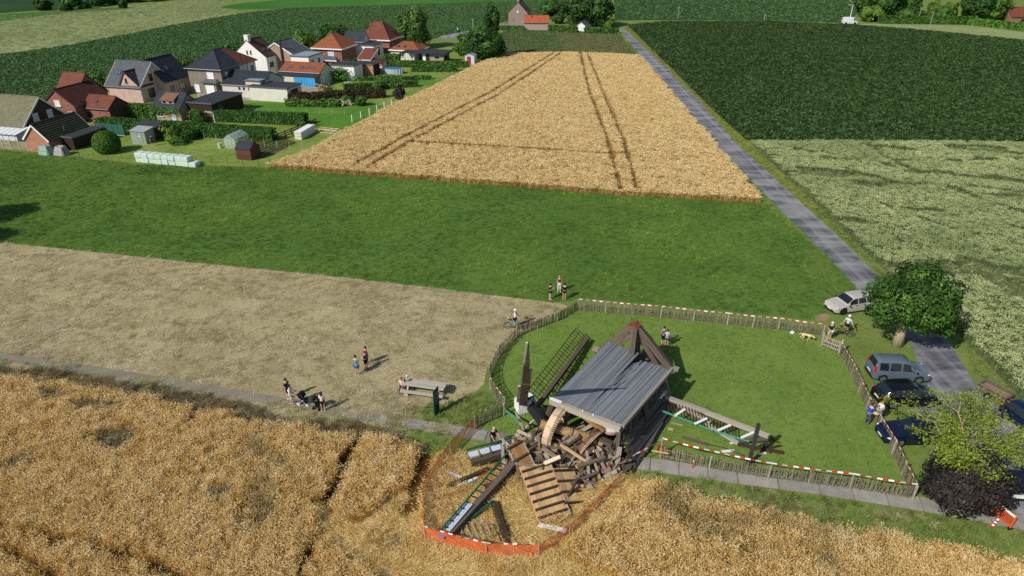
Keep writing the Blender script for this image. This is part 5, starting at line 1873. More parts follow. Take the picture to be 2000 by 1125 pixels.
# stacked beehive-like crates
root = empty('pallet_stack', (0, 0, 0), 'long white block of stacked slatted crates beside the black rail fence', 'crates')
mw = plain('white_crate', '#dcd9d0', .7, var=.08)
for i in range(6):
    for j in range(3):
        y0 = i * .82
        MB().box3(0, 1.15, y0, y0 + .78, .05 + j * .4, .05 + j * .4 + .37).build('crate', mw, root)
MB().box3(-.05, 1.2, -.05, 4.95, 1.25, 1.3).build('lid', w_white, root)
for i in range(3):
    MB().box3(.02, 1.13, -.03, -.002, .2 + i * .4, .26 + i * .4).build('slat', wood('crate_slat', ['#a08a62', '#b79f75', '#c9b48d'], (1, 6, 6)), root)
place(root, vil(-62.2, 96.2), VR + R(4))
# black rail fence and timber frames beside the crates
root = empty('fence', at(560, 262), 'black post and rail fence beside the white crates', 'fence')
a0, a1 = at(545, 275), at(618, 245)
for i in range(7):
    p = a0.lerp(a1, i / 6)
    MB().bar(p, p + Vector((0, 0, 1.25)), .12, .12).build('post', w_dark, root)
for z in (.4, .75, 1.1):
    MB().bar(a0 + Vector((0, 0, z)), a1 + Vector((0, 0, z)), .05, .14).build('rail', w_dark, root)
root = empty('timber_frame', (0, 0, 0), 'pale timber bench frame behind the white crates', 'frame')
mp = wood('pale_timber', ['#a8977a', '#c1b192', '#d3c5a8'], (1, 5, 5))
for z in (.05, .55):
    MB().bar((0, 0, z), (3.4, 0, z), .15, .08).build('board', mp, root)
    MB().bar((0, 1.1, z), (3.4, 1.1, z), .15, .08).build('board', mp, root)
for x in (.1, 1.2, 2.3, 3.3):
    MB().bar((x, 0, 0), (x, 0, .6), .1, .1).bar((x, 1.1, 0), (x, 1.1, .6), .1, .1).bar((x, 0, .62), (x, 1.1, .62), .12, .05).build('leg', mp, root)
place(root, vil(-60.7, 101.2), VR)
# timber and rubble piles in the gardens
rs = random.Random(14)
for i, (a_, b_, lb, col) in enumerate(((-65.5, 119.6, 'jumbled pile of pale boards on the grass by the beech hedge', ['#9b8c78', '#c0b29d', '#d8cdbb']), (-72.5, 136.0, 'heap of white plastic and boards beside the loose shrub', ['#b9b7b2', '#d0cec9', '#e2e0dc']), (-76.5, 131.8, 'clutter of crates at the blue tarpaulin wall', ['#8d6d58', '#a88a72', '#c4b3a0']))):
    root = empty('board_pile', (0, 0, 0), lb, 'pile')
    m_ = wood('pile_board', col, (1, 5, 5), amount=.35)
    for j in range(16):
        p = Vector((rs.uniform(-1.2, 1.2), rs.uniform(-.8, .8), rs.uniform(.1, .9)))
        dv = Vector((rs.gauss(0, 1), rs.gauss(0, 1), rs.gauss(0, .35))).normalized() * rs.uniform(.4, 1.0)
        MB().bar(p - dv, p + dv, rs.uniform(.1, .4), rs.uniform(.04, .2)).build('board', m_, root)
    place(root, vil(a_, b_), 0)
root = empty('garden_chair', (0, 0, 0), 'white plastic garden chair on the grass by the beech hedge', 'chair')
MB().box((0, 0, .45), (.5, .5, .05)).build('seat', w_white, root)
MB().box((0, .25, .75), (.5, .05, .6)).build('backrest', w_white, root)
for x in (-.2, .2):
    for y in (-.2, .2):
        MB().tube((x, y, 0), (x, y, .45), .03, n=6).build('leg', w_white, root)
place(root, vil(-72.6, 122), R(20))

# walls and garden fences
h = House('fence', 'concrete panel fence along the meadow left of the brick outbuilding', 'fence')
for i in range(7):
    h.part(MB().box3(-i * 1.6 - .08, -i * 1.6 + .08, -.06, .1, 0, 1.45), 'post', m_concrete)
    for j in range(4):
        h.part(MB().box3(-(i + 1) * 1.6 + .09, -i * 1.6 - .09, 0, .05, .03 + j * .34, .03 + j * .34 + .325), 'panel', fencewood)
h.at(-98.7, 80.1)
h = House('fence', 'dark green screen fence before the long clipped hedge', 'fence')
m_scr = plain('green_screen', '#2f6654', .6, var=.15, scale=1.5)
for i in range(5):
    h.part(MB().box3(i * 1.1, i * 1.1 + 1.07, 0, .05, .1, 1.85), 'panel', m_scr)
    h.part(MB().box3(i * 1.1 - .04, i * 1.1 + .015, -.05, .08, 0, 1.95), 'post', metal)
h.part(MB().box3(-.1, 5.6, -.15, .15, .005, .1), 'kerb', m_concrete)
h.at(-96, 90.9)


def wire_fence(label, pts, step, h, m, mp=None, group=None, wires=3, pw=.06):
    root = empty('fence', pts[0], label, 'fence', group)
    for i in range(len(pts) - 1):
        a, b = Vector(pts[i]), Vector(pts[i + 1])
        n_ = max(1, round((b - a).length / step))
        for j in range(n_ + (i == len(pts) - 2)):
            p = a.lerp(b, j / n_)
            MB().tube(p, p + Vector((0, 0, h)), pw, n=6).build('post', mp or m, root)
        for k_ in range(wires):
            z = h * (.35 + .6 * k_ / max(1, wires - 1))
            MB().tube(a + Vector((0, 0, z)), b + Vector((0, 0, z)), .006, n=3).build('wire', m, root)
    return root


wire_fence('thin dark wire fence between garden lawn and meadow', [vil(-91, 79.4), vil(-77, 80.9), vil(-60.0, 82.6)], 2.4, 1.0, w_dark, pw=.03)
wire_fence('white post fence along the grass plot beside the barley', [at(688, 238), at(722, 225), at(765, 207)], 2.6, 1.25, w_white, pw=.085, wires=2)
wire_fence('wire fence across the grass plot behind the square hedge', [vil(-85, 108.5), vil(-62, 113)], 2.3, 1.0, m_concrete, pw=.04)
wire_fence('grey concrete post fence behind the greenhouse lawn', [vil(-76, 92.0), vil(-57.5, 90.5)], 2.2, 1.3, m_concrete, pw=.045, wires=1)
wire_fence('mesh fence along the barley field edge of the gardens', [at(770, 204), at(870, 160), at(912, 134)], 3.0, 1.2, metal, pw=.05)
wire_fence('wire fence round the paved yard of the hipped house', [vil(-95, 116.5), vil(-85.6, 117.2)], 2.4, 1.1, metal, pw=.04)

# farm at the end of the lane
h = House('farmhouse', 'grey brown brick farmhouse with plum tiled roof beside the far road')
w, r = h.gable(0, 6.4, 0, 9.5, 4.6, 7.9, 'y', brick('farm_brick', '#8f7c72', '#9c8a80', '#9a9087', .22, .08), r_purple, .12, .08)
h.chimney(3.2, .6, 7.4, 8.9, .6, b_tan)
h.chimney(3.2, 8.8, 7.4, 8.9, .6, b_tan)
h.win(3.1, -.01, 5.0, .5, .8, 'f', w_white, w_white, 0)
h.win(1.6, -.01, 2.6, .3, 1.0, 'f', b_tan, w_brown, 0)
h.win(4.8, -.01, 1.8, .5, .6, 'f', w_white, glass, 0)
h.sky((6.5, 0, 4.5), (6.5, 9.5, 4.5), (3.2, 0, 7.9), .35, .45, .7, .9, r)
h.atw((-1.2, 244.2, 0), R(-8))
h = House('barn', 'low brick barn with bright orange tiled roof beside the farmhouse', 'barn')
w, r = h.gable(0, 8.0, 0, 5.2, 2.3, 4.1, 'x', brick('barn_brick', '#a89488', '#b5a398', '#a99e95', .22, .08), r_bright, .2, .1)
h.part(MB().mesh([(8.01, .02, 0), (8.01, 5.18, 0), (8.01, 5.18, 2.25), (8.01, 2.6, 4.05), (8.01, .02, 2.25)], [(0, 1, 2, 3, 4)]), 'gable_wall', b_dark)
h.pipe(2.3, 1.9, 3.4, 4.3, .12)
for x in (3.0, 4.5):
    h.part(MB().box3(x - .03, x + .03, -.03, -.002, 0, 2.3), 'pilaster', b_tan)
h.atw((4.0, 237.8, 0), R(-2))
h = House('shed', 'small white shed with wide grey roof before the farm trees', 'shed')
w, r = h.gable(0, 2.8, 0, 4.5, 2.0, 3.0, 'y', b_white, r_slate2, 1.0, .3)
h.atw((20.9, 234.4, 0), R(-20))
h = House('barn', 'red brick building at the right edge behind the big round trees', 'barn')
h.gable(0, 14, 0, 9, 2.8, 5.2, 'x', b_red, r_red, .3, .2)
h.win(4, -.01, 1.4, 1.6, 1.2, 'f', w_dark, glass, 1)
h.part(MB().box3(6, 9, -.04, -.002, 0, 2.6), 'door', w_brown)
p = at(1972, 49)
h.atw((p.x, p.y, 0), R(-4))
h = House('shed', 'tiny dark shed at the far wood edge right of the white van', 'shed')
h.flat(0, 3.2, 0, 2.4, 2.0, darkwood, r_felt)
h.part(MB().box3(1.2, 1.7, -.03, -.003, 1.3, 1.7), 'sign', w_white)
p = at(1700, 41)
h.atw((p.x, p.y, 0), 0)

# wrapped silage bales
m_bale = plain('bale_wrap', '#c9d8cc', .35, var=.08, scale=2, spec=.5)
bale_me = None
lb = ['leftmost', 'second from left', 'third from left', 'fourth from left', 'middle', 'fourth from right', 'third from right', 'second from right', 'rightmost', 'odd single']


def bale_mesh():
    bm = bmesh.new()
    bmesh.ops.create_cube(bm, size=1.0)
    bmesh.ops.scale(bm, vec=(1.13, 1.3, .72), verts=bm.verts)
    bmesh.ops.bevel(bm, geom=list(bm.edges), offset=.07, segments=2, affect='EDGES')
    me = bpy.data.meshes.new('bale')
    bm.to_mesh(me)
    bm.free()
    me.materials.append(m_bale)
    return me


bale_me = bale_mesh()
order = ['first', 'second', 'third', 'fourth', 'fifth', 'sixth', 'seventh', 'eighth', 'ninth', 'tenth']
for j, n_ in ((0, 9), (1, 8)):
    for i in range(n_):
        o = bpy.data.objects.new('silage_bale', bale_me)
        COL.objects.link(o)
        rs = random.Random(i + 40 * j)
        p = vil(-78.0 + i * 1.14, 80.2 + rs.uniform(-.08, .08), .36 + .71 * j)
        o.location = p
        o.rotation_euler = (0, 0, VR + R(1.5) + rs.uniform(-.06, .06))
        tag(o, 'pale green wrapped silage bale, %s from the left in the %s row' % (order[i], 'upper' if j else 'lower'), 'bale', 'wrapped silage bales at the garden edge')

# poles
m_pole = plain('grey_pole', '#9a968c', .8)
for i, (u, v, vt, lb_, kind) in enumerate(((1324, 38, 12, 'thin bare wooden pole beside the far dark field, left of the others', 0), (1492, 42, 26, 'short forked wooden pole in the far verge', 1), (1658, 47, 10, 'white street lamp with short arm beside the white van', 2), (1791, 47, 15, 'leaning wooden utility pole before the far hedge', 0), (1814, 60, 22, 'wooden utility pole standing in the pale right field', 0), (1960, 44, 20, 'grey pole beside the big round trees', 0), (1086, 32, 2, 'thin pole by the farm trees', 0), (924, 62, 36, 'thin pole beside the far road', 0))):
    p = at(u, v)
    hh = height_at(p, vt)
    root = empty('street_lamp' if kind == 2 else 'utility_pole', p, lb_, 'lamp' if kind == 2 else 'pole')
    MB().tube(p, p + Vector((.15 if i == 3 else 0, 0, hh)), .13, .09, 8).build('pole', w_white if kind == 2 else m_pole, root)
    if kind == 2:
        MB().bar(p + Vector((-.0, 0, hh)), p + Vector((-1.1, -.2, hh + .15)), .1, .1).build('arm', w_white, root)
        MB().box(p + Vector((-1.3, -.25, hh + .15)), (.6, .22, .12)).build('lamp_head', w_white, root)
    elif kind == 1:
        MB().tube(p + Vector((0, 0, hh * .95)), p + Vector((1.2, 0, .1)), .07, n=6).build('stay', m_pole, root)
    else:
        MB().bar(p + Vector((-.5, 0, hh - .4)), p + Vector((.5, 0, hh - .4)), .1, .1).build('crossarm', m_pole, root)

# ------------------------------------------------------------------ the collapsed post mill
k_ = ['#5d5346', '#857763', '#a4957d']
w_oak = wood('brown_oak', ['#36312b', '#4f463c', '#6b6156', '#8a8074'], (.8, 8, 8), .85)
w_oakg = wood('grey_oak', ['#6f675c', '#9c9385', '#bdb5a8'], (.8, 8, 8), .9)
w_debris = wood('broken_timber', ['#463c30', '#6a5c4b', '#8f7f69', '#b3a48c'], (.9, 7, 7), .9, amount=.45, hue=.008)
w_pale = wood('fresh_wood', ['#917556', '#b19673', '#cbb594'], (.9, 7, 7), .85, amount=.25, hue=.01)
w_inner = wood('inner_boards', ['#94714c', '#b59166', '#cbaa80', '#dbc09a'], (.7, 6, 6), .85, amount=.2, hue=.012)
w_deck = wood('weatherboard', ['#4b4e53', '#676a70', '#84878c', '#a8abaf'], (.8, 10, 10), .68, amount=.24)
w_lath = wood('dark_lath', ['#2e2419', '#453828', '#5d4f3d'], (1, 8, 8), .9)
p_green = plain('green_paint', '#1f5a44', .5, var=.12)
p_lgreen = plain('pale_green_paint', '#4d9b81', .5, var=.1)
p_white = plain('white_mill_paint', '#dfe0dd', .6, var=.1, scale=6)
p_blue = plain('bluish_white_paint', '#b9c3d4', .6, var=.12, scale=5)
p_maroon = plain('maroon_paint', '#5c333a', .6, var=.15)
iron = plain('black_iron', '#2a2a2c', .55, .3, var=.2, scale=5)
rust = plain('rusty_iron', '#7d5236', .85, var=.35, scale=9)
br_white = brick('limewashed_brick', '#d6d5d0', '#c9c8c3', '#bdbcb7', .22, .08)

UNIT = {}


def beam(p, q, w, h, m, parent=None, name='beam', up=(0, 0, 1), label=None, cat=None, group=None):
    """one squared timber with its own axes, sharing mesh data with its like"""
    if m.name not in UNIT:
        bm = bmesh.new()
        bmesh.ops.create_cube(bm, size=1.0)
        for f in [f for f in bm.faces if abs(f.normal.x) < .5]:
            pass
        me = bpy.data.meshes.new('timber')
        bm.to_mesh(me)
        bm.free()
        me.materials.append(m)
        UNIT[m.name] = me
    o = bpy.data.objects.new(name, UNIT[m.name])
    COL.objects.link(o)
    p, q = Vector(p), Vector(q)
    ax = (q - p)
    ln = ax.length
    ax.normalize()
    side = Vector(up).cross(ax)
    if side.length < 1e-3:
        side = Vector((0, 1, 0)).cross(ax)
    side.normalize()
    u = ax.cross(side)
    M = Matrix((ax, side, u)).transposed().to_4x4()
    o.matrix_basis = Matrix.Translation((p + q) / 2) @ M @ Matrix.Diagonal((ln, w, h, 1))
    if parent:
        setp(o, parent)
    return tag(o, label, cat, group)


# trestle: post, quarter bars, cross trees on limewashed brick piers
apex = at(1240, 637, 4.55)
PL, PR_, PB, PF = at(1172, 692, 1.15), at(1309, 726, 1.15), at(1268, 672, 1.15), at(1226, 745, 1.0)
ctr = (PL + PR_) / 2
root = empty('mill_trestle', (ctr.x, ctr.y, 0), 'dark timber trestle of a windmill with post and slanting quarter bars, still standing', 'trestle')
foot = Vector((ctr.x, ctr.y, 1.0))
top = apex + Vector((0, 0, .15))
MB().tube(foot, top, .46, .40, 10).build('post', w_oak, root)
rs = random.Random(1)
MB().tube(top - Vector((0, 0, .3)), top + Vector((0, 0, .05)), .47, .45, 12).build('collar', rust, root)
sp = MB()
for i in range(16):
    t = rs.uniform(0, 6.28)
    r_ = rs.uniform(.05, .4)
    sp.bar(top + Vector((math.cos(t) * r_, math.sin(t) * r_, 0)), top + Vector((math.cos(t) * r_ * 1.1, math.sin(t) * r_ * 1.1, rs.uniform(.08, .3))), .07, .05)
o = sp.build('splinter', rust, root)
o['kind'] = 'stuff'
for P_, off in ((PL, 0), (PR_, 0), (PB, 0), (PF, 0)):
    dv = (P_ - ctr)
    dv.z = 0
    dv.normalize()
    e = P_ + Vector((0, 0, .3))
    beam(e, top + dv * .25 - Vector((0, 0, .2)), .46, .46, w_oak, root, 'quarter_bar')
    if P_ is PL or P_ is PR_:
        sd = Vector((-dv.y, dv.x, 0)) * .02
        beam(e - dv * .95 + sd, top + dv * .3 - Vector((0, 0, .85)) + sd, .38, .36, w_oak, root, 'quarter_bar')
ex = (PR_ - PL).normalized() * .4
beam(PL - ex + Vector((0, 0, .17)), PR_ + ex + Vector((0, 0, .17)), .4, .38, w_oak, root, 'cross_tree')
ex = (PB - PF).normalized() * .4
beam(PF - ex + Vector((0, 0, -.15)), PB + ex + Vector((0, 0, -.05)), .4, .36, w_oak, root, 'cross_tree')
for P_ in (PL, PR_):
    dv = (P_ - ctr).normalized()
    beam(P_ + dv * .15 + Vector((0, 0, .38)), P_ + dv * .6 + Vector((0, 0, .38)), .5, .12, w_oakg, root, 'end_cap')
for P_, lb_ in ((PL, 'limewashed brick pier under the left foot of the trestle'), (PR_, 'limewashed brick pier under the right foot of the trestle'), (PB, 'limewashed brick pier behind the trestle post'), (PF, 'limewashed brick pier hidden under the fallen weatherboards')):
    root = empty('brick_pier', (P_.x, P_.y, 0), lb_, 'pier')
    MB().box3(-.5, .5, -.5, .5, 0, P_.z - .06).build('wall', br_white, root)
    MB().box3(-.55, .55, -.55, .55, P_.z - .06, P_.z - .02).build('coping', p_white, root)
    place(root, (P_.x, P_.y, 0), R(-30))

# fallen body: weatherboarded side lying like a roof, end beam, corner posts
zf, zb = 3.0, 2.75
FL, FR, BL, BR = at(1078, 777, zf), at(1214, 829, zf), at(1187, 670, zb), at(1314, 715, zb)
body = empty('windmill_wreck', (FL + FR + BL + BR) / 4 * Vector((1, 1, 0)) if False else Vector(((FL.x + BR.x) / 2, (FL.y + BR.y) / 2, 0)), 'collapsed wooden windmill body, its grey weatherboarded side fallen over like a roof', 'windmill')
n = (FR - FL).cross(BL - FL).normalized()
if n.z < 0: n = -n
NB = 40
ex_ = (FR - FL).normalized()
rs = random.Random(12)
for i in range(NB):
    f0, f1 = (i + .04) / NB, (i + .97) / NB
    fm = (f0 + f1) / 2
    a = FL.lerp(FR, fm)
    e = BL.lerp(BR, fm if fm < .5 else 1 - (1 - fm) * .9)
    # left half reaches farther back and stands a little proud, the boards at the break are splayed and split
    t0, t1, lift0, lift1 = 0.0, 1.0, 0, 0
    if fm < .5:
        lift1 = .12
        t1 = 1.0 + rs.uniform(-.01, .012)
    elif fm < .60:
        t1 = .90 + rs.uniform(-.06, .04)
        lift1 = -.22 + (fm - .5) * 1.6 + rs.uniform(-.06, .06)
    else:
        t1 = .93 + rs.uniform(-.012, .012)
        lift1 = -.05
    sh = Vector((0, 0, 0))
    p = a.lerp(e, t0 + rs.uniform(-.006, .012)) + n * (lift0 + rs.uniform(-.02, .025))
    q = a.lerp(e, t1) + n * (lift1 + rs.uniform(-.05, .05)) + sh
    wd = (FR - FL).length / NB * 1.0
    pieces = [(0, 1)]
    if rs.random() < .3:
        c = rs.uniform(.3, .7)
        pieces = [(0, c - .004), (c + .004, 1)]
    for u0, u1 in pieces:
        beam(p.lerp(q, u0), p.lerp(q, u1) + n * rs.uniform(-.02, .03), wd, .035, w_deck, body, 'weatherboard', up=n + (FR - FL).normalized() * .05)
for i in range(9):
    f_ = .49 + .014 * i
    p = FL.lerp(FR, f_).lerp(BL.lerp(BR, f_), rs.uniform(.25, .5)) + n * rs.uniform(.02, .1)
    q = FL.lerp(FR, f_ + .01).lerp(BL.lerp(BR, f_ + rs.uniform(-.02, .05)), rs.uniform(.72, .97)) - n * rs.uniform(.05, .35)
    beam(p, q, rs.uniform(.08, .14), .03, w_deck, body, 'weatherboard', up=n + ex_ * rs.uniform(-.4, .4))
for t in (.02, .25, .5, .75, .97):
    p, q = FL.lerp(BL, t), FR.lerp(BR, t)
    if t > .9:
        beam(p - n * .14, p.lerp(q, .49) - n * .14, .16, .2, w_oak, body, 'batten', up=n)
    else:
        beam(p - n * .16, q - n * .16, .18, .2, w_oak, body, 'batten', up=n)
ex = (FR - FL).normalized()
fw = (FL - BL).normalized()
beam(FL - ex * .05 + fw * .12 - n * .2, FL.lerp(FR, .22) + fw * .12 - n * .22, .28, .36, w_oakg, body, 'end_beam', up=n)
beam(FL.lerp(FR, .225) + fw * .14 - n * .2, FR + ex * .05 + fw * .14 - n * .24, .3, .42, w_oakg, body, 'end_beam', up=n)
beam(FL - ex * .1 + fw * .08 - n * .01, FL.lerp(FR, .16) + fw * .1 + n * .02, .2, .06, p_white, body, 'cover_board', up=n)
for t in (.47, .62):
    c = FL.lerp(FR, t) + fw * .15
    MB().bar(c - n * .1, c + n * .08, .1, .06).build('bracket', p_white, body)
# right long edge beam and boards hanging in the shade below it
beam(FR - n * .1 + ex * .1, FR.lerp(BR, .98) - n * .1 + ex * .08, .18, .24, w_oakg, body, 'edge_beam', up=n)
gl, gr = at(1050, 850, 0), at(1198, 917, 0)
beam(gr + Vector((.25, .5, 0)), FR - n * .3 - ex * .15, .22, .22, w_oak, body, 'corner_post')
beam(gr + Vector((-.5, .9, 0)), FR - n * .45 + ex * .05 - fw * .6, .2, .16, w_oak, body, 'brace')
beam(gl + Vector((.2, .35, .0)), FL - n * .3 + Vector((.1, .1, 0)), .26, .26, w_oak, body, 'corner_post')
beam(Vector((BL.x + .3, BL.y - .5, .3)), BL - n * .2 + Vector((.3, -.5, 0)), .22, .22, w_oak, body, 'corner_post')
beam(Vector((BR.x + .1, BR.y - 1.1, .0)), FR.lerp(BR, .84) - n * .15, .14, .14, w_oakg, body, 'corner_post')
w_dkb = wood('shaded_boards', ['#383431', '#4e4a46', '#66625e'], (.5, 8, 8), .75, amount=.3)  # darker copy of the weatherboard, shade put into its colour
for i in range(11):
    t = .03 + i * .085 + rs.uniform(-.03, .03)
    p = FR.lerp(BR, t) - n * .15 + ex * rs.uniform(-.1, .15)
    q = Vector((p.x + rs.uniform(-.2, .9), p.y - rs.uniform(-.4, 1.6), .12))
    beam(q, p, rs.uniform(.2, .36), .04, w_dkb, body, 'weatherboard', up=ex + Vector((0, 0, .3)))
ed = (BR - FR).normalized()
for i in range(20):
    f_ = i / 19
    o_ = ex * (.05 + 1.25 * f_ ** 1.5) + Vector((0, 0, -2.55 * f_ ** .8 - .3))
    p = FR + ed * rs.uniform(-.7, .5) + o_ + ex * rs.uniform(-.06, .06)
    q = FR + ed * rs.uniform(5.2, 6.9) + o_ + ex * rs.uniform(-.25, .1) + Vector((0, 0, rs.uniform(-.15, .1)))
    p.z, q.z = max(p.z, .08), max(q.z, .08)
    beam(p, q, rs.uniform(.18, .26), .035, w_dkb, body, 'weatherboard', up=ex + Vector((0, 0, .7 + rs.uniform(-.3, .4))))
for i in range(9):
    p = FR.lerp(BR, -.04 + i * .05) + ex * (.5 + .12 * i)
    beam(Vector((p.x - 1.1, p.y - 2.0 + .1 * i, .12 + .03 * i)), Vector((p.x + .9, p.y + 2.2 + rs.uniform(-.4, .5), .2 + .03 * i)), .28, .04, w_dkb, body, 'weatherboard')
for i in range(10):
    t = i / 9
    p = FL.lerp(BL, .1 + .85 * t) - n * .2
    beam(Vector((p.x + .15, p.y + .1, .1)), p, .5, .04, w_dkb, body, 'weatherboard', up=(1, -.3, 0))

# iron eyes on the boards
for uv in ((1092 + 2, 779 + 1), (1229, 763)):
    pass

# brake wheel (large, pale rim, wooden cogs) and tail wheel on the windshaft
shaft_a, shaft_b = at(1090, 838, 1.55), at(1172, 862, 1.15)
axd = (shaft_b - shaft_a).normalized()
root = empty('windshaft', shaft_a.lerp(shaft_b, .5) * Vector((1, 1, 0)) if False else Vector((shaft_a.x, shaft_a.y, 0)), 'thick round oak windshaft lying in the wreck between the two cog wheels', 'shaft')
MB().tube(shaft_a - axd * 1.2, shaft_b + axd * .2, .34, .32, 12).build('shaft', wood('shaft_oak', ['#6b5436', '#8f7450', '#a98d66'], (2, 2, 2)), root, angle=40)
for t in (.35, .95):
    c = shaft_a.lerp(shaft_b, t)
    MB().ring(c, axd, .36, .33, .07, 16).build('iron_band', iron, root)


def cogwheel(label, c, axis, r, width, ncog, m_rim, m_face, cogside=1, sectors=10, a0=0, a1=2 * math.pi):
    root = empty('cog_wheel', (c.x, c.y, 0), label, 'wheel')
    ax = Vector(axis).normalized()
    for i in range(sectors):
        d0 = a0 + (a1 - a0) * i / sectors
        d1 = a0 + (a1 - a0) * (i + .97) / sectors
        MB().ring(c, ax, r, r - .28, width, 5, 0, d0, d1).build('rim_segment', m_rim, root)
    MB().ring(c + ax * cogside * (width / 2 + .045), ax, r - .01, r - .33, .09, 40, 0, a0, a1).build('face_ring', m_face, root)
    a = ax.cross(Vector((0, 0, 1))).normalized()
    b = ax.cross(a)
    cog = MB()
    cog.box((0, 0, 0), (.075, .1, .16))
    cme = cog.data('cog', w_pale)
    for i in range(ncog):
        t = a0 + (a1 - a0) * (i + .5) / ncog
        dr = a * math.cos(t) + b * math.sin(t)
        p = c + dr * (r - .06) + ax * cogside * (width / 2 + .15)
        o = bpy.data.objects.new('cog', cme)
        COL.objects.link(o)
        tg = ax.cross(dr)
        o.matrix_basis = Matrix.Translation(p) @ Matrix((tg, dr, ax)).transposed().to_4x4()
        setp(o, root)
    for i in range(2):
        for sg in (-.3, .3):
            dr, tg = (a, b) if i == 0 else (b, a)
            beam(c + dr * (r - .15) + tg * sg, c - dr * (r - .15) + tg * sg, .16, .2, w_oak, root, 'spoke', up=ax)
    return root


wc = at(1083, 833, 1.45)
wax = Vector((.88, -.50, -.15)).normalized()
cogwheel('large pale rimmed brake wheel with wooden cogs standing on edge under the fallen boards', wc, wax, 1.42, .42, 60, wood('pale_rim', ['#b99a7c', '#cdb094', '#dcc4ab'], (2, 2, 2), amount=.08), wood('grey_ring', ['#5b534b', '#7b736a', '#93897e'], (2, 2, 2)))
wc2 = at(1148, 862, 1.0)
cogwheel('smaller brown tail wheel with two rows of pale cogs in the middle of the rubble', wc2, Vector((.72, -.62, -.42)), 1.12, .2, 54, wood('brown_rim', ['#5f4136', '#77564a', '#8c6c60'], (2, 2, 2)), wood('brown_ring', ['#69493d', '#80604f', '#957565'], (2, 2, 2)))
# curved pale rim of a third wheel under the end beam
c3 = at(1192, 828, 1.7)
root = empty('millstone_casing', (c3.x, c3.y, 0), 'curved pink and white hoop under the right end of the front beam', 'casing')
MB().ring(c3, (.1, -.2, 1), .85, .78, .22, 24).build('hoop', plain('faded_pink', '#b79a92', .8, var=.2), root)
MB().ring(c3 + Vector((0, 0, .12)), (.1, -.2, 1), .80, .2, .06, 24).build('lid', p_white, root)

# sail cross: white poll end, upright broken stock leaning towards the viewer side, and the sails
poll = Vector((.75, 37.75, 1.7))
root = empty('poll_end', (poll.x, poll.y, 0), 'white painted iron poll end with green edge where the broken sails meet', 'poll end')
MB().box(poll, (.95, .85, .85), R(20)).build('canister', p_white, root)
MB().box(poll + Vector((.35, .25, .28)), (.75, .5, .5), R(38)).build('canister', p_white, root)
MB().bar(poll + Vector((-.1, -.45, .45)), poll + Vector((.85, .35, .55)), .1, .08).build('edge_strip', p_green, root)
MB().bar(poll + Vector((.75, .3, .3)), poll + Vector((.95, -.1, -.4)), .08, .3).build('edge_strip', p_blue, root)
MB().tube(poll + Vector((.5, 0, -.1)), shaft_a - axd * .9, .36, .34, 10).build('neck', iron, root)
for q in ((-.5, -.5, -.2), (-.3, -.65, -.5)):
    beam(poll + Vector(q), poll + Vector(q) + Vector((.35, -.5, -.8)), .1, .06, plain('pinkish_board', '#c0a19b', .8), root, 'board')

stock_top = Vector((.92, 31.7, 10.75))
base = poll + Vector((.0, 0, .1))
root = empty('sail_stock', (base.x, base.y, 0), 'tall broken brown sail stock jutting up from the white poll end, splintered to a point', 'sail stock')
dv = (stock_top - base)
b1 = base.lerp(stock_top, .42)
b2 = base.lerp(stock_top, .70)
MB().bar(base - dv.normalized() * .3, b1, .62, .6, up=(1, 0, 0), w2=.5, h2=.5).build('stock', w_oak, root)
MB().bar(b1 + Vector((.02, 0, 0)), b2, .44, .44, up=(1, 0, 0), w2=.34, h2=.34).build('stock', w_oak, root)
MB().bar(b2 + Vector((.03, 0, 0)), stock_top, .30, .30, up=(1, 0, 0), w2=.03, h2=.03).build('stock', w_oak, root)
beam(b1.lerp(b2, -.35) + Vector((.26, 0, 0)), b1.lerp(b2, .62) + Vector((.27, 0, 0)), .16, .2, w_oakg, root, 'splint', up=(1, 0, 0))
beam(base.lerp(stock_top, .04) + Vector((-.3, 0, 0)), base.lerp(stock_top, .33) + Vector((-.28, 0, 0)), .14, .3, w_oakg, root, 'splint', up=(1, 0, 0))
beam(base.lerp(stock_top, .68) + Vector((-.13, 0, .02)), stock_top + Vector((-.10, 0, -.1)), .05, .1, p_white, root, 'leading_board', up=(1, 0, 0))
for t in (.1, .3):
    c = base.lerp(stock_top, t)
    MB().ring(c, dv, .40, .31, .12, 4).build('iron_band', iron, root)


def sail_frame(label, p, q, width, wdir, nbar, m_bar, m_stock, stockw=.3, longs=3, name='sail', bow=0.0, shift=0.0, barw=.045, taper=1.0, s0=.06):
    """sail: stock from p to q, bars across towards wdir, uplongs along"""
    root = empty(name, (p.x, p.y, 0), label, 'sail')
    beam(p, q, stockw, stockw, m_stock, root, 'stock')
    ax = (q - p)
    wdir = Vector(wdir).normalized()
    prev = None
    for i in range(nbar):
        t = s0 + (1 - s0) * i / (nbar - 1)
        w_ = width * (taper + (1 - taper) * t)
        c = p + ax * t
        beam(c, c + wdir * w_ + Vector((0, 0, bow * math.sin(t * 3))), barw, barw, m_bar, root, 'sail_bar')
    for j in range(longs):
        f = (j + 1) / longs
        for i in range(6):
            t0, t1 = s0 + (1 - s0) * i / 6, s0 + (1 - s0) * (i + 1) / 6
            w0, w1 = width * (taper + (1 - taper) * t0) * f, width * (taper + (1 - taper) * t1) * f
            beam(p + ax * t0 + wdir * w0 + Vector((0, 0, bow * math.sin(t0 * 3) * f)), p + ax * t1 + wdir * w1 + Vector((0, 0, bow * math.sin(t1 * 3) * f)), barw, barw, m_bar, root, 'uplong')
    return root


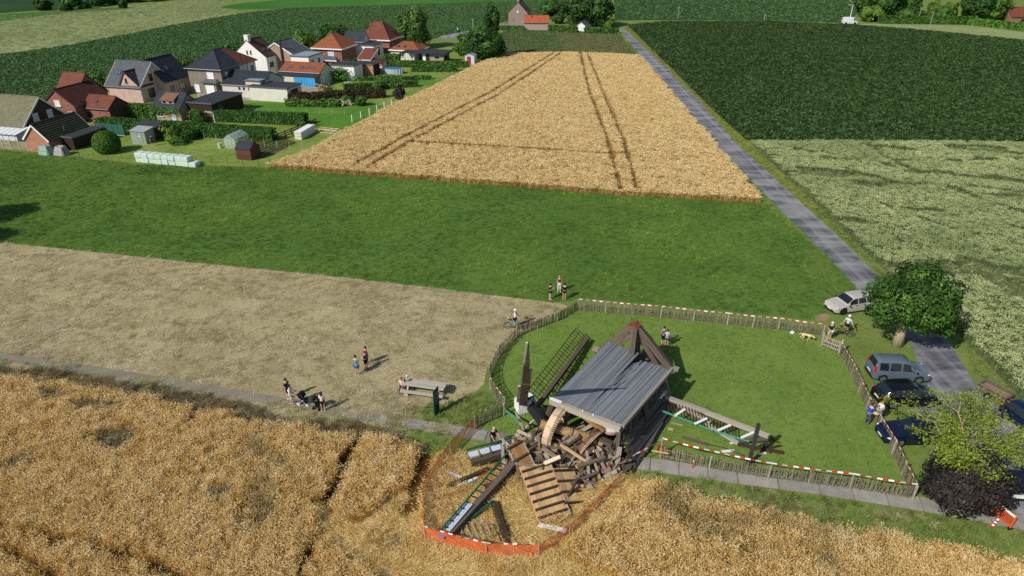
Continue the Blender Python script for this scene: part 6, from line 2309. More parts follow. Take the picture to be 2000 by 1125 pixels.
p, q = at(1050, 793, 1.1), at(1148, 661, .5)
root = sail_frame('lattice sail lying on the lawn behind the standing stock, its dark bars intact', p, q, 1.3, (-.74, .46, .48), 24, w_lath, w_oak, .3, 3, taper=.92)
beam(poll + Vector((.4, .3, .0)), p, .4, .4, w_oak, root, 'stock')
for i in range(9):
    t = .05 + i * .09
    c = p.lerp(q, t) + Vector((.12, -.12, -.1))
    beam(c, c + Vector((.55, -.25, -.25)) * (1 - t * .5), .1, .04, w_lath, root, 'lath')

# white-blue sail pointing left
p, q = at(1000, 868, .95), at(913, 891, 1.0)
root = empty('sail', (p.x, p.y, 0), 'short broken sail with bluish white boards and green edge, pointing left over the wheat edge', 'sail')
up = Vector((0, -.35, .9))
beam(p + Vector((.2, -.25, -.25)), q + Vector((.25, -.27, -.32)), .36, .36, w_oak, root, 'stock')
ax = (q - p)
for i in range(4):
    t0, t1 = i / 4 + .012, (i + 1) / 4 - .03
    beam(p + ax * t0 + up * .12, p + ax * t1 + up * .12, .34, .05, p_blue, root, 'board', up=(.1, -.6, .8))
    c = p + ax * ((i + 1) / 4 - .01)
    beam(c + Vector((0, .28, .15)), c + Vector((.08, -.26, -.03)), .07, .12, w_oak, root, 'sail_bar')
beam(p + Vector((0, .3, .3)), q + Vector((-.05, .3, .27)), .08, .09, p_green, root, 'hem_lath')

# long sail towards the viewer, green lath
p, q = at(1010, 872, 1.0), at(867, 1040, .75)
root = empty('sail', (p.x, p.y, 0), 'long broken sail with dark stock and thin green lath reaching into the orange net corner', 'sail')
off = Vector((.55, .1, -.3))
beam(p + off, p.lerp(q, .35) + off, .46, .42, w_oak, root, 'stock')
beam(p.lerp(q, .345) + off, q + off * .6, .36, .34, w_oak, root, 'stock')
beam(p + Vector((-.12, 0, .25)), q + Vector((-.15, 0, .2)), .09, .08, p_green, root, 'hem_lath')
ax = q - p
for i in range(15):
    t = .04 + i * .066
    c = p + ax * t
    beam(c + Vector((-.12, 0, .2)), c + off * .8, .05, .06, w_lath, root, 'sail_bar')
for t0, t1 in ((.70, .76), (.765, .87), (.875, .985)):
    beam(p + ax * t0 + Vector((.1, .04, .03)), p + ax * t1 + Vector((.1, .04, .03)), .42, .05, p_blue, root, 'board', up=(-.2, -.25, .9))
beam(p + ax * .02 + Vector((-.05, 0, .1)), p + ax * .12 + Vector((-.05, 0, .1)), .42, .05, p_blue, root, 'board', up=(-.3, -.3, .9))
c = q + Vector((-.03, -.05, .02))
beam(c, c + ax.normalized() * .3, .5, .1, plain('lilac_paint', '#8d7792', .6), root, 'end_board')

# sail wreck right of the body: grey stock with holes, white bars, green lath
p, q = at(1282, 782, 1.1), at(1504, 855, .7)
root = empty('sail', (p.x, p.y, 0), 'broken sail on the lawn with grey stock, white crossbars and long green lath', 'sail')
beam(p + Vector((.55, .4, .05)), p.lerp(q, .45) + Vector((.15, .45, .05)), .32, .26, w_oakg, root, 'stock')
beam(p.lerp(q, .44) + Vector((.12, .4, .05)), q + Vector((0, .1, 0)), .32, .24, w_oakg, root, 'stock')
ga, gb_ = at(1279, 797, 1.0), at(1464, 862, .5)
gc = at(1395, 842, .55)
beam(ga, ga.lerp(gc, .98), .09, .09, p_lgreen, root, 'hem_lath')
beam(gc, gb_, .09, .09, p_lgreen, root, 'hem_lath')
for (u0, v0, u1, v1) in ((1317, 813, 1338, 799), (1357, 828, 1381, 817), (1402, 841, 1427, 830), (1448, 855, 1473, 844)):
    beam(at(u0, v0, .85), at(u1, v1, .95), .18, .06, p_white, root, 'sail_bar')
for i in range(22):
    t = .08 + i * .028
    c = p.lerp(q, t) + Vector((.2, .3, .0))
    beam(c, c + Vector((.08, -.95, -.45)), .06, .05, w_lath, root, 'lath')
beam(at(1324, 790, .9), at(1388, 825, .6), .34, .16, w_oakg, root, 'board')
beam(at(1378, 826, .5), at(1442, 866, .2), .3, .14, w_oakg, root, 'board')
beam(at(1442, 868, .15), at(1530, 884, .12), .22, .14, w_lath, root, 'broken_stock')
beam(at(1488, 868, .3), at(1505, 884, .12), .12, .12, w_lath, root, 'broken_stock')
beam(at(1442, 862, .3), at(1500, 858, .4), .2, .14, w_oak, root, 'broken_stock')

rs = random.Random(31)
for i in range(14):
    c = at(1440 + rs.uniform(-8, 75), 866 + rs.uniform(-8, 18), .15)
    a = rs.uniform(-.9, .6)
    dv = Vector((math.cos(a), math.sin(a), rs.gauss(0, .25))) * rs.uniform(.2, .55)
    c.z = max(.08, abs(dv.z) + .06)
    beam(c - dv, c + dv, rs.uniform(.04, .12), rs.uniform(.03, .07), rs.choice((w_lath, w_oak, w_oakg)), root, 'splinter')
# white and green frame hanging off the body's right edge
root = empty('sail_fragment', at(1290, 785) , 'small white and green sail fragment hanging at the right edge of the fallen boards', 'fragment')
beam(at(1268, 769, 1.6), at(1281, 756, 2.0), .14, .06, p_white, root, 'bar')
beam(at(1280, 788, 1.3), at(1298, 768, 1.7), .16, .06, p_white, root, 'bar')
beam(at(1270, 769, 1.6), at(1282, 787, 1.2), .08, .08, p_lgreen, root, 'lath')
beam(at(1276, 762, 1.7), at(1289, 776, 1.4), .08, .08, p_lgreen, root, 'lath')
beam(at(1280, 792, 1.0), at(1296, 781, 1.1), .22, .07, p_white, root, 'bar')
beam(at(1283, 755, 1.8), at(1301, 770, 1.5), .35, .3, w_oakg, root, 'block')

# tail pole post still standing
p = at(1462, 908)
root = empty('tail_post', p, 'dark upright tail post standing behind the barrier tape with its top beyond the sail', 'post')
MB().bar(p, p + Vector((.25, .35, 3.1)), .2, .2, up=(0, 1, 0)).build('post', plain('tarred_post', '#3b3a3c', .7, var=.2), root)
MB().bar(p + Vector((-.3, 0, .04)), p + Vector((.4, 0, .04)), .3, .08).build('foot', w_lath, root)

# wall panel in the wheat: boards with battens
def panel(label, A, B, w, nb, nbat, m=None, thick=.05, tilt=Vector((0, 0, 1))):
    root = empty('wall_panel', ((A + B) / 2) * Vector((1, 1, 0)) if False else Vector(((A.x + B.x) / 2, (A.y + B.y) / 2, 0)), label, 'wall panel')
    ax = (B - A)
    side = ax.cross(tilt).normalized()
    nn = side.cross(ax).normalized()
    if nn.z < 0: nn = -nn
    rs = random.Random(int(A.x * 100))
    for i in range(nb):
        s_ = side * (w * ((i + .5) / nb - .5))
        beam(A + s_ + ax * rs.uniform(-.02, .02) + nn * rs.uniform(-.008, .008), B + s_ + ax * rs.uniform(-.03, .02) + nn * rs.uniform(-.008, .008), w / nb * .975, thick, m or w_inner, root, 'board', up=nn)
    for j in range(nbat):
        c = A + ax * (.08 + .86 * j / max(1, nbat - 1)) + nn * (.09)
        sk = ax.normalized() * (w * .10)
        beam(c - side * w * .47 - sk * .5, c + side * w * .47 + sk * .5, .11, .16, w_lath, root, 'batten', up=nn)
    beam(A - side * (w / 2 + .05), B - side * (w / 2 + .05), .09, .1, w_oakg, root, 'edge_board', up=nn)
    return root


panel('pale board wall panel with dark battens lying in the wheat, nearest part of the wreck', at(1043, 908, .95), at(1082, 1012, .35), 1.95, 5, 7)
panel('second smaller board panel with battens, leaning right of the long panel', at(1098, 915, .75), at(1122, 988, .25), 1.45, 5, 4, tilt=Vector((.35, 0, 1)))
# upright inner wall left of the pile
root = panel('brown inner wall panel standing aslant behind the triangular timber frame', at(1002, 866, 1.4), at(1030, 922, .3), 1.25, 4, 3, wood('brown_inner', ['#775536', '#96704a', '#b08a62'], (.7, 6, 6)))
root = empty('timber_frame', at(982, 920), 'triangle of weathered timbers with an upright post beside the inner wall panel', 'frame')
beam(at(984, 925, 0), at(981, 868, 1.4), .2, .2, w_oakg, root, 'post')
beam(at(981, 856, 1.7), at(1008, 912, .6), .12, .16, w_oakg, root, 'brace')
beam(at(984, 868, 1.5), at(1010, 908, .5), .1, .14, w_oak, root, 'brace')
beam(at(982, 926, .25), at(1052, 922, .4), .18, .16, w_oak, root, 'sill')

# loose timbers of the heap
rs = random.Random(77)
HEAP = [at(*q) for q in ((985, 872), (1025, 845), (1075, 858), (1130, 846), (1205, 862), (1215, 905), (1185, 948), (1135, 960), (1110, 938), (1060, 922), (1000, 935))]
kinds = [('short thick brown timber in the heap below the cog wheels', 'timber', .16, .14, .5, 1.1, w_debris, 'thick brown timbers of the rubble heap'),
         ('long thin splintered board in the heap below the cog wheels', 'board', .2, .04, .7, 1.6, w_debris, 'splintered boards of the rubble heap'),
         ('pale freshly broken timber in the heap below the cog wheels', 'timber', .15, .10, .4, 1.0, w_pale, 'pale broken timbers of the rubble heap'),
         ('dark old beam end in the heap below the cog wheels', 'beam', .22, .2, .4, .9, w_oak, 'dark beam ends of the rubble heap'),
         ('grey weathered board in the heap below the cog wheels', 'board', .18, .05, .6, 1.5, w_oakg, 'grey boards of the rubble heap')]
hp = [(p.x, p.y) for p in HEAP]
mound = Vector(at(1120, 885))
c_ = 0
while c_ < 330:
    x, y = rs.uniform(min(p[0] for p in hp), max(p[0] for p in hp)), rs.uniform(min(p[1] for p in hp), max(p[1] for p in hp))
    if not inside(np.array([[x, y]]), hp)[0]:
        continue
    dd = math.hypot((x - mound.x) / 3.0, (y - mound.y - .3) / 1.8)
    zt = max(.12, 1.55 * (1 - dd * .62))
    z = zt * rs.uniform(.35, 1.0) + .05
    kd = rs.choices(kinds, (5, 5, 3, 2, 4))[0]
    ln = rs.uniform(kd[4], kd[5]) * rs.choice((.5, .62, .62, .85))
    a = rs.gauss(.9, .8)
    dv = Vector((math.cos(a), math.sin(a), rs.gauss(0, .28))).normalized()
    c = Vector((x, y, z))
    p, q = c - dv * ln, c + dv * ln
    lowest = min(p.z, q.z)
    if lowest < .06:
        p.z += .06 - lowest
        q.z += .06 - lowest
    beam(p, q, kd[2] * rs.uniform(.7, 1.5), kd[3] * rs.uniform(.7, 1.4), kd[6], None, 'broken_' + kd[1], up=(rs.gauss(0, .5), rs.gauss(0, .5), 1), label=kd[0], cat=kd[1], group=kd[7])
    c_ += 1
for (u0, v0, z0, u1, v1, z1, w_, h_, m_, lb_) in (
        (1128, 912, 1.0, 1182, 893, 1.25, .2, .16, w_debris, 'long pale brown beam crossing the front of the heap before the tail wheel'),
        (1095, 868, 1.3, 1150, 905, .9, .16, .14, w_pale, 'fresh split beam slanting from the brake wheel down across the heap'),
        (1150, 930, .5, 1146, 880, 1.5, .16, .12, w_oakg, 'grey upright timber sticking up in the middle of the heap'),
        (1098, 902, .8, 1060, 875, 1.2, .22, .18, w_debris, 'thick beam below the large brake wheel pointing up left'),
        (1172, 935, .4, 1160, 900, 1.1, .12, .1, w_pale, 'pale splinter standing beside the reddish curved board'),
        (1115, 945, .6, 1168, 922, .7, .2, .1, w_oak, 'dark beam lying along the foot of the heap'),
        (1045, 900, 1.1, 1100, 896, 1.2, .14, .1, w_oak, 'dark crosspiece above the long wall panel'),
        (1006, 905, .9, 1060, 915, 1.0, .18, .08, w_debris, 'brown board bridging the inner panel and the long panel'),
        (1185, 925, .3, 1165, 880, 1.4, .16, .14, w_oakg, 'grey prop leaning at the right of the heap'),
        (1130, 850, 1.7, 1105, 868, 1.3, .3, .26, w_debris, 'blocky beam stub under the front beam'),
        (1195, 868, 1.2, 1150, 848, 1.6, .34, .3, w_oak, 'very thick dark beam lying in the shade under the front beam'),
        (1090, 925, .6, 1140, 950, .35, .18, .06, w_pale, 'pale board between the two wall panels')):
    beam(at(u0, v0, z0), at(u1, v1, z1), w_, h_, m_, None, 'broken_beam', label=lb_, cat='beam')
# the earth-brown mass of small splinters under them
mb = MB()
for i in range(2200):
    x, y = rs.uniform(min(p[0] for p in hp), max(p[0] for p in hp)), rs.uniform(min(p[1] for p in hp), max(p[1] for p in hp))
    if not inside(np.array([[x, y]]), hp)[0]:
        continue
    dd = math.hypot((x - mound.x) / 3.0, (y - mound.y - .3) / 1.8)
    z = max(.05, 1.35 * (1 - dd * .65)) * rs.uniform(.35, 1)
    a = rs.uniform(0, 6.28)
    dv = Vector((math.cos(a), math.sin(a), rs.gauss(0, .4))).normalized() * rs.uniform(.06, .38)
    mb.bar(Vector((x, y, z)) - dv, Vector((x, y, z)) + dv, rs.uniform(.02, .09), rs.uniform(.01, .05))
tag(mb.build('splinters', wood('splinter_wood', ['#382a1d', '#634c36', '#8f7355', '#b1967a'], (2, 2, 2), lo=.35, hi=.65)), kind='stuff')
nn_ = 18
vs, fs = [], []
for j in range(nn_ + 1):
    for i in range(nn_ + 1):
        x = mound.x + (i / nn_ - .5) * 6.6
        y = mound.y + .6 + (j / nn_ - .5) * 4.6
        dd = math.hypot((x - mound.x) / 3.1, (y - mound.y - .5) / 2.1)
        z = max(-.05, .8 * (1 - dd) + rs.uniform(-.08, .08))
        vs.append((x, y, z))
for j in range(nn_):
    for i in range(nn_):
        a = j * (nn_ + 1) + i
        fs.append((a, a + 1, a + nn_ + 2, a + nn_ + 1))
tag(MB().mesh(vs, fs).build('rubble_mound', ground('rubble_dust', ['#2b2018', '#453527', '#5e4a37'], .9, 9, .6)), kind='stuff')

# single pieces that can be told apart
def single(name, label, cat, u0, v0, z0, u1, v1, z1, w, h, m, up=(0, 0, 1)):
    p, q = at(u0, v0, z0), at(u1, v1, z1)
    return beam(p, q, w, h, m, None, name, up, label, cat)


single('pale_plank', 'pale blade shaped plank lying across the top of the long wall panel', 'plank', 1063, 905, 1.1, 1094, 892, 1.4, .3, .05, wood('bone_plank', ['#b9a382', '#cfbd9f', '#ddcfb6'], (1, 6, 6)))
single('white_board', 'white board on the wheat beside the right net corner', 'board', 1052, 1024, .4, 1106, 1037, .35, .28, .06, p_white)
single('brown_plank', 'maroon red plank lying in the wheat left of the long wall panel', 'plank', 946, 950, .4, 980, 942, .5, .42, .05, p_maroon)
single('grey_beam', 'yellowish round cornered beam slanting down under the front beam of the body', 'beam', 1140, 812, 2.3, 1180, 842, 1.7, .3, .26, wood('ochre_beam', ['#80602f', '#a07e48', '#b6965f'], (1, 6, 6)))
single('grey_post', 'stout grey post leaning at the right front corner of the rubble', 'post', 1203, 916, .0, 1210, 872, 1.3, .3, .3, w_oakg, (1, 0, 0))
single('orange_board', 'reddish rusty curved board at the right side of the rubble', 'board', 1140, 945, .3, 1192, 905, .6, .22, .06, wood('red_wood', ['#6b3a22', '#8a5232', '#a2684a'], (1, 6, 6)))
single('dark_board', 'dark split board pointing from the rubble toward the barrier tape', 'board', 1168, 925, .3, 1240, 884, .5, .26, .06, w_lath)
single('black_board', 'black board leaning against the right panel edge', 'board', 1102, 985, .2, 1128, 935, .9, .14, .18, w_lath)
single('grey_board', 'long grey board lying on the lawn between the sail and the barrier tape', 'board', 1332, 853, .05, 1382, 868, .05, .3, .05, w_oak)
single('thin_rod', 'thin dark rod on the lawn beyond the barrier tape', 'rod', 1375, 866, .05, 1420, 876, .05, .05, .05, w_lath)
single('pale_chip', 'short pale wood chip on the lawn below the green lath', 'chip', 1305, 837, .05, 1315, 839, .05, .18, .08, w_pale)
single('grey_lath', 'slim grey slat on the lawn under the sail wreck', 'slat', 1310, 825, .05, 1334, 831, .05, .1, .04, w_oakg)
single('white_lath', 'white slat leaning in the wheat above the dark slatted board', 'slat', 872, 920, .4, 902, 932, .3, .16, .05, p_blue)
single('straw_pole', 'thin straw coloured pole at the right net corner', 'pole', 1086, 1024, .3, 1112, 1003, .7, .07, .05, w_pale)
for i, (u0, v0, u1, v1, w_) in enumerate(((1410, 882, 1434, 880, .22), (1426, 866, 1436, 864, .14), (1476, 875, 1484, 873, .16), (1482, 887, 1496, 884, .18))):
    single('white_splinter', ['largest white painted splinter on the lawn below the sail', 'white splinter near the green lath end', 'white splinter against the tail post', 'white splinter right of the tail post'][i], 'splinter', u0, v0, .06, u1, v1, .06, w_, .04, p_white)
p, q = at(872, 950, .45), at(955, 914, .6)
root = empty('sail_fragment', (p.x, p.y, 0), 'dark slatted sail piece with white boards and green corner left of the long sail', 'fragment')
beam(p, q, .22, .12, w_lath, root, 'stock')
for (u0, v0, u1, v1) in ((896, 948, 908, 943), (914, 940, 922, 936), (924, 935, 932, 931)):
    beam(at(u0, v0, .35), at(u1, v1, .35), .25, .05, p_white, root, 'board')
beam(at(900, 950, .35), at(930, 938, .4), .07, .06, p_lgreen, root, 'lath')
beam(at(907, 934, .5), at(911, 946, .35), .1, .05, p_lgreen, root, 'lath')
p, q = at(885, 1040, .35), at(964, 978, .55)
root = empty('sail_fragment', (p.x, p.y, 0), 'green lath and weathered rung frame lying in the wheat at the front of the net', 'fragment')
beam(p, q, .12, .1, p_green, root, 'lath')
a, b = at(880, 1018, .45), at(990, 1024, .35)
beam(a, b, .05, .05, w_oakg, root, 'rail')
for i in range(9):
    t = i / 8
    c = a.lerp(b, t)
    beam(c, c + Vector((.5, -1.15, -.12)), .06, .05, w_oakg if i < 6 else w_lath, root, 'rung')
root = empty('sail_fragment', at(965, 985), 'dark grey bundle of narrow laths in the wheat behind the green lath', 'fragment')
for i in range(5):
    d0 = Vector((i * .09, -.02 * i, .02 * i))
    beam(at(957, 978, .45) + d0, at(985, 1060, .3) + d0, .06, .05, w_lath, root, 'lath')
for i in range(5):
    c = at(960, 990, .45).lerp(at(984, 1050, .3), i / 4)
    beam(c - Vector((.08, 0, 0)), c + Vector((.45, .05, 0)), .05, .04, w_lath, root, 'bar')
p, q = at(985, 798, .2), at(1014, 825, 1.6)
root = empty('green_pole', (p.x, p.y, 0), 'pale green pole leaning from the fence corner to the white poll end', 'pole')
beam(p, q, .1, .1, p_lgreen, root, 'pole')
MB().box(p + Vector((0, 0, -.1)), (.2, .2, .15)).build('foot', w_lath, root)

# ------------------------------------------------------------------ fence of pales, gate, tape, net
w_pale_f = wood('chestnut_pale', ['#4d4636', '#6d6550', '#8a826b', '#a39b85'], (.7, 7, 7), .9, amount=.3)
pale = MB()
pale.mesh([(-.03, -.012, 0), (.03, -.012, 0), (.03, .012, 0), (-.03, .012, 0), (-.03, -.012, .98), (.03, -.012, .98), (.03, .012, .98), (-.03, .012, .98), (0, -.008, 1.05), (0, .008, 1.05)],
          [(0, 3, 2, 1), (0, 1, 5, 4), (2, 3, 7, 6), (1, 2, 6, 5), (3, 0, 4, 7), (4, 5, 8), (6, 7, 9), (5, 6, 9, 8), (7, 4, 8, 9)])
pale_me = pale.data('picket', w_pale_f)


def paling(label, line, step=.125, post=2.6, h=1.0):
    root = empty('picket_fence', line[0], label, 'fence')
    rs = random.Random(int(line[0].x * 50))
    n = 0
    for i in range(len(line) - 1):
        a, b = line[i], line[i + 1]
        ax = b - a
        ln = ax.length
        ang = math.atan2(ax.y, ax.x)
        k = max(1, round(ln / step))
        for j in range(k):
            if n >= 298: break
            n += 1
            o = bpy.data.objects.new('picket', pale_me)
            COL.objects.link(o)
            p = a.lerp(b, (j + .5) / k)
            o.location = (p.x + rs.gauss(0, .012), p.y + rs.gauss(0, .012), rs.uniform(-.05, .03))
            o.rotation_euler = (rs.gauss(0, .04), rs.gauss(0, .03), ang + rs.gauss(0, .1))
            o.scale = (rs.uniform(.7, 1.25), 1, h * rs.uniform(.93, 1.06))
            setp(o, root)
        m = max(1, round(ln / post))
        for j in range(m + (i == len(line) - 2)):
            p = a.lerp(b, j / m)
            MB().tube(p, p + Vector((rs.gauss(0, .03), rs.gauss(0, .03), h * 1.12)), .06, .055, 7).build('post', w_oakg, root)
        for z in (.25, .78):
            MB().tube(a + Vector((0, 0, z * h)), b + Vector((0, 0, z * h)), .012, n=4).build('wire', metal, root)
    return root


FN = [at(1130, 606), at(1290, 620), at(1420, 634), at(1520, 644), at(1607, 656)]
FW = [at(1128, 606), at(1088, 628), at(1010, 658), at(975, 695), at(956, 735), at(958, 762), at(985, 802)]
FE = [at(1638, 690), at(1662, 733), at(1692, 800), at(1742, 885), at(1782, 972)]
FS = [at(1782, 975), at(1660, 955), at(1500, 935), at(1385, 916), at(1290, 895)]
FC = [at(984, 812), at(928, 838)]
paling('picket fence along the far side of the mill lawn, below the meadow', FN)
paling('curving picket fence on the left side of the mill lawn', FW)
paling('picket fence between the mill lawn and the parked cars', FE)
paling('picket fence along the concrete path at the near right side of the lawn', FS)
paling('short picket fence piece between the info board and the wreck', FC)
# gate
a, b = at(1606, 677), at(1638, 690)
root = empty('gate', a, 'small open slatted wooden gate in the picket fence beside the two men', 'gate')
ax = b - a
for z in (.25, .62, 1.0):
    beam(a + Vector((0, 0, z)), b + Vector((0, 0, z)), .04, .09, w_oakg, root, 'rail')
for i in range(11):
    c = a + ax * (i / 10)
    beam(c + Vector((0, 0, .12)), c + Vector((0, 0, 1.1)), .06, .03, w_oakg, root, 'slat', up=(1, .3, 0))
for c in (a - ax * .06, b + ax * .06):
    MB().tube(c, c + Vector((0, 0, 1.35)), .09, n=8).build('post', w_oakg, root)

t_red = plain('tape_red', '#c3262d', .5, var=.05)
t_white = plain('tape_white', '#e8e6e4', .5, var=.03)


def tape(label, pts, stripe=.25, h=.08, sag=.05):
    mb = MB()
    for i in range(len(pts) - 1):
        a, b = pts[i], pts[i + 1]
        ln = (b - a).length
        k = max(2, round(ln / stripe))
        for j in range(k):
            p = a.lerp(b, j / k) - Vector((0, 0, sag * math.sin(math.pi * j / k)))
            q = a.lerp(b, (j + 1) / k) - Vector((0, 0, sag * math.sin(math.pi * (j + 1) / k)))
            tw = .02 * math.sin(j * .9)
            mb.mesh([p + Vector((0, tw, 0)), q + Vector((0, tw, 0)), q + Vector((0, -tw, h)), p + Vector((0, -tw, h))], [(0, 1, 2, 3)], j % 2)
    return tag(mb.build('barrier_tape', [t_white, t_red]), label, 'tape')


up = lambda p, z: Vector((p.x, p.y, z))
tape('red and white barrier tape on top of the far picket fence', [up(p, 1.12) for p in FN], .3)
tape('thick red and white barrier tape above the picket fence along the path', [up(at(1289, 893), 1.55), up(at(1390, 912), 1.25), up(at(1500, 934), 1.2), up(at(1660, 954), 1.15), up(at(1782, 974), 1.12)], .32, .11)
tape('red and white barrier tape slanting from the path corner post down to the wreck', [up(at(1289, 893), 1.5), up(at(1240, 915), 1.2), up(at(1208, 930), 1.1)], .3, .1)
tape('red and white barrier tape along the right picket fence beside the cars', [up(p, 1.1) for p in FE], .3, .07)
tape('red and white barrier tape on the curved left picket fence by the info board', [up(at(956, 735), 1.1), up(at(958, 762), 1.1), up(at(985, 802), 1.1), up(at(928, 838), 1.1)], .3, .07)
NET = [at(928, 838), at(880, 885), at(832, 955), at(826, 990), at(830, 1055), at(950, 1088), at(1052, 1090), at(1112, 1050), at(1165, 995), at(1212, 945)]
nz = [1.0, .95, .95, 1.0, 1.05, 1.05, 1.05, 1.0, .95, .9]
tape('red and white barrier tape along the top of the orange net in the wheat', [up(p, z + .03) for p, z in zip(NET, nz)], .25, .07)
m_net = plain('orange_net', '#e8703f', .6, var=.08)
tb = m_net.node_tree
root = empty('safety_net', NET[4], 'long orange plastic safety net on stakes round the near side of the wreck', 'net')
mb = MB()
rs = random.Random(5)
for i in range(len(NET) - 1):
    a, b = NET[i], NET[i + 1]
    ln = (b - a).length
    nrm = (b - a).cross(Vector((0, 0, 1))).normalized()
    nx, ny = max(2, int(ln / .075)), 15

    def pt(ix, iy):
        s_ = ix / nx
        z = nz[i] * (1 - s_) + nz[i + 1] * s_
        lo = .0
        wv = .06 * math.sin(s_ * ln * 2.3 + i) + .05 * math.sin(s_ * ln * 5 + iy * .4)
        sgz = z - .07 * math.sin(math.pi * s_)
        return a.lerp(b, s_) + nrm * wv * math.sin(math.pi * min(1, iy / ny + .1)) + Vector((0, 0, lo + (sgz - lo) * iy / ny))
    for ix in range(nx):
        for iy in range(ny + 1):
            p, q = pt(ix, iy), pt(ix + 1, iy)
            w_ = Vector((0, 0, .014))
            mb.mesh([p - w_, q - w_, q + w_, p + w_], [(0, 1, 2, 3)])
            if iy < ny:
                r_ = pt(ix, iy + 1)
                t_ = (b - a).normalized() * .010
                mb.mesh([p - t_, p + t_, r_ + t_, r_ - t_], [(0, 1, 2, 3)])
o = mb.build('net', m_net, root)
for p, z in zip(NET, nz):
    MB().tube(p, up(p, z + .12), .03, n=6).build('stake', wood('stake_wood', ['#a08b6a', '#b8a382', '#cbb997'], (3, 3, 1)), root)
# fallen net by the path corner
root = empty('safety_net', at(1300, 885), 'crumpled orange safety net draped on the picket fence at the path corner', 'net')
mb = MB()
a, b = at(1284, 893), at(1332, 902)
for ix in range(34):
    for iy in range(10):
        def pt2(i_, j_):
            s_, t_ = i_ / 34, j_ / 10
            return a.lerp(b, s_) + Vector((0, .12 * math.sin(s_ * 13) + .55 * (1 - t_), .1 + t_ * (1.0 - .75 * s_) + .05 * math.sin(s_ * 19)))
        p, q, r_ = pt2(ix, iy), pt2(ix + 1, iy), pt2(ix, iy + 1)
        w_ = Vector((0, 0, .032))
        mb.mesh([p - w_, q - w_, q + w_, p + w_], [(0, 1, 2, 3)])
        t_ = (b - a).normalized() * .026
        mb.mesh([p - t_, p + t_, r_ + t_, r_ - t_], [(0, 1, 2, 3)])
mb.build('net', m_net, root)
MB().bar(at(1273, 880, .8), at(1306, 886, .85), .05, .08).build('rail', w_pale, root)
p = at(1289, 893)
MB().tube(p, up(p, 1.6), .05, n=7).build('post', w_pale, root)
# cable from the body to the post
a, b = FR - n * .5, up(at(1289, 893), 1.3)
mb = MB()
pr = None
for i in range(9):
    t = i / 8
    q = a.lerp(b, t) - Vector((0, 0, .25 * math.sin(math.pi * t)))
    if pr: mb.tube(pr, q, .015, n=4)
    pr = q
tag(mb.build('cable', iron), 'thin dark cable from the mill body to the path corner post', 'cable')
# stones on the lawn
for i, (u, v) in enumerate(((1506, 739), (1501, 806), (1016, 664), (980, 716), (1230, 624), (1340, 628), (1452, 897))):
    o = MB().sphere((0, 0, .04), .16, 7, 5, 0, (1, .8, .6)).build('stone', plain('stone', '#77756c', .9, var=.2, scale=6))
    o.location = at(u, v)
    tag(o, ['grey stone on the open lawn, the farther of the two at right', 'grey stone on the open lawn, the nearer of the two at right', 'dark stone near the curved fence beyond the standing stock', 'small stone inside the curved fence at left', 'pale stone near the far fence behind the trestle', 'little stone at the far fence right of the trestle', 'stone at the tail post foot'][i], 'stone')

# ------------------------------------------------------------------ people, animals, bicycles
SKINNED = []
m_skin = plain('skin', '#c79a7f', .6, var=.05)
m_shoe_w = plain('white_shoes', '#d8d6d2', .6)
m_shoe_d = plain('dark_shoes', '#2a2725', .6)
CLOTH = {}


def cloth(col):
    if col not in CLOTH:
        CLOTH[col] = plain('cloth_' + str(len(CLOTH)), col, .85, var=.10, scale=8, spec=.1)
    return CLOTH[col]


def skinned(name, verts, edges, radii, m, parent, roots=(0,), sub=1):
    me = bpy.data.meshes.new(name)
    me.from_pydata([tuple(v) for v in verts], edges, [])
    o = bpy.data.objects.new(name, me)
    COL.objects.link(o)
    setp(o, parent)
    sk = o.modifiers.new('skin', 'SKIN')
    sk.use_smooth_shade = True
    if not me.skin_vertices:
        bpy.context.view_layer.objects.active = o
        me.skin_vertices.new() if hasattr(me.skin_vertices, 'new') else None
    sv = me.skin_vertices[0].data
    for i, r in enumerate(radii):
        r = r if isinstance(r, (tuple, list)) else (r, r)
        sv[i].radius = r
        sv[i].use_root = i in roots
    if sub:
        ss = o.modifiers.new('sub', 'SUBSURF')
        ss.levels = sub
        ss.render_levels = sub
    SKINNED.append((o, m))
    return o


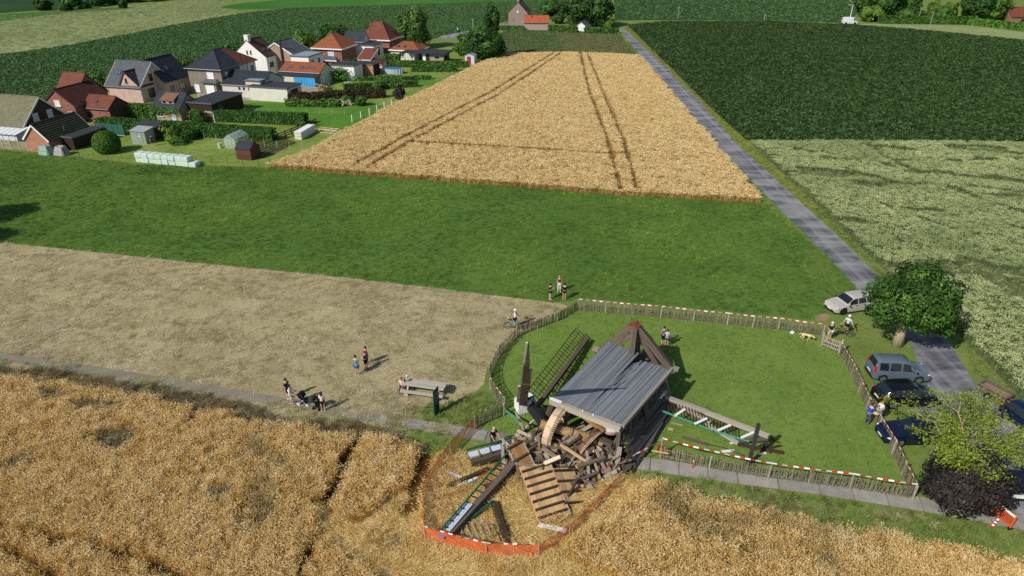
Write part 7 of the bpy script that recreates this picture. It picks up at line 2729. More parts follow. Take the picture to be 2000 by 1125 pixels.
def person(label, loc, face, h=1.75, shirt='#444444', trousers='#333333', shorts=True, hair='#3a2a1e', hat=None, shoes='d', sleeve='short', arms='down', legs='stand', female=False, lean=0.0, hairlong=False, skirt=False):
    """face: the way the person looks, as an angle on the ground (0 = +x). Local +y is forward."""
    root = empty('person', (0, 0, 0), label, 'person')
    k = h / 1.75
    sw = .185 if not female else .165
    seat = legs == 'sit'
    hipz = .93 if not seat else .48
    dz = hipz - .93
    ln = lean

    def F(z):       # forward lean of the trunk
        return max(0, z - hipz) * ln
    V, E, Rr = [], [], []

    def add(p, r, prev=None):
        V.append(Vector(p) * k)
        Rr.append((r * k, r * k * .9) if not isinstance(r, tuple) else (r[0] * k, r[1] * k))
        if prev is not None: E.append((prev, len(V) - 1))
        return len(V) - 1
    pel = add((0, 0, hipz + .02), (.145, .115))
    waist = add((0, F(1.12 + dz), 1.12 + dz), (.125 if not female else .11, .10), pel)
    chest = add((0, F(1.32 + dz), 1.32 + dz), (.155, .115), waist)
    up_ = add((0, F(1.43 + dz), 1.43 + dz), (.12, .085), chest)
    neck = add((0, F(1.5 + dz) + .01, 1.51 + dz), .052, up_)
    jaw = add((0, F(1.57 + dz) + .035, 1.58 + dz), (.068, .075), neck)
    head = add((0, F(1.64 + dz) + .025, 1.655 + dz), (.078, .092), jaw)
    crown_ = add((0, F(1.72 + dz) + .015, 1.72 + dz), (.058, .07), head)
    AR, HD = {}, {}
    for s in (-1, 1):
        sh = add((s * sw, F(1.42 + dz), 1.415 + dz), .06, up_)
        pose = arms if isinstance(arms, str) else arms[0 if s < 0 else 1]
        S0 = Vector((s * sw, F(1.42 + dz), 1.415 + dz))
        el, wr = {'down': ((s * .05, -.03, -.28), (s * .05, .04, -.53)), 'phone': ((s * .04, .04, -.27), (-s * .06, .28, -.2)), 'push': ((s * .04, .10, -.26), (s * .02, .40, -.38)),
                  'hips': ((s * .2, -.08, -.24), (s * .03, .03, -.42)), 'bar': ((s * .05, .16, -.24), (s * .10, .42, -.42)), 'fold': ((s * .06, .04, -.27), (-s * .1, .2, -.24)), 'lap': ((s * .05, .05, -.27), (s * -.02, .3, -.36)), 'side': ((s * .16, .05, -.24), (s * .36, .16, -.36))}[pose]
        e = add(S0 + Vector(el), .042, sh)
        w_ = add(S0 + Vector(wr), .029, e)
        dv = (Vector(wr) - Vector(el)).normalized()
        pm = add(S0 + Vector(wr) + dv * .075, (.036, .02), w_)
        AR[s] = (sh, e, w_)
        HD[s] = (S0 + Vector(wr) + dv * .06, dv)
    LG = {}
    for s in (-1, 1):
        hp = add((s * .095, 0, hipz - .03), (.098, .1), pel)
        if seat:
            kn = add((s * .11, .42, .50), .062, hp)
            an = add((s * .11, .44, .09), .042, kn)
            toe = add((s * .12, .58, .035), .036, an)
        elif legs == 'stride':
            f_ = s * .16
            kn = add((s * .10, f_ * .6 + .04, .50), .062, hp)
            an = add((s * .10, f_ - .02, .09), .042, kn)
            toe = add((s * .11, f_ + .13, .035), .036, an)
        else:
            kn = add((s * .105, .015, .50), .062, hp)
            an = add((s * .11, -.02, .09), .042, kn)
            toe = add((s * .13, .12, .035), .036, an)
        LG[s] = (hp, kn, an, toe)
    skinned('body', V, E, Rr, m_skin, root, (0,), 1)
    # fingers: four of unequal length and a thumb on each hand
    V2, E2_, R2, roots = [], [], [], []
    for s in (-1, 1):
        p, dv = HD[s]
        side = dv.cross(Vector((0, 0, 1)))
        side = side.normalized() if side.length > .05 else Vector((0, 1, 0))
        nn = side.cross(dv).normalized()
        for i, fl in enumerate((.065, .075, .07, .055)):
            b0 = p + side * (-.026 + .0175 * i) + dv * .02
            roots.append(len(V2))
            V2 += [b0 * k, (b0 + dv * (.03 + fl * .5)) * k, (b0 + dv * (.03 + fl * .9) - nn * .03) * k]
            R2 += [.009, .0085, .007]
            n_ = len(V2)
            E2_ += [(n_ - 3, n_ - 2), (n_ - 2, n_ - 1)]
        b0 = p + side * .02 - dv * .02
        roots.append(len(V2))
        V2 += [b0 * k, (b0 + side * .035 + dv * .02) * k, (b0 + side * .045 + dv * .055 - nn * .01) * k]
        R2 += [.011, .0095, .008]
        n_ = len(V2)
        E2_ += [(n_ - 3, n_ - 2), (n_ - 2, n_ - 1)]
    skinned('finger', V2, E2_, R2, m_skin, root, tuple(roots), 0)

    def garment(name, idx, grow, m, cut=None):
        mp, vs, es, rs_ = {}, [], [], []
        for i in idx:
            mp[i] = len(vs)
            vs.append(V[i].copy())
            r = Rr[i]
            g_ = grow.get(i, .018) * k
            rs_.append((r[0] + g_, r[1] + g_))
        for a, b in E:
            if a in mp and b in mp: es.append((mp[a], mp[b]))
        if cut:
            for a, b, t, rr in cut:     # partial limb: from a towards b
                vs.append(V[a].lerp(V[b], t))
                r = Rr[a][0] * (1 - t) + Rr[b][0] * t + rr * k
                rs_.append((r, r))
                es.append((mp[a], len(vs) - 1))
        return skinned(name, vs, es, rs_, m, root, (0,), 1)
    cs = cloth(shirt)
    cut = []
    idx = [pel, waist, chest, up_, AR[-1][0], AR[1][0]]
    if sleeve == 'long':
        idx += [AR[-1][1], AR[1][1], AR[-1][2], AR[1][2]]
    elif sleeve == 'short':
        cut = [(AR[s][0], AR[s][1], .72, .024) for s in (-1, 1)]
    else:
        cut = [(AR[s][0], AR[s][1], .12, .01) for s in (-1, 1)]
    garment('shirt', idx, {pel: .012, waist: .03, up_: .012}, cs, cut)
    ct = cloth(trousers)
    idx = [pel, LG[-1][0], LG[1][0]]
    if shorts:
        cut = [(LG[s][0], LG[s][1], .88 if shorts is True else shorts, .03) for s in (-1, 1)]
    else:
        idx += [LG[-1][1], LG[1][1]]
        cut = [(LG[s][1], LG[s][2], .93, .018) for s in (-1, 1)]
    garment('trousers', idx, {pel: .02}, ct, cut)
    sh = MB()
    for s in (-1, 1):
        a, t = V[LG[s][2]], V[LG[s][3]]
        dv = (t - a)
        dv.z = 0
        dv.normalize()
        c = a.lerp(t, .5)
        sh = MB()
        ang = math.atan2(dv.y, dv.x)
        sh.sphere((0, 0, 0), 1, 10, 6, 0, (.15 * k, .055 * k, .05 * k))
        o = sh.build('shoe', m_shoe_w if shoes == 'w' else m_shoe_d, root, smooth=True)
        o.matrix_basis = Matrix.Translation((c.x, c.y, .05 * k)) @ Matrix.Rotation(ang, 4, 'Z')
    hc = V[head] + Vector((0, -.012, .03)) * k
    hm = MB()
    hm.sphere(hc, .118 * k, 12, 8, 0, (.86, 1.0, .92))
    # keep the face free of hair
    hm2 = MB()
    fy = V[head].y
    for f in hm.f:
        c = sum((Vector(hm.v[i]) for i in f), Vector()) / len(f)
        if c.y > hc.y + .035 * k and c.z < hc.z + .045 * k:
            continue
        if c.z < hc.z - .06 * k and not hairlong:
            continue
        hm2.face([hm.v[i] for i in f])
    if hairlong:
        hm2.sphere(hc + Vector((0, -.075, -.12)) * k, .10 * k, 8, 6, 0, (.9, .5, 1.5))
    hm2.build('hair', cloth(hair), root, smooth=True)
    fc = MB()
    hp_ = V[head]
    fr = Rr[head][1]
    for s in (-1, 1):
        fc.sphere(hp_ + Vector((s * .03 * k, fr - .004 * k, -.002)), .011 * k, 6, 4, 1)
        fc.sphere(hp_ + Vector((s * (Rr[head][0] + .002 * k), -.01, -.01)), .026 * k, 6, 4, 0, (.4, .8, 1.1))
    fc.mesh([hp_ + Vector(q) * k for q in ((-.014, fr / k - .005, -.03), (.014, fr / k - .005, -.03), (0, fr / k + .022, -.033), (0, fr / k, .012))], [(0, 2, 3), (2, 1, 3), (0, 1, 2)], 0)
    fc.bar(hp_ + Vector((-.024 * k, fr - .008 * k, -.062 * k)), hp_ + Vector((.024 * k, fr - .008 * k, -.062 * k)), .012 * k, .01 * k, mi=2)
    fc.build('face', [m_skin, w_dark, plain('lips', '#9c5f55', .6) if 'lips' not in bpy.data.materials else bpy.data.materials['lips']], root, smooth=True)
    if hat:
        hb = MB().sphere(hc + Vector((0, 0, .03)) * k, .128 * k, 12, 8, 0, (.92, 1.1, .78))
        h3 = MB()
        for f in hb.f:
            c = sum((Vector(hb.v[i]) for i in f), Vector()) / len(f)
            if c.z > hc.z: h3.face([hb.v[i] for i in f])
        h3.box(hc + Vector((0, .12, .035)) * k, (.13 * k, .08 * k, .015))
        h3.build('cap', cloth(hat), root, smooth=True)
    place(root, loc, face - math.pi / 2)
    return root


A_ = lambda deg: R(deg)
person('woman in a pink top standing in the cut hay behind the man in dark shorts', at(717, 711), A_(200), 1.66, '#c8559a', '#6b3f66', .6, '#2b1d18', female=True, hairlong=True, sleeve='long', arms='phone')
person('red haired person in blue shirt and dark shorts standing before the pink top', at(716, 721), A_(160), 1.68, '#315a86', '#17181c', True, '#6e2f22', arms='phone', shoes='d')
person('man in grey green T-shirt and blue shorts seen from behind in the cut hay', at(698, 732), A_(75), 1.78, '#6f8f88', '#4267a6', True, '#3a2a1e', shoes='w')
person('man in dark green T-shirt standing behind the white stroller on the path', at(564, 778), A_(-20), 1.78, '#1f4a48', '#1d2b3a', True, '#2f221a', arms='down', shoes='w')
person('man all in white pushing the white framed stroller on the path', at(571, 791), A_(-5), 1.80, '#e6e4e0', '#dcdad4', True, '#2f221a', arms='push', shoes='w', legs='stride')
person('woman in white top and black shorts seen from behind by the black pram', at(632, 803), A_(100), 1.68, '#e5d9d6', '#15151a', .35, '#4a2c1c', female=True, hairlong=True, arms='phone', sleeve='none', shoes='w')
person('grey haired man in black T-shirt bending over the white boarded sail', at(963, 872), A_(-60), 1.76, '#15161a', '#3d4048', False, '#b8b2a8', lean=.25, arms='push')
person('woman in dark clothes and shorts at left of the three on the meadow', at(1074, 585), A_(10), 1.68, '#23272c', '#24303f', .5, '#2a1f1a', female=True, arms='phone', shoes='w')
person('blonde woman in white trousers facing the viewer, farthest of the three on the meadow', at(1092, 570), A_(-95), 1.72, '#4a2a31', '#d9d6d0', False, '#b9905c', female=True, hairlong=True, arms='phone', sleeve='none', shoes='w')
person('person in black top and black shorts with bare legs, seen from behind on the meadow', at(1102, 585), A_(80), 1.70, '#231a1c', '#1a1517', .5, '#1d1613', arms='phone', shoes='w')
person('cyclist with white helmet and white shirt standing behind the turquoise bicycle', at(1006, 639), A_(-10), 1.78, '#d9dbe2', '#1c2030', True, '#cfcac4', hat='#e6e6e6', arms='bar')
person('man in mauve grey shirt and dark shorts seen from behind near the trestle', at(1294, 674), A_(120), 1.80, '#77717f', '#2a2f42', True, '#3a2a22', arms='fold')
person('woman in pale blue top close beside the man in mauve shirt near the trestle', at(1301, 677), A_(60), 1.66, '#a9bccd', '#4a4f63', .6, '#5a3a26', female=True, arms='fold')
person('man in navy shirt and beige shorts standing at the gate', at(1618, 664), A_(95), 1.76, '#272a3c', '#c7bda8', True, '#d6d3cd', arms='down', shoes='w')
person('racing cyclist with white helmet and light blue jersey holding the black bicycle', at(1651, 651), A_(215), 1.78, '#b4c9dc', '#1b1d24', .7, '#dadada', hat='#ececec', arms=('side', 'bar'))
person('man in bright blue shirt leaning on the fence from the lawn side', at(1692, 828), A_(40), 1.76, '#2450b4', '#4f5660', False, '#33271f', arms='fold', lean=.1)
person('man in white shirt and dark green vest standing between fence and black car', at(1714, 821), A_(-160), 1.74, '#dfe2de', '#7f93ab', False, '#3b2a20', arms='fold')
person('white haired person in grey seated at the far bench of the picnic table', at(797, 760), A_(-100), 1.68, '#6d7a80', '#4a4a50', False, '#e3e0dc', arms='lap', legs='sit')
person('person in pale pink top seated at the left end of the picnic table', at(786, 763), A_(-100), 1.60, '#d8bcb8', '#4a4a50', False, '#5a4638', arms='lap', legs='sit', female=True)
person('person in black standing in the garden beside the pale green shed', at(299, 285), A_(-60), 1.74, '#17181b', '#1b1c20', True, '#2a1e17', shoes='w')
# vest of the man by the cars
far_c = person('tiny cyclist in white riding along the far road', at(894, 64) + Vector((0, 0, .25)), A_(50), 1.7, '#e4e4e4', '#2a2a2e', True, '#dddddd', hat='#f0f0f0', arms='push', legs='sit')


def bicycle(label, loc, face, col, lean=0.0, lie=False):
    root = empty('bicycle', (0, 0, 0), label, 'bicycle')
    mf = plain('bike_frame', col, .4, .2, var=.05)
    rub = plain('rubber', '#1a1a1a', .8) if 'rubber' not in bpy.data.materials else bpy.data.materials['rubber']
    r = .34
    for x in (-.52, .52):
        w = MB().ring((x, 0, r), (0, 1, 0), r, r - .035, .035, 22).build('tyre', rub, root)
        MB().ring((x, 0, r), (0, 1, 0), r - .035, r - .06, .02, 22).build('rim', metal, w)
        sp = MB()
        for i in range(8):
            t = i * math.pi / 4
            sp.tube((x, 0, r), (x + math.cos(t) * (r - .05), 0, r + math.sin(t) * (r - .05)), .004, n=3)
        o = sp.build('spoke', metal, w)
        o['kind'] = 'stuff'
    bb, st, hd, ax_ = (-.08, 0, .30), (-.22, 0, .80), (.36, 0, .78), (-.52, 0, r)
    f = MB()
    for a, b in ((bb, st), (st, hd), (bb, (.39, 0, .68)), (bb, ax_), (st, ax_), (hd, (.40, 0, .66)), ((.40, 0, .66), (.52, 0, r))):
        f.tube(a, b, .02, n=6)
    f.build('frame', mf, root)
    MB().tube(st, (-.26, 0, .93), .014, n=6).build('seat_post', metal, root)
    MB().box((-.27, 0, .95), (.26, .12, .05)).build('saddle', rub, root)
    h = MB().tube(hd, (.33, 0, .95), .014, n=6).tube((.33, -.26, .97), (.33, .26, .97), .014, n=6)
    for s in (-1, 1):
        h.tube((.33, s * .26, .97), (.42, s * .24, .90), .016, n=6)
    h.build('handlebar', rub, root)
    c = MB().ring((-.08, 0, .30), (0, 1, 0), .1, .06, .015, 14).tube((-.08, .08, .30), (.04, .1, .18), .012, n=5).tube((-.08, -.08, .30), (-.2, -.1, .42), .012, n=5)
    c.build('crank', iron, root)
    place(root, loc, face, lean)
    return root


bicycle('turquoise bicycle held beside the curved picket fence', at(1003, 642), A_(-4), '#57b3ae', .08)
bicycle('dark pinkish bicycle leaning along the outside of the curved picket fence', at(1036, 639) , A_(38), '#8a5a62', -.25)
bicycle('black racing bicycle beside the cyclist in the light blue jersey', at(1645, 655), A_(-18), '#1b1d24', .1)
bicycle('tiny bicycle ridden on the far road', at(894, 64), A_(50), '#3a3a3a')

# stroller and pram
def buggy(label, loc, face, frame, fabric, pram=False):
    root = empty('stroller', (0, 0, 0), label, 'stroller')
    mf, mc = plain('buggy_frame', frame, .4, .1), cloth(fabric)
    rub = bpy.data.materials['rubber']
    for x, rr in ((.42, .10), (-.25, .13)):
        for y in (-.24, .24):
            w = MB().ring((x, y, rr), (0, 1, 0), rr, rr * .55, .05, 14).build('wheel', rub if pram else mf, root)
            MB().tube((x, y - .02, rr), (x, y + .02, rr), rr * .5, n=10).build('hub', mf, w)
    f = MB()
    for y in (-.23, .23):
        f.tube((.42, y, .1), (-.5, y, 1.02), .016, n=6).tube((-.25, y, .13), (.2, y, .55), .016, n=6)
    f.tube((-.5, -.23, 1.02), (-.5, .23, 1.02), .018, n=6).tube((.42, -.24, .1), (.42, .24, .1), .014, n=6).tube((-.25, -.24, .13), (-.25, .24, .13), .014, n=6)
    f.build('frame', mf, root)
    MB().mesh([(.38, -.2, .5), (.38, .2, .5), (-.02, .2, .38), (-.02, -.2, .38), (-.22, .2, .8), (-.22, -.2, .8), (.38, -.2, .42), (.38, .2, .42), (-.06, .2, .3), (-.06, -.2, .3)], [(0, 1, 2, 3), (3, 2, 4, 5), (6, 9, 8, 7), (0, 3, 9, 6), (1, 7, 8, 2), (0, 6, 7, 1), (9, 5, 4, 8)]).build('seat', mc, root)
    hd = MB()
    n_ = 8
    for i in range(n_):
        t0, t1 = math.pi * (.08 + .62 * i / n_), math.pi * (.08 + .62 * (i + 1) / n_)
        q = lambda t, y: (.05 + math.cos(t) * -.38 * -1 * .8 - .1, y, .62 + math.sin(t) * .42)
        hd.face([q(t0, -.23), q(t0, .23), q(t1, .23), q(t1, -.23)])
        for y in (-.23, .23):
            hd.face([(-.08, y, .62), q(t0, y), q(t1, y)])
    hd.build('hood', mc, root)
    MB().box((.05, 0, .22), (.4, .36, .14)).build('basket', mc, root)
    place(root, loc, face)


buggy('stroller with white frame and navy hood pushed by the man in white', at(592, 789), A_(-8), '#e0e0de', '#1c2233')
buggy('black pram standing left of the woman in black shorts', at(622, 797), A_(70), '#1a1a1c', '#17171b', True)
# hat in the hands, white bag
for i, (u, v, z, col, lb_, nm) in enumerate(((1711, 806, 1.05, '#c9b487', 'beige hat held by the man in the green vest', 'hat'),)):
    p = at(u, v, z)
    root = empty('hat', p, lb_, 'hat')
    MB().sphere(p, .13, 10, 6, 0, (1, 1, .7)).build('crown', cloth(col), root, smooth=True)
    MB().tube(p - Vector((0, 0, .05)), p - Vector((0, 0, .035)), .22, n=14).build('brim', cloth(col), root)
p = at(1714, 821)
mb = MB()
vest = empty('vest', p, 'dark green vest worn open by the man between fence and black car', 'vest')
for s in (-1, 1):
    c = p + Vector((.05, s * .13 + .0, 1.2))
    MB().box(c, (.26, .12, .52), A_(-160) - math.pi / 2).build('front', cloth('#2a4a3c'), vest)
p = at(1547, 652)
root = empty('bag', p, 'small white bag on the lawn behind the pale dog', 'bag')
MB().sphere(p + Vector((0, 0, .12)), .22, 8, 6, 0, (1, .7, .6)).build('bag', w_white, root, smooth=True)
MB().ring(p + Vector((0, 0, .25)), (0, 1, 0), .09, .075, .02, 10).build('handle', w_white, root)

# dog: pale gold labrador walking with lowered head
root = empty('dog', (0, 0, 0), 'pale golden dog walking with lowered head on the lawn near the gate', 'dog')
dv_ = [(-.30, 0, .50), (-.05, 0, .50), (.22, 0, .50), (.38, 0, .54), (.50, 0, .46), (.60, 0, .42), (.70, 0, .38),
       (-.40, 0, .52), (-.55, 0, .47), (-.68, 0, .36)]
de = [(0, 1), (1, 2), (2, 3), (3, 4), (4, 5), (5, 6), (0, 7), (7, 8), (8, 9)]
dr = [(.12, .13), (.11, .12), (.13, .15), .095, .075, .085, .042, .05, .03, .018]
for s in (-1, 1):
    f_ = .08 * s
    n0 = len(dv_)
    dv_ += [(.24, s * .09, .40), (.24 + f_, s * .09, .22), (.22 + f_, s * .09, .05), (.28 + f_, s * .09, .03)]
    de += [(2, n0), (n0, n0 + 1), (n0 + 1, n0 + 2), (n0 + 2, n0 + 3)]
    dr += [.065, .038, .03, .03]
    n0 = len(dv_)
    dv_ += [(-.30, s * .09, .40), (-.22 - f_, s * .09, .28), (-.38 - f_, s * .09, .17), (-.35 - f_, s * .09, .05), (-.29 - f_, s * .09, .03)]
    de += [(0, n0), (n0, n0 + 1), (n0 + 1, n0 + 2), (n0 + 2, n0 + 3), (n0 + 3, n0 + 4)]
    dr += [.085, .05, .032, .028, .03]
m_fur = plain('golden_fur', '#cdb78f', .9, var=.1, scale=6, spec=.1)
skinned('body', dv_, de, dr, m_fur, root, (1,), 1)
eb = MB()
for s in (-1, 1):
    eb.mesh([(.52, s * .075, .50), (.60, s * .08, .49), (.56, s * .115, .38), (.50, s * .11, .40)], [(0, 1, 2, 3)])
eb.build('ear', m_fur, root)
MB().sphere((.755, 0, .385), .022, 6, 5).build('nose', w_dark, root)
place(root, at(1574, 664), A_(-28))

# ------------------------------------------------------------------ vehicles
rubber = bpy.data.materials['rubber']
m_rim = plain('alloy_rim', '#9fa2a5', .35, .7, var=.06)
m_dkrim = plain('dark_rim', '#3a3b3d', .4, .5)
m_light = plain('headlight_glass', '#c9d0d6', .12, spec=.8)
m_tail = plain('tail_light', '#b51c22', .2, var=.05, spec=.6)
m_trim = plain('black_trim', '#161617', .7)
m_plate = plain('number_plate', '#e0dedb', .5)
cglass = glassmat('car_glass', (.012, .016, .02), .04)


def carpaint(name, col):
    return plain(name, col, .28, .15, var=.02, scale=.6, spec=.5, coat=.6)


PROF = {
    'suv': [(0, .44, .46, 0), (.012, .56, .58, 0), (.04, .60, .66, .9), (.13, .60, .95, 1), (.22, .60, .985, 1), (.40, .59, 1.0, 1), (.52, .58, .985, 1), (.575, .575, .955, 1), (.735, .565, .60, .15), (.80, .55, .575, 0), (.93, .49, .51, 0), (.985, .42, .43, 0), (1, .34, .35, 0)],
    'mpv': [(0, .42, .44, 0), (.01, .52, .55, .5), (.03, .55, .80, 1), (.055, .55, .955, 1), (.11, .55, .99, 1), (.35, .55, 1.0, 1), (.52, .545, .985, 1), (.59, .54, .955, 1), (.77, .53, .58, .15), (.83, .52, .55, 0), (.95, .46, .48, 0), (.99, .39, .40, 0), (1, .33, .34, 0)],
    'wagon': [(0, .50, .52, 0), (.012, .60, .62, 0), (.035, .64, .70, .8), (.12, .64, .95, 1), (.25, .635, .985, 1), (.40, .63, 1.0, 1), (.50, .62, .985, 1), (.55, .615, .955, 1), (.70, .60, .635, .15), (.78, .59, .61, 0), (.93, .52, .54, 0), (.985, .44, .45, 0), (1, .36, .37, 0)],
    'panel': [(0, .45, .93, 1), (.02, .46, .98, 1), (.1, .46, 1.0, 1), (.66, .46, 1.0, 1), (.74, .46, .97, 1), (.86, .45, .56, .3), (.90, .44, .47, 0), (.98, .38, .40, 0), (1, .3, .31, 0)],
}
WINS = {'suv': [(.10, .26), (.28, .46), (.48, .66)], 'mpv': [(.09, .24), (.27, .45), (.48, .69)], 'wagon': [(.09, .22), (.24, .42), (.44, .62)], 'panel': [(.68, .80)]}
DOORS = {'suv': [(.27, .46), (.465, .69)], 'mpv': [(.26, .46), (.465, .72)], 'wagon': [(.24, .43), (.435, .65)], 'panel': [(.66, .82)]}
SCREEN = {'suv': ((.585, .72), (.045, .125)), 'mpv': ((.60, .755), (.018, .052)), 'wagon': ((.56, .69), (.042, .115)), 'panel': ((.745, .85), None)}


def car(label, kind, L, Wd, Hh, paint, p, heading, wheel_r=.34, wb=(.18, .80), rim=None, name='car', cat='car', rails=False, tail='corner'):
    root = empty(name, (0, 0, 0), label, cat)
    pf = PROF[kind]
    zb0 = .2
    hw = Wd / 2

    def prof(f):
        for i in range(len(pf) - 1):
            if pf[i][0] <= f <= pf[i + 1][0]:
                t = (f - pf[i][0]) / (pf[i + 1][0] - pf[i][0])
                return [pf[i][j] * (1 - t) + pf[i + 1][j] * t for j in range(4)]
        return list(pf[-1])

    xs = [q[0] for q in pf]
    ra = wheel_r * 1.14
    for w_ in wb:
        for q in (-1.0, -.92, -.7, -.35, 0, .35, .7, .92, 1.0):
            xs.append(w_ + q * ra / L)
    xs += [q for r_ in WINS[kind] + DOORS[kind] for q in r_]
    for s_ in SCREEN[kind]:
        if s_: xs += list(s_)
    xs = sorted(set(round(x, 4) for x in xs if 0 <= x <= 1))

    def ring_(f):
        _, b, t, cab = prof(f)
        x = (f - .5) * L
        e = abs(2 * f - 1)
        w = hw * (1 - .16 * e ** 7 - .02 * e)
        zb = zb0 + (.06 if e > .96 else 0)
        for w_ in wb:
            dx = (f - w_) * L
            if abs(dx) < ra * .999:
                zb = max(zb, wheel_r + math.sqrt(ra * ra - dx * dx))
        zbelt, zt = b * Hh, t * Hh
        zb = min(zb, zbelt - .08)
        zs = max(zb + .03, zb0 + .5 * (zbelt - zb0))
        wt = w * (.86 * (1 - cab) + .70 * cab)
        half = [(0, zb), (w * .8, zb), (w * .985, min(zb + .05, zs - .01)), (w, zs), (w * .955, zbelt), (wt, zt - .05 * cab * Hh - .004), (wt * .78, zt - .008), (0, zt)]
        return x, half
    rings = [ring_(f) for f in xs]
    vs, fs = [], []
    nh = 8
    for x, half in rings:
        for y, z in half: vs.append((x, y, z))
        for y, z in half[1:-1]: vs.append((x, -y, z))
    K = nh + nh - 2

    def idx(i, j, s):
        if s > 0 or j in (0, nh - 1): return i * K + j
        return i * K + nh + j - 1
    for i in range(len(rings) - 1):
        for j in range(nh - 1):
            for s in (1, -1):
                q = (idx(i, j, s), idx(i, j + 1, s), idx(i + 1, j + 1, s), idx(i + 1, j, s))
                fs.append(q if s > 0 else q[::-1])
    for i in (0, len(rings) - 1):
        loop = [idx(i, j, 1) for j in range(nh)] + [idx(i, j, -1) for j in range(nh - 2, 0, -1)]
        fs.append(tuple(loop if i else loop[::-1]))
    body = MB().mesh(vs, fs).build('body', paint, root, angle=32, weld=True)

    def P(f, a, t, s):
        """surface point: station f, between section points a and a+1 at t, side s"""
        x, h = ring_(f)
        y = h[a][0] * (1 - t) + h[a + 1][0] * t
        z = h[a][1] * (1 - t) + h[a + 1][1] * t
        return Vector((x, s * y, z))

    def strip(name_, f0, f1, a, t0, t1, s, m, off=.008, par=None, n=5):
        mb = MB()
        for i in range(n):
            fa, fb = f0 + (f1 - f0) * i / n, f0 + (f1 - f0) * (i + 1) / n
            q = [P(fa, a, t0, s), P(fb, a, t0, s), P(fb, a, t1, s), P(fa, a, t1, s)]
            nn = (q[1] - q[0]).cross(q[3] - q[0])
            if nn.length < 1e-9: continue
            nn.normalize()
            if nn.y * s < 0: nn = -nn
            mb.face([v + nn * off for v in q])
        return mb.build(name_, m, par or root)
    for s in (1, -1):
        for f0, f1 in WINS[kind]:
            strip('side_window', f0, f1, 4, .08, .90, s, cglass)
        for f0, f1 in DOORS[kind]:
            dr = strip('door', f0 + .006, f1 - .006, 3, -.0, .97, s, paint, .006)
            hx = f0 + .03
            c = P(hx, 3, .78, s)
            MB().box(c + Vector((.08, s * .025, 0)), (.2, .03, .035)).build('handle', m_trim if name == 'car' else metal, dr)
        strip('sill', wb[0] + ra / L + .01, wb[1] - ra / L - .01, 1, .1, 1.0, s, m_trim, .004)
    (w0, w1), rear = SCREEN[kind]
    for nm, rng_ in (('windscreen', (w0, w1)), ('rear_window', rear)):
        if not rng_: continue
        mb = MB()
        fs_ = [rng_[0] + (rng_[1] - rng_[0]) * q for q in (.04, .35, .65, .96)]
        for i in range(3):
            for (a, ta, tb, s) in ((5, .1, 1, 1), (6, 0, 1, 1), (6, 0, 1, -1), (5, .1, 1, -1)):
                q = [P(fs_[i], a, ta, s), P(fs_[i + 1], a, ta, s), P(fs_[i + 1], a, tb, s), P(fs_[i], a, tb, s)]
                nn = (q[1] - q[0]).cross(q[3] - q[0]).normalized()
                if nn.z < 0: nn = -nn
                mb.face([v + nn * .01 for v in q])
        mb.build(nm, cglass, root)
    for f_ in wb:
        for s in (1, -1):
            x = (f_ - .5) * L
            c = Vector((x, s * (hw - .12), wheel_r))
            t = MB().ring(c, (0, 1, 0), wheel_r, wheel_r * .66, .22, 22).build('wheel', rubber, root, angle=40)
            rm = MB()
            rm.ring(c + Vector((0, s * .02, 0)), (0, 1, 0), wheel_r * .68, wheel_r * .58, .18, 20)
            for i in range(5):
                a = i * 2 * math.pi / 5
                rm.bar(c + Vector((0, s * .075, 0)), c + Vector((math.cos(a) * wheel_r * .62, s * .085, math.sin(a) * wheel_r * .62)), .05, .09, up=(0, 1, 0))
            rm.tube(c + Vector((0, s * .04, 0)), c + Vector((0, s * .10, 0)), wheel_r * .18, n=10)
            rm.build('rim', rim or m_rim, t, angle=40)
            MB().tube(c + Vector((0, -s * .04, 0)), c + Vector((0, s * .03, 0)), wheel_r * .6, n=14).build('brake_disc', m_trim, t)
    zf = prof(.96)[1] * Hh
    for s in (1, -1):
        c = P(.952, 3, .80, s)
        MB().sphere((0, 0, 0), 1, 10, 6, 0, (.17, .07, .07)).build('headlight', m_light, root, smooth=True).matrix_basis = Matrix.Translation(c + Vector((.02, -s * .02, 0))) @ Matrix.Rotation(-s * .5, 4, 'Z')
        if tail == 'tall':
            q0, q1 = P(.02, 4, -.0, s), P(.035, 4, .75, s)
            MB().bar(q0 + Vector((.0, s * .02, -.12)), q1 + Vector((.0, s * .02, 0)), .14, .10, up=(0, s, 0)).build('tail_light', m_tail, root)
        else:
            c = P(.03, 3, .85, s)
            MB().sphere((0, 0, 0), 1, 10, 6, 0, (.15, .09, .09)).build('tail_light', m_tail, root, smooth=True).matrix_basis = Matrix.Translation(c + Vector((0, -s * .02, .02)))
        c = P(w1 - .03, 4, .1, s)
        MB().sphere((0, 0, 0), 1, 8, 6, 0, (.08, .11, .075)).build('mirror', m_trim, root, smooth=True).matrix_basis = Matrix.Translation(c + Vector((0, s * .13, .02)))
    ft = MB().box((L / 2 - .035, 0, .30), (.12, Wd * .72, .18))
    ft.build('bumper_grille', m_trim, root)
    MB().box((-L / 2 + .05, 0, .32), (.14, Wd * .76, .18)).build('rear_bumper', m_trim, root)
    MB().box((L / 2 + .03, 0, .42), (.02, .5, .11)).build('number_plate', m_plate, root)
    MB().box((-L / 2 - .02, 0, .62), (.03, .5, .11)).build('number_plate', m_plate, root)
    MB().box((0, 0, .24), (L * .8, Wd * .7, .12)).build('underbody', m_trim, root)
    if rails:
        for s in (1, -1):
            MB().tube((-L * .32, s * hw * .60, Hh * .99), (L * .06, s * hw * .60, Hh * .995), .025, n=6).build('roof_rail', m_trim, root)
    place(root, (p[0], p[1], 0), heading)
    return root


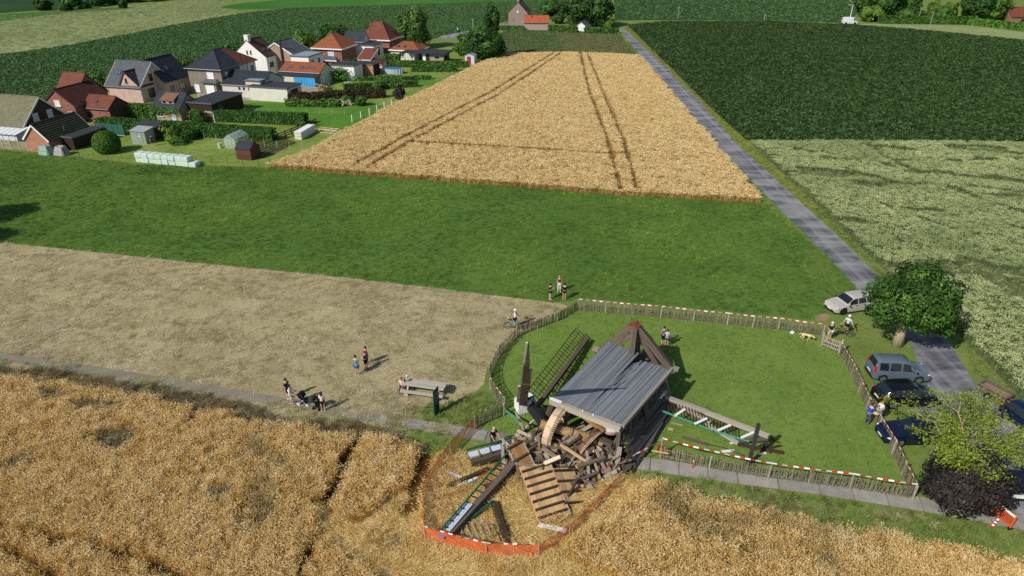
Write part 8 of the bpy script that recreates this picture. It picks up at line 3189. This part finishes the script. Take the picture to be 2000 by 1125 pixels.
car('pale beige grey small SUV parked on the grass left of the large tree', 'suv', 4.25, 1.84, 1.55, carpaint('beige_grey_paint', '#b9b4aa'), (30.7, 54.0), R(194), .35, rim=m_dkrim)
car('blue grey people carrier van with its rear toward the picket fence', 'mpv', 4.3, 1.83, 1.80, carpaint('blue_grey_paint', '#5e6c78'), (29.75, 43.45), R(-4), .32, tail='tall', name='van', cat='van')
car('black SUV parked beside the grey van with red tail lights', 'suv', 4.5, 1.86, 1.64, carpaint('black_paint', '#0a0c12'), (28.85, 40.35), R(3), .35, rails=True)
car('dark blue car facing the picket fence under the sparse acacia branches', 'wagon', 4.7, 1.83, 1.46, carpaint('navy_paint', '#0e1730'), (27.35, 36.25), R(181), .33)
car('blue car at the right edge with the open trailer behind it', 'suv', 4.3, 1.80, 1.55, carpaint('deep_blue_paint', '#131d3a'), (36.0, 37.1), R(-78), .33)
car('dark blue car cut by the right edge beside the copper leaved bush', 'wagon', 4.6, 1.82, 1.5, carpaint('dark_blue_paint', '#10182c'), (32.4, 31.2), R(168), .33)
car('white delivery van parked at the far field edge beside the white street lamp', 'panel', 5.0, 2.0, 2.3, carpaint('white_van_paint', '#dcdcdc'), (117.6, 253.3), R(0), .33, name='van', cat='van', rim=m_trim)

# open trailer
root = empty('trailer', (0, 0, 0), 'open box trailer with brown floor and grey rail sides on the lane edge', 'trailer')
galv = plain('galvanised', '#8c8f91', .5, .5, var=.12, scale=5)
w_floor = wood('trailer_floor', ['#6b5449', '#836a5d', '#967e70'], (.8, 6, 6))
for i in range(8):
    MB().box3(-1.3, 1.3, -.75 + i * .19, -.75 + i * .19 + .18, .48, .52).build('plank', w_floor, root)
for s in (-1, 1):
    MB().box3(-1.3, 1.3, s * .77 - .015, s * .77 + .015, .52, .80).build('side_board', plain('brown_ply', '#6a4f45', .8, var=.15), root)
    MB().bar((-1.3, s * .77, .97), (1.3, s * .77, .97), .05, .05).bar((-1.3, s * .77, .52), (1.3, s * .77, .52), .05, .06).build('rail', galv, root)
    for x in (-1.3, -.43, .43, 1.3):
        MB().bar((x, s * .77, .45), (x, s * .77, .99), .05, .05).build('stake', galv, root)
    MB().ring((-.05, s * .92, .3), (0, 1, 0), .3, .16, .17, 18).build('wheel', rubber, root)
    MB().tube((-.05, s * .84, .3), (-.05, s * 1.0, .3), .17, n=12).build('rim', galv, root)
    MB().ring((-.05, s * .92, .3), (0, 1, 0), .38, .35, .22, 12, 0, 0, math.pi).build('mudguard', m_trim, root)
for x in (-1.3, 1.3):
    MB().box3(x - .015, x + .015, -.75, .75, .53, .80).build('end_board', plain('brown_ply2', '#735749', .8, var=.15), root)
    MB().bar((x, -.75, .97), (x, .75, .97), .05, .05).build('rail', galv, root)
MB().bar((1.3, .3, .45), (2.3, 0, .45), .07, .07).bar((1.3, -.3, .45), (2.3, 0, .45), .07, .07).build('drawbar', galv, root)
MB().tube((-.05, -.9, .3), (-.05, .9, .3), .04, n=8).build('axle', galv, root)
c = at(1945, 778)
place(root, (c.x - .05, c.y + .25, 0), R(-62))
root.scale = (.78, .78, .82)

# ------------------------------------------------------------------ picnic table, info board, barrier
root = empty('picnic_table', (0, 0, 0), 'long weathered grey picnic table with benches on the grass by the info board', 'table')
w_table = wood('table_wood', ['#857f74', '#a39d90', '#bcb6a9', '#cbc6ba'], (.5, 7, 7), .9, amount=.12)
for i in range(4):
    beam((-1.6, -.33 + i * .22, .76), (1.6, -.33 + i * .22, .76), .21, .055, w_table, root, 'table_plank')
for s in (-1, 1):
    for i in range(2):
        beam((-1.65, s * (.66 + i * .17), .44), (1.65, s * (.66 + i * .17), .44), .16, .05, w_table, root, 'bench_plank')
for x in (-1.2, 1.2):
    beam((x, -.85, .40), (x, .85, .40), .1, .09, w_table, root, 'crossbar')
    beam((x, -.36, .70), (x, .36, .70), .1, .09, w_table, root, 'crossbar')
    for s in (-1, 1):
        beam((x, s * .62, 0), (x, s * .22, .72), .1, .12, w_table, root, 'leg')
        beam((x, s * .74, 0), (x, s * .74, .40), .28, .14, w_table, root, 'leg')
c = at(830, 769)
place(root, (c.x, c.y + .15, 0), R(-13))

root = empty('info_board', (0, 0, 0), 'tall dark green information panel seen nearly edge on beside the path', 'sign')
m_pan = plain('dark_green_panel', '#173a33', .45, var=.08)
MB().box3(-.35, .35, -.03, .03, .08, 2.15).build('panel', m_pan, root)
MB().box3(-.31, .31, -.036, -.031, 1.0, 1.9).build('poster', plain('poster', '#44605a', .5, var=.2, scale=5), root)
MB().box3(-.37, .37, -.06, .06, 0, .08).build('foot', metal, root)
for x in (-.36, .36):
    MB().bar((x, 0, 0), (x, 0, 2.17), .04, .08).build('frame', plain('teal_edge', '#1f5a50', .4), root)
place(root, at(853, 811) + Vector((0, .2, 0)), R(68))

root = empty('road_barrier', (0, 0, 0), 'orange plastic road barrier with slats standing across the path at right', 'barrier')
m_or = plain('orange_plastic', '#c4552c', .45, var=.06)
for x in (-.7, .7):
    MB().box3(x - .05, x + .05, -.04, .04, .05, 1.05).build('post', m_or, root)
    MB().box3(x - .12, x + .12, -.28, .28, 0, .06).build('foot', m_trim, root)
MB().box3(-.7, .7, -.03, .03, .90, 1.05).build('top_rail', plain('reflective_rail', '#e8d8cf', .4), root)
MB().box3(-.7, .7, -.03, .03, .10, .18).build('bottom_rail', m_or, root)
for i in range(13):
    x = -.62 + i * .1033
    MB().box3(x - .03, x + .03, -.02, .02, .18, .90).build('slat', m_or, root)
c = at(1953, 1020)
place(root, (c.x + .1, c.y + .1, 0), R(-72), R(-8))
root.scale = (.85, .9, .85)
mb = MB()
p, q = at(1936, 1030, .12), at(1950, 1014, .35)
for i in range(6):
    mb.bar(p.lerp(q, i / 6), p.lerp(q, (i + 1) / 6), .12, .05, mi=i % 2)
tag(mb.build('striped_plank', [t_red, t_white]), 'red and white striped plank lying against the foot of the orange barrier', 'plank')

root = empty('boom_barrier', at(1970, 1000), 'white boom arm on a grey post beside the orange road barrier', 'barrier')
p = at(1970, 1000)
tp = at(1987, 948, 1.15)
MB().bar(p, Vector((p.x, p.y, 1.3)), .07, .07).build('post', plain('green_grey_post', '#5d6d66', .5), root)
MB().bar(Vector((p.x - .25, p.y - .05, 1.33)), Vector((p.x + 3.2, p.y - .5, 1.33)), .12, .16).build('arm', w_white, root)
MB().box(Vector((p.x, p.y, .75)), (.16, .14, .2)).build('lock_box', w_white, root)
p = at(1352, 916)
root = empty('stake', p, 'red capped peg standing in the path beside the picket fence', 'stake')
MB().tube(p, p + Vector((.05, .1, .55)), .035, .03, 7).build('shaft', t_red, root)
MB().tube(p + Vector((.05, .1, .55)), p + Vector((.05, .1, .62)), .045, n=7).build('cap', w_white, root)

# ------------------------------------------------------------------ turn the skin skeletons into plain meshes
dg = bpy.context.evaluated_depsgraph_get()
dg.update()
for o, m in SKINNED:
    me = bpy.data.meshes.new_from_object(o.evaluated_get(dg))
    me.materials.clear()
    me.materials.append(m)
    me.polygons.foreach_set('use_smooth', [True] * len(me.polygons))
    o.modifiers.clear()
    o.data = me
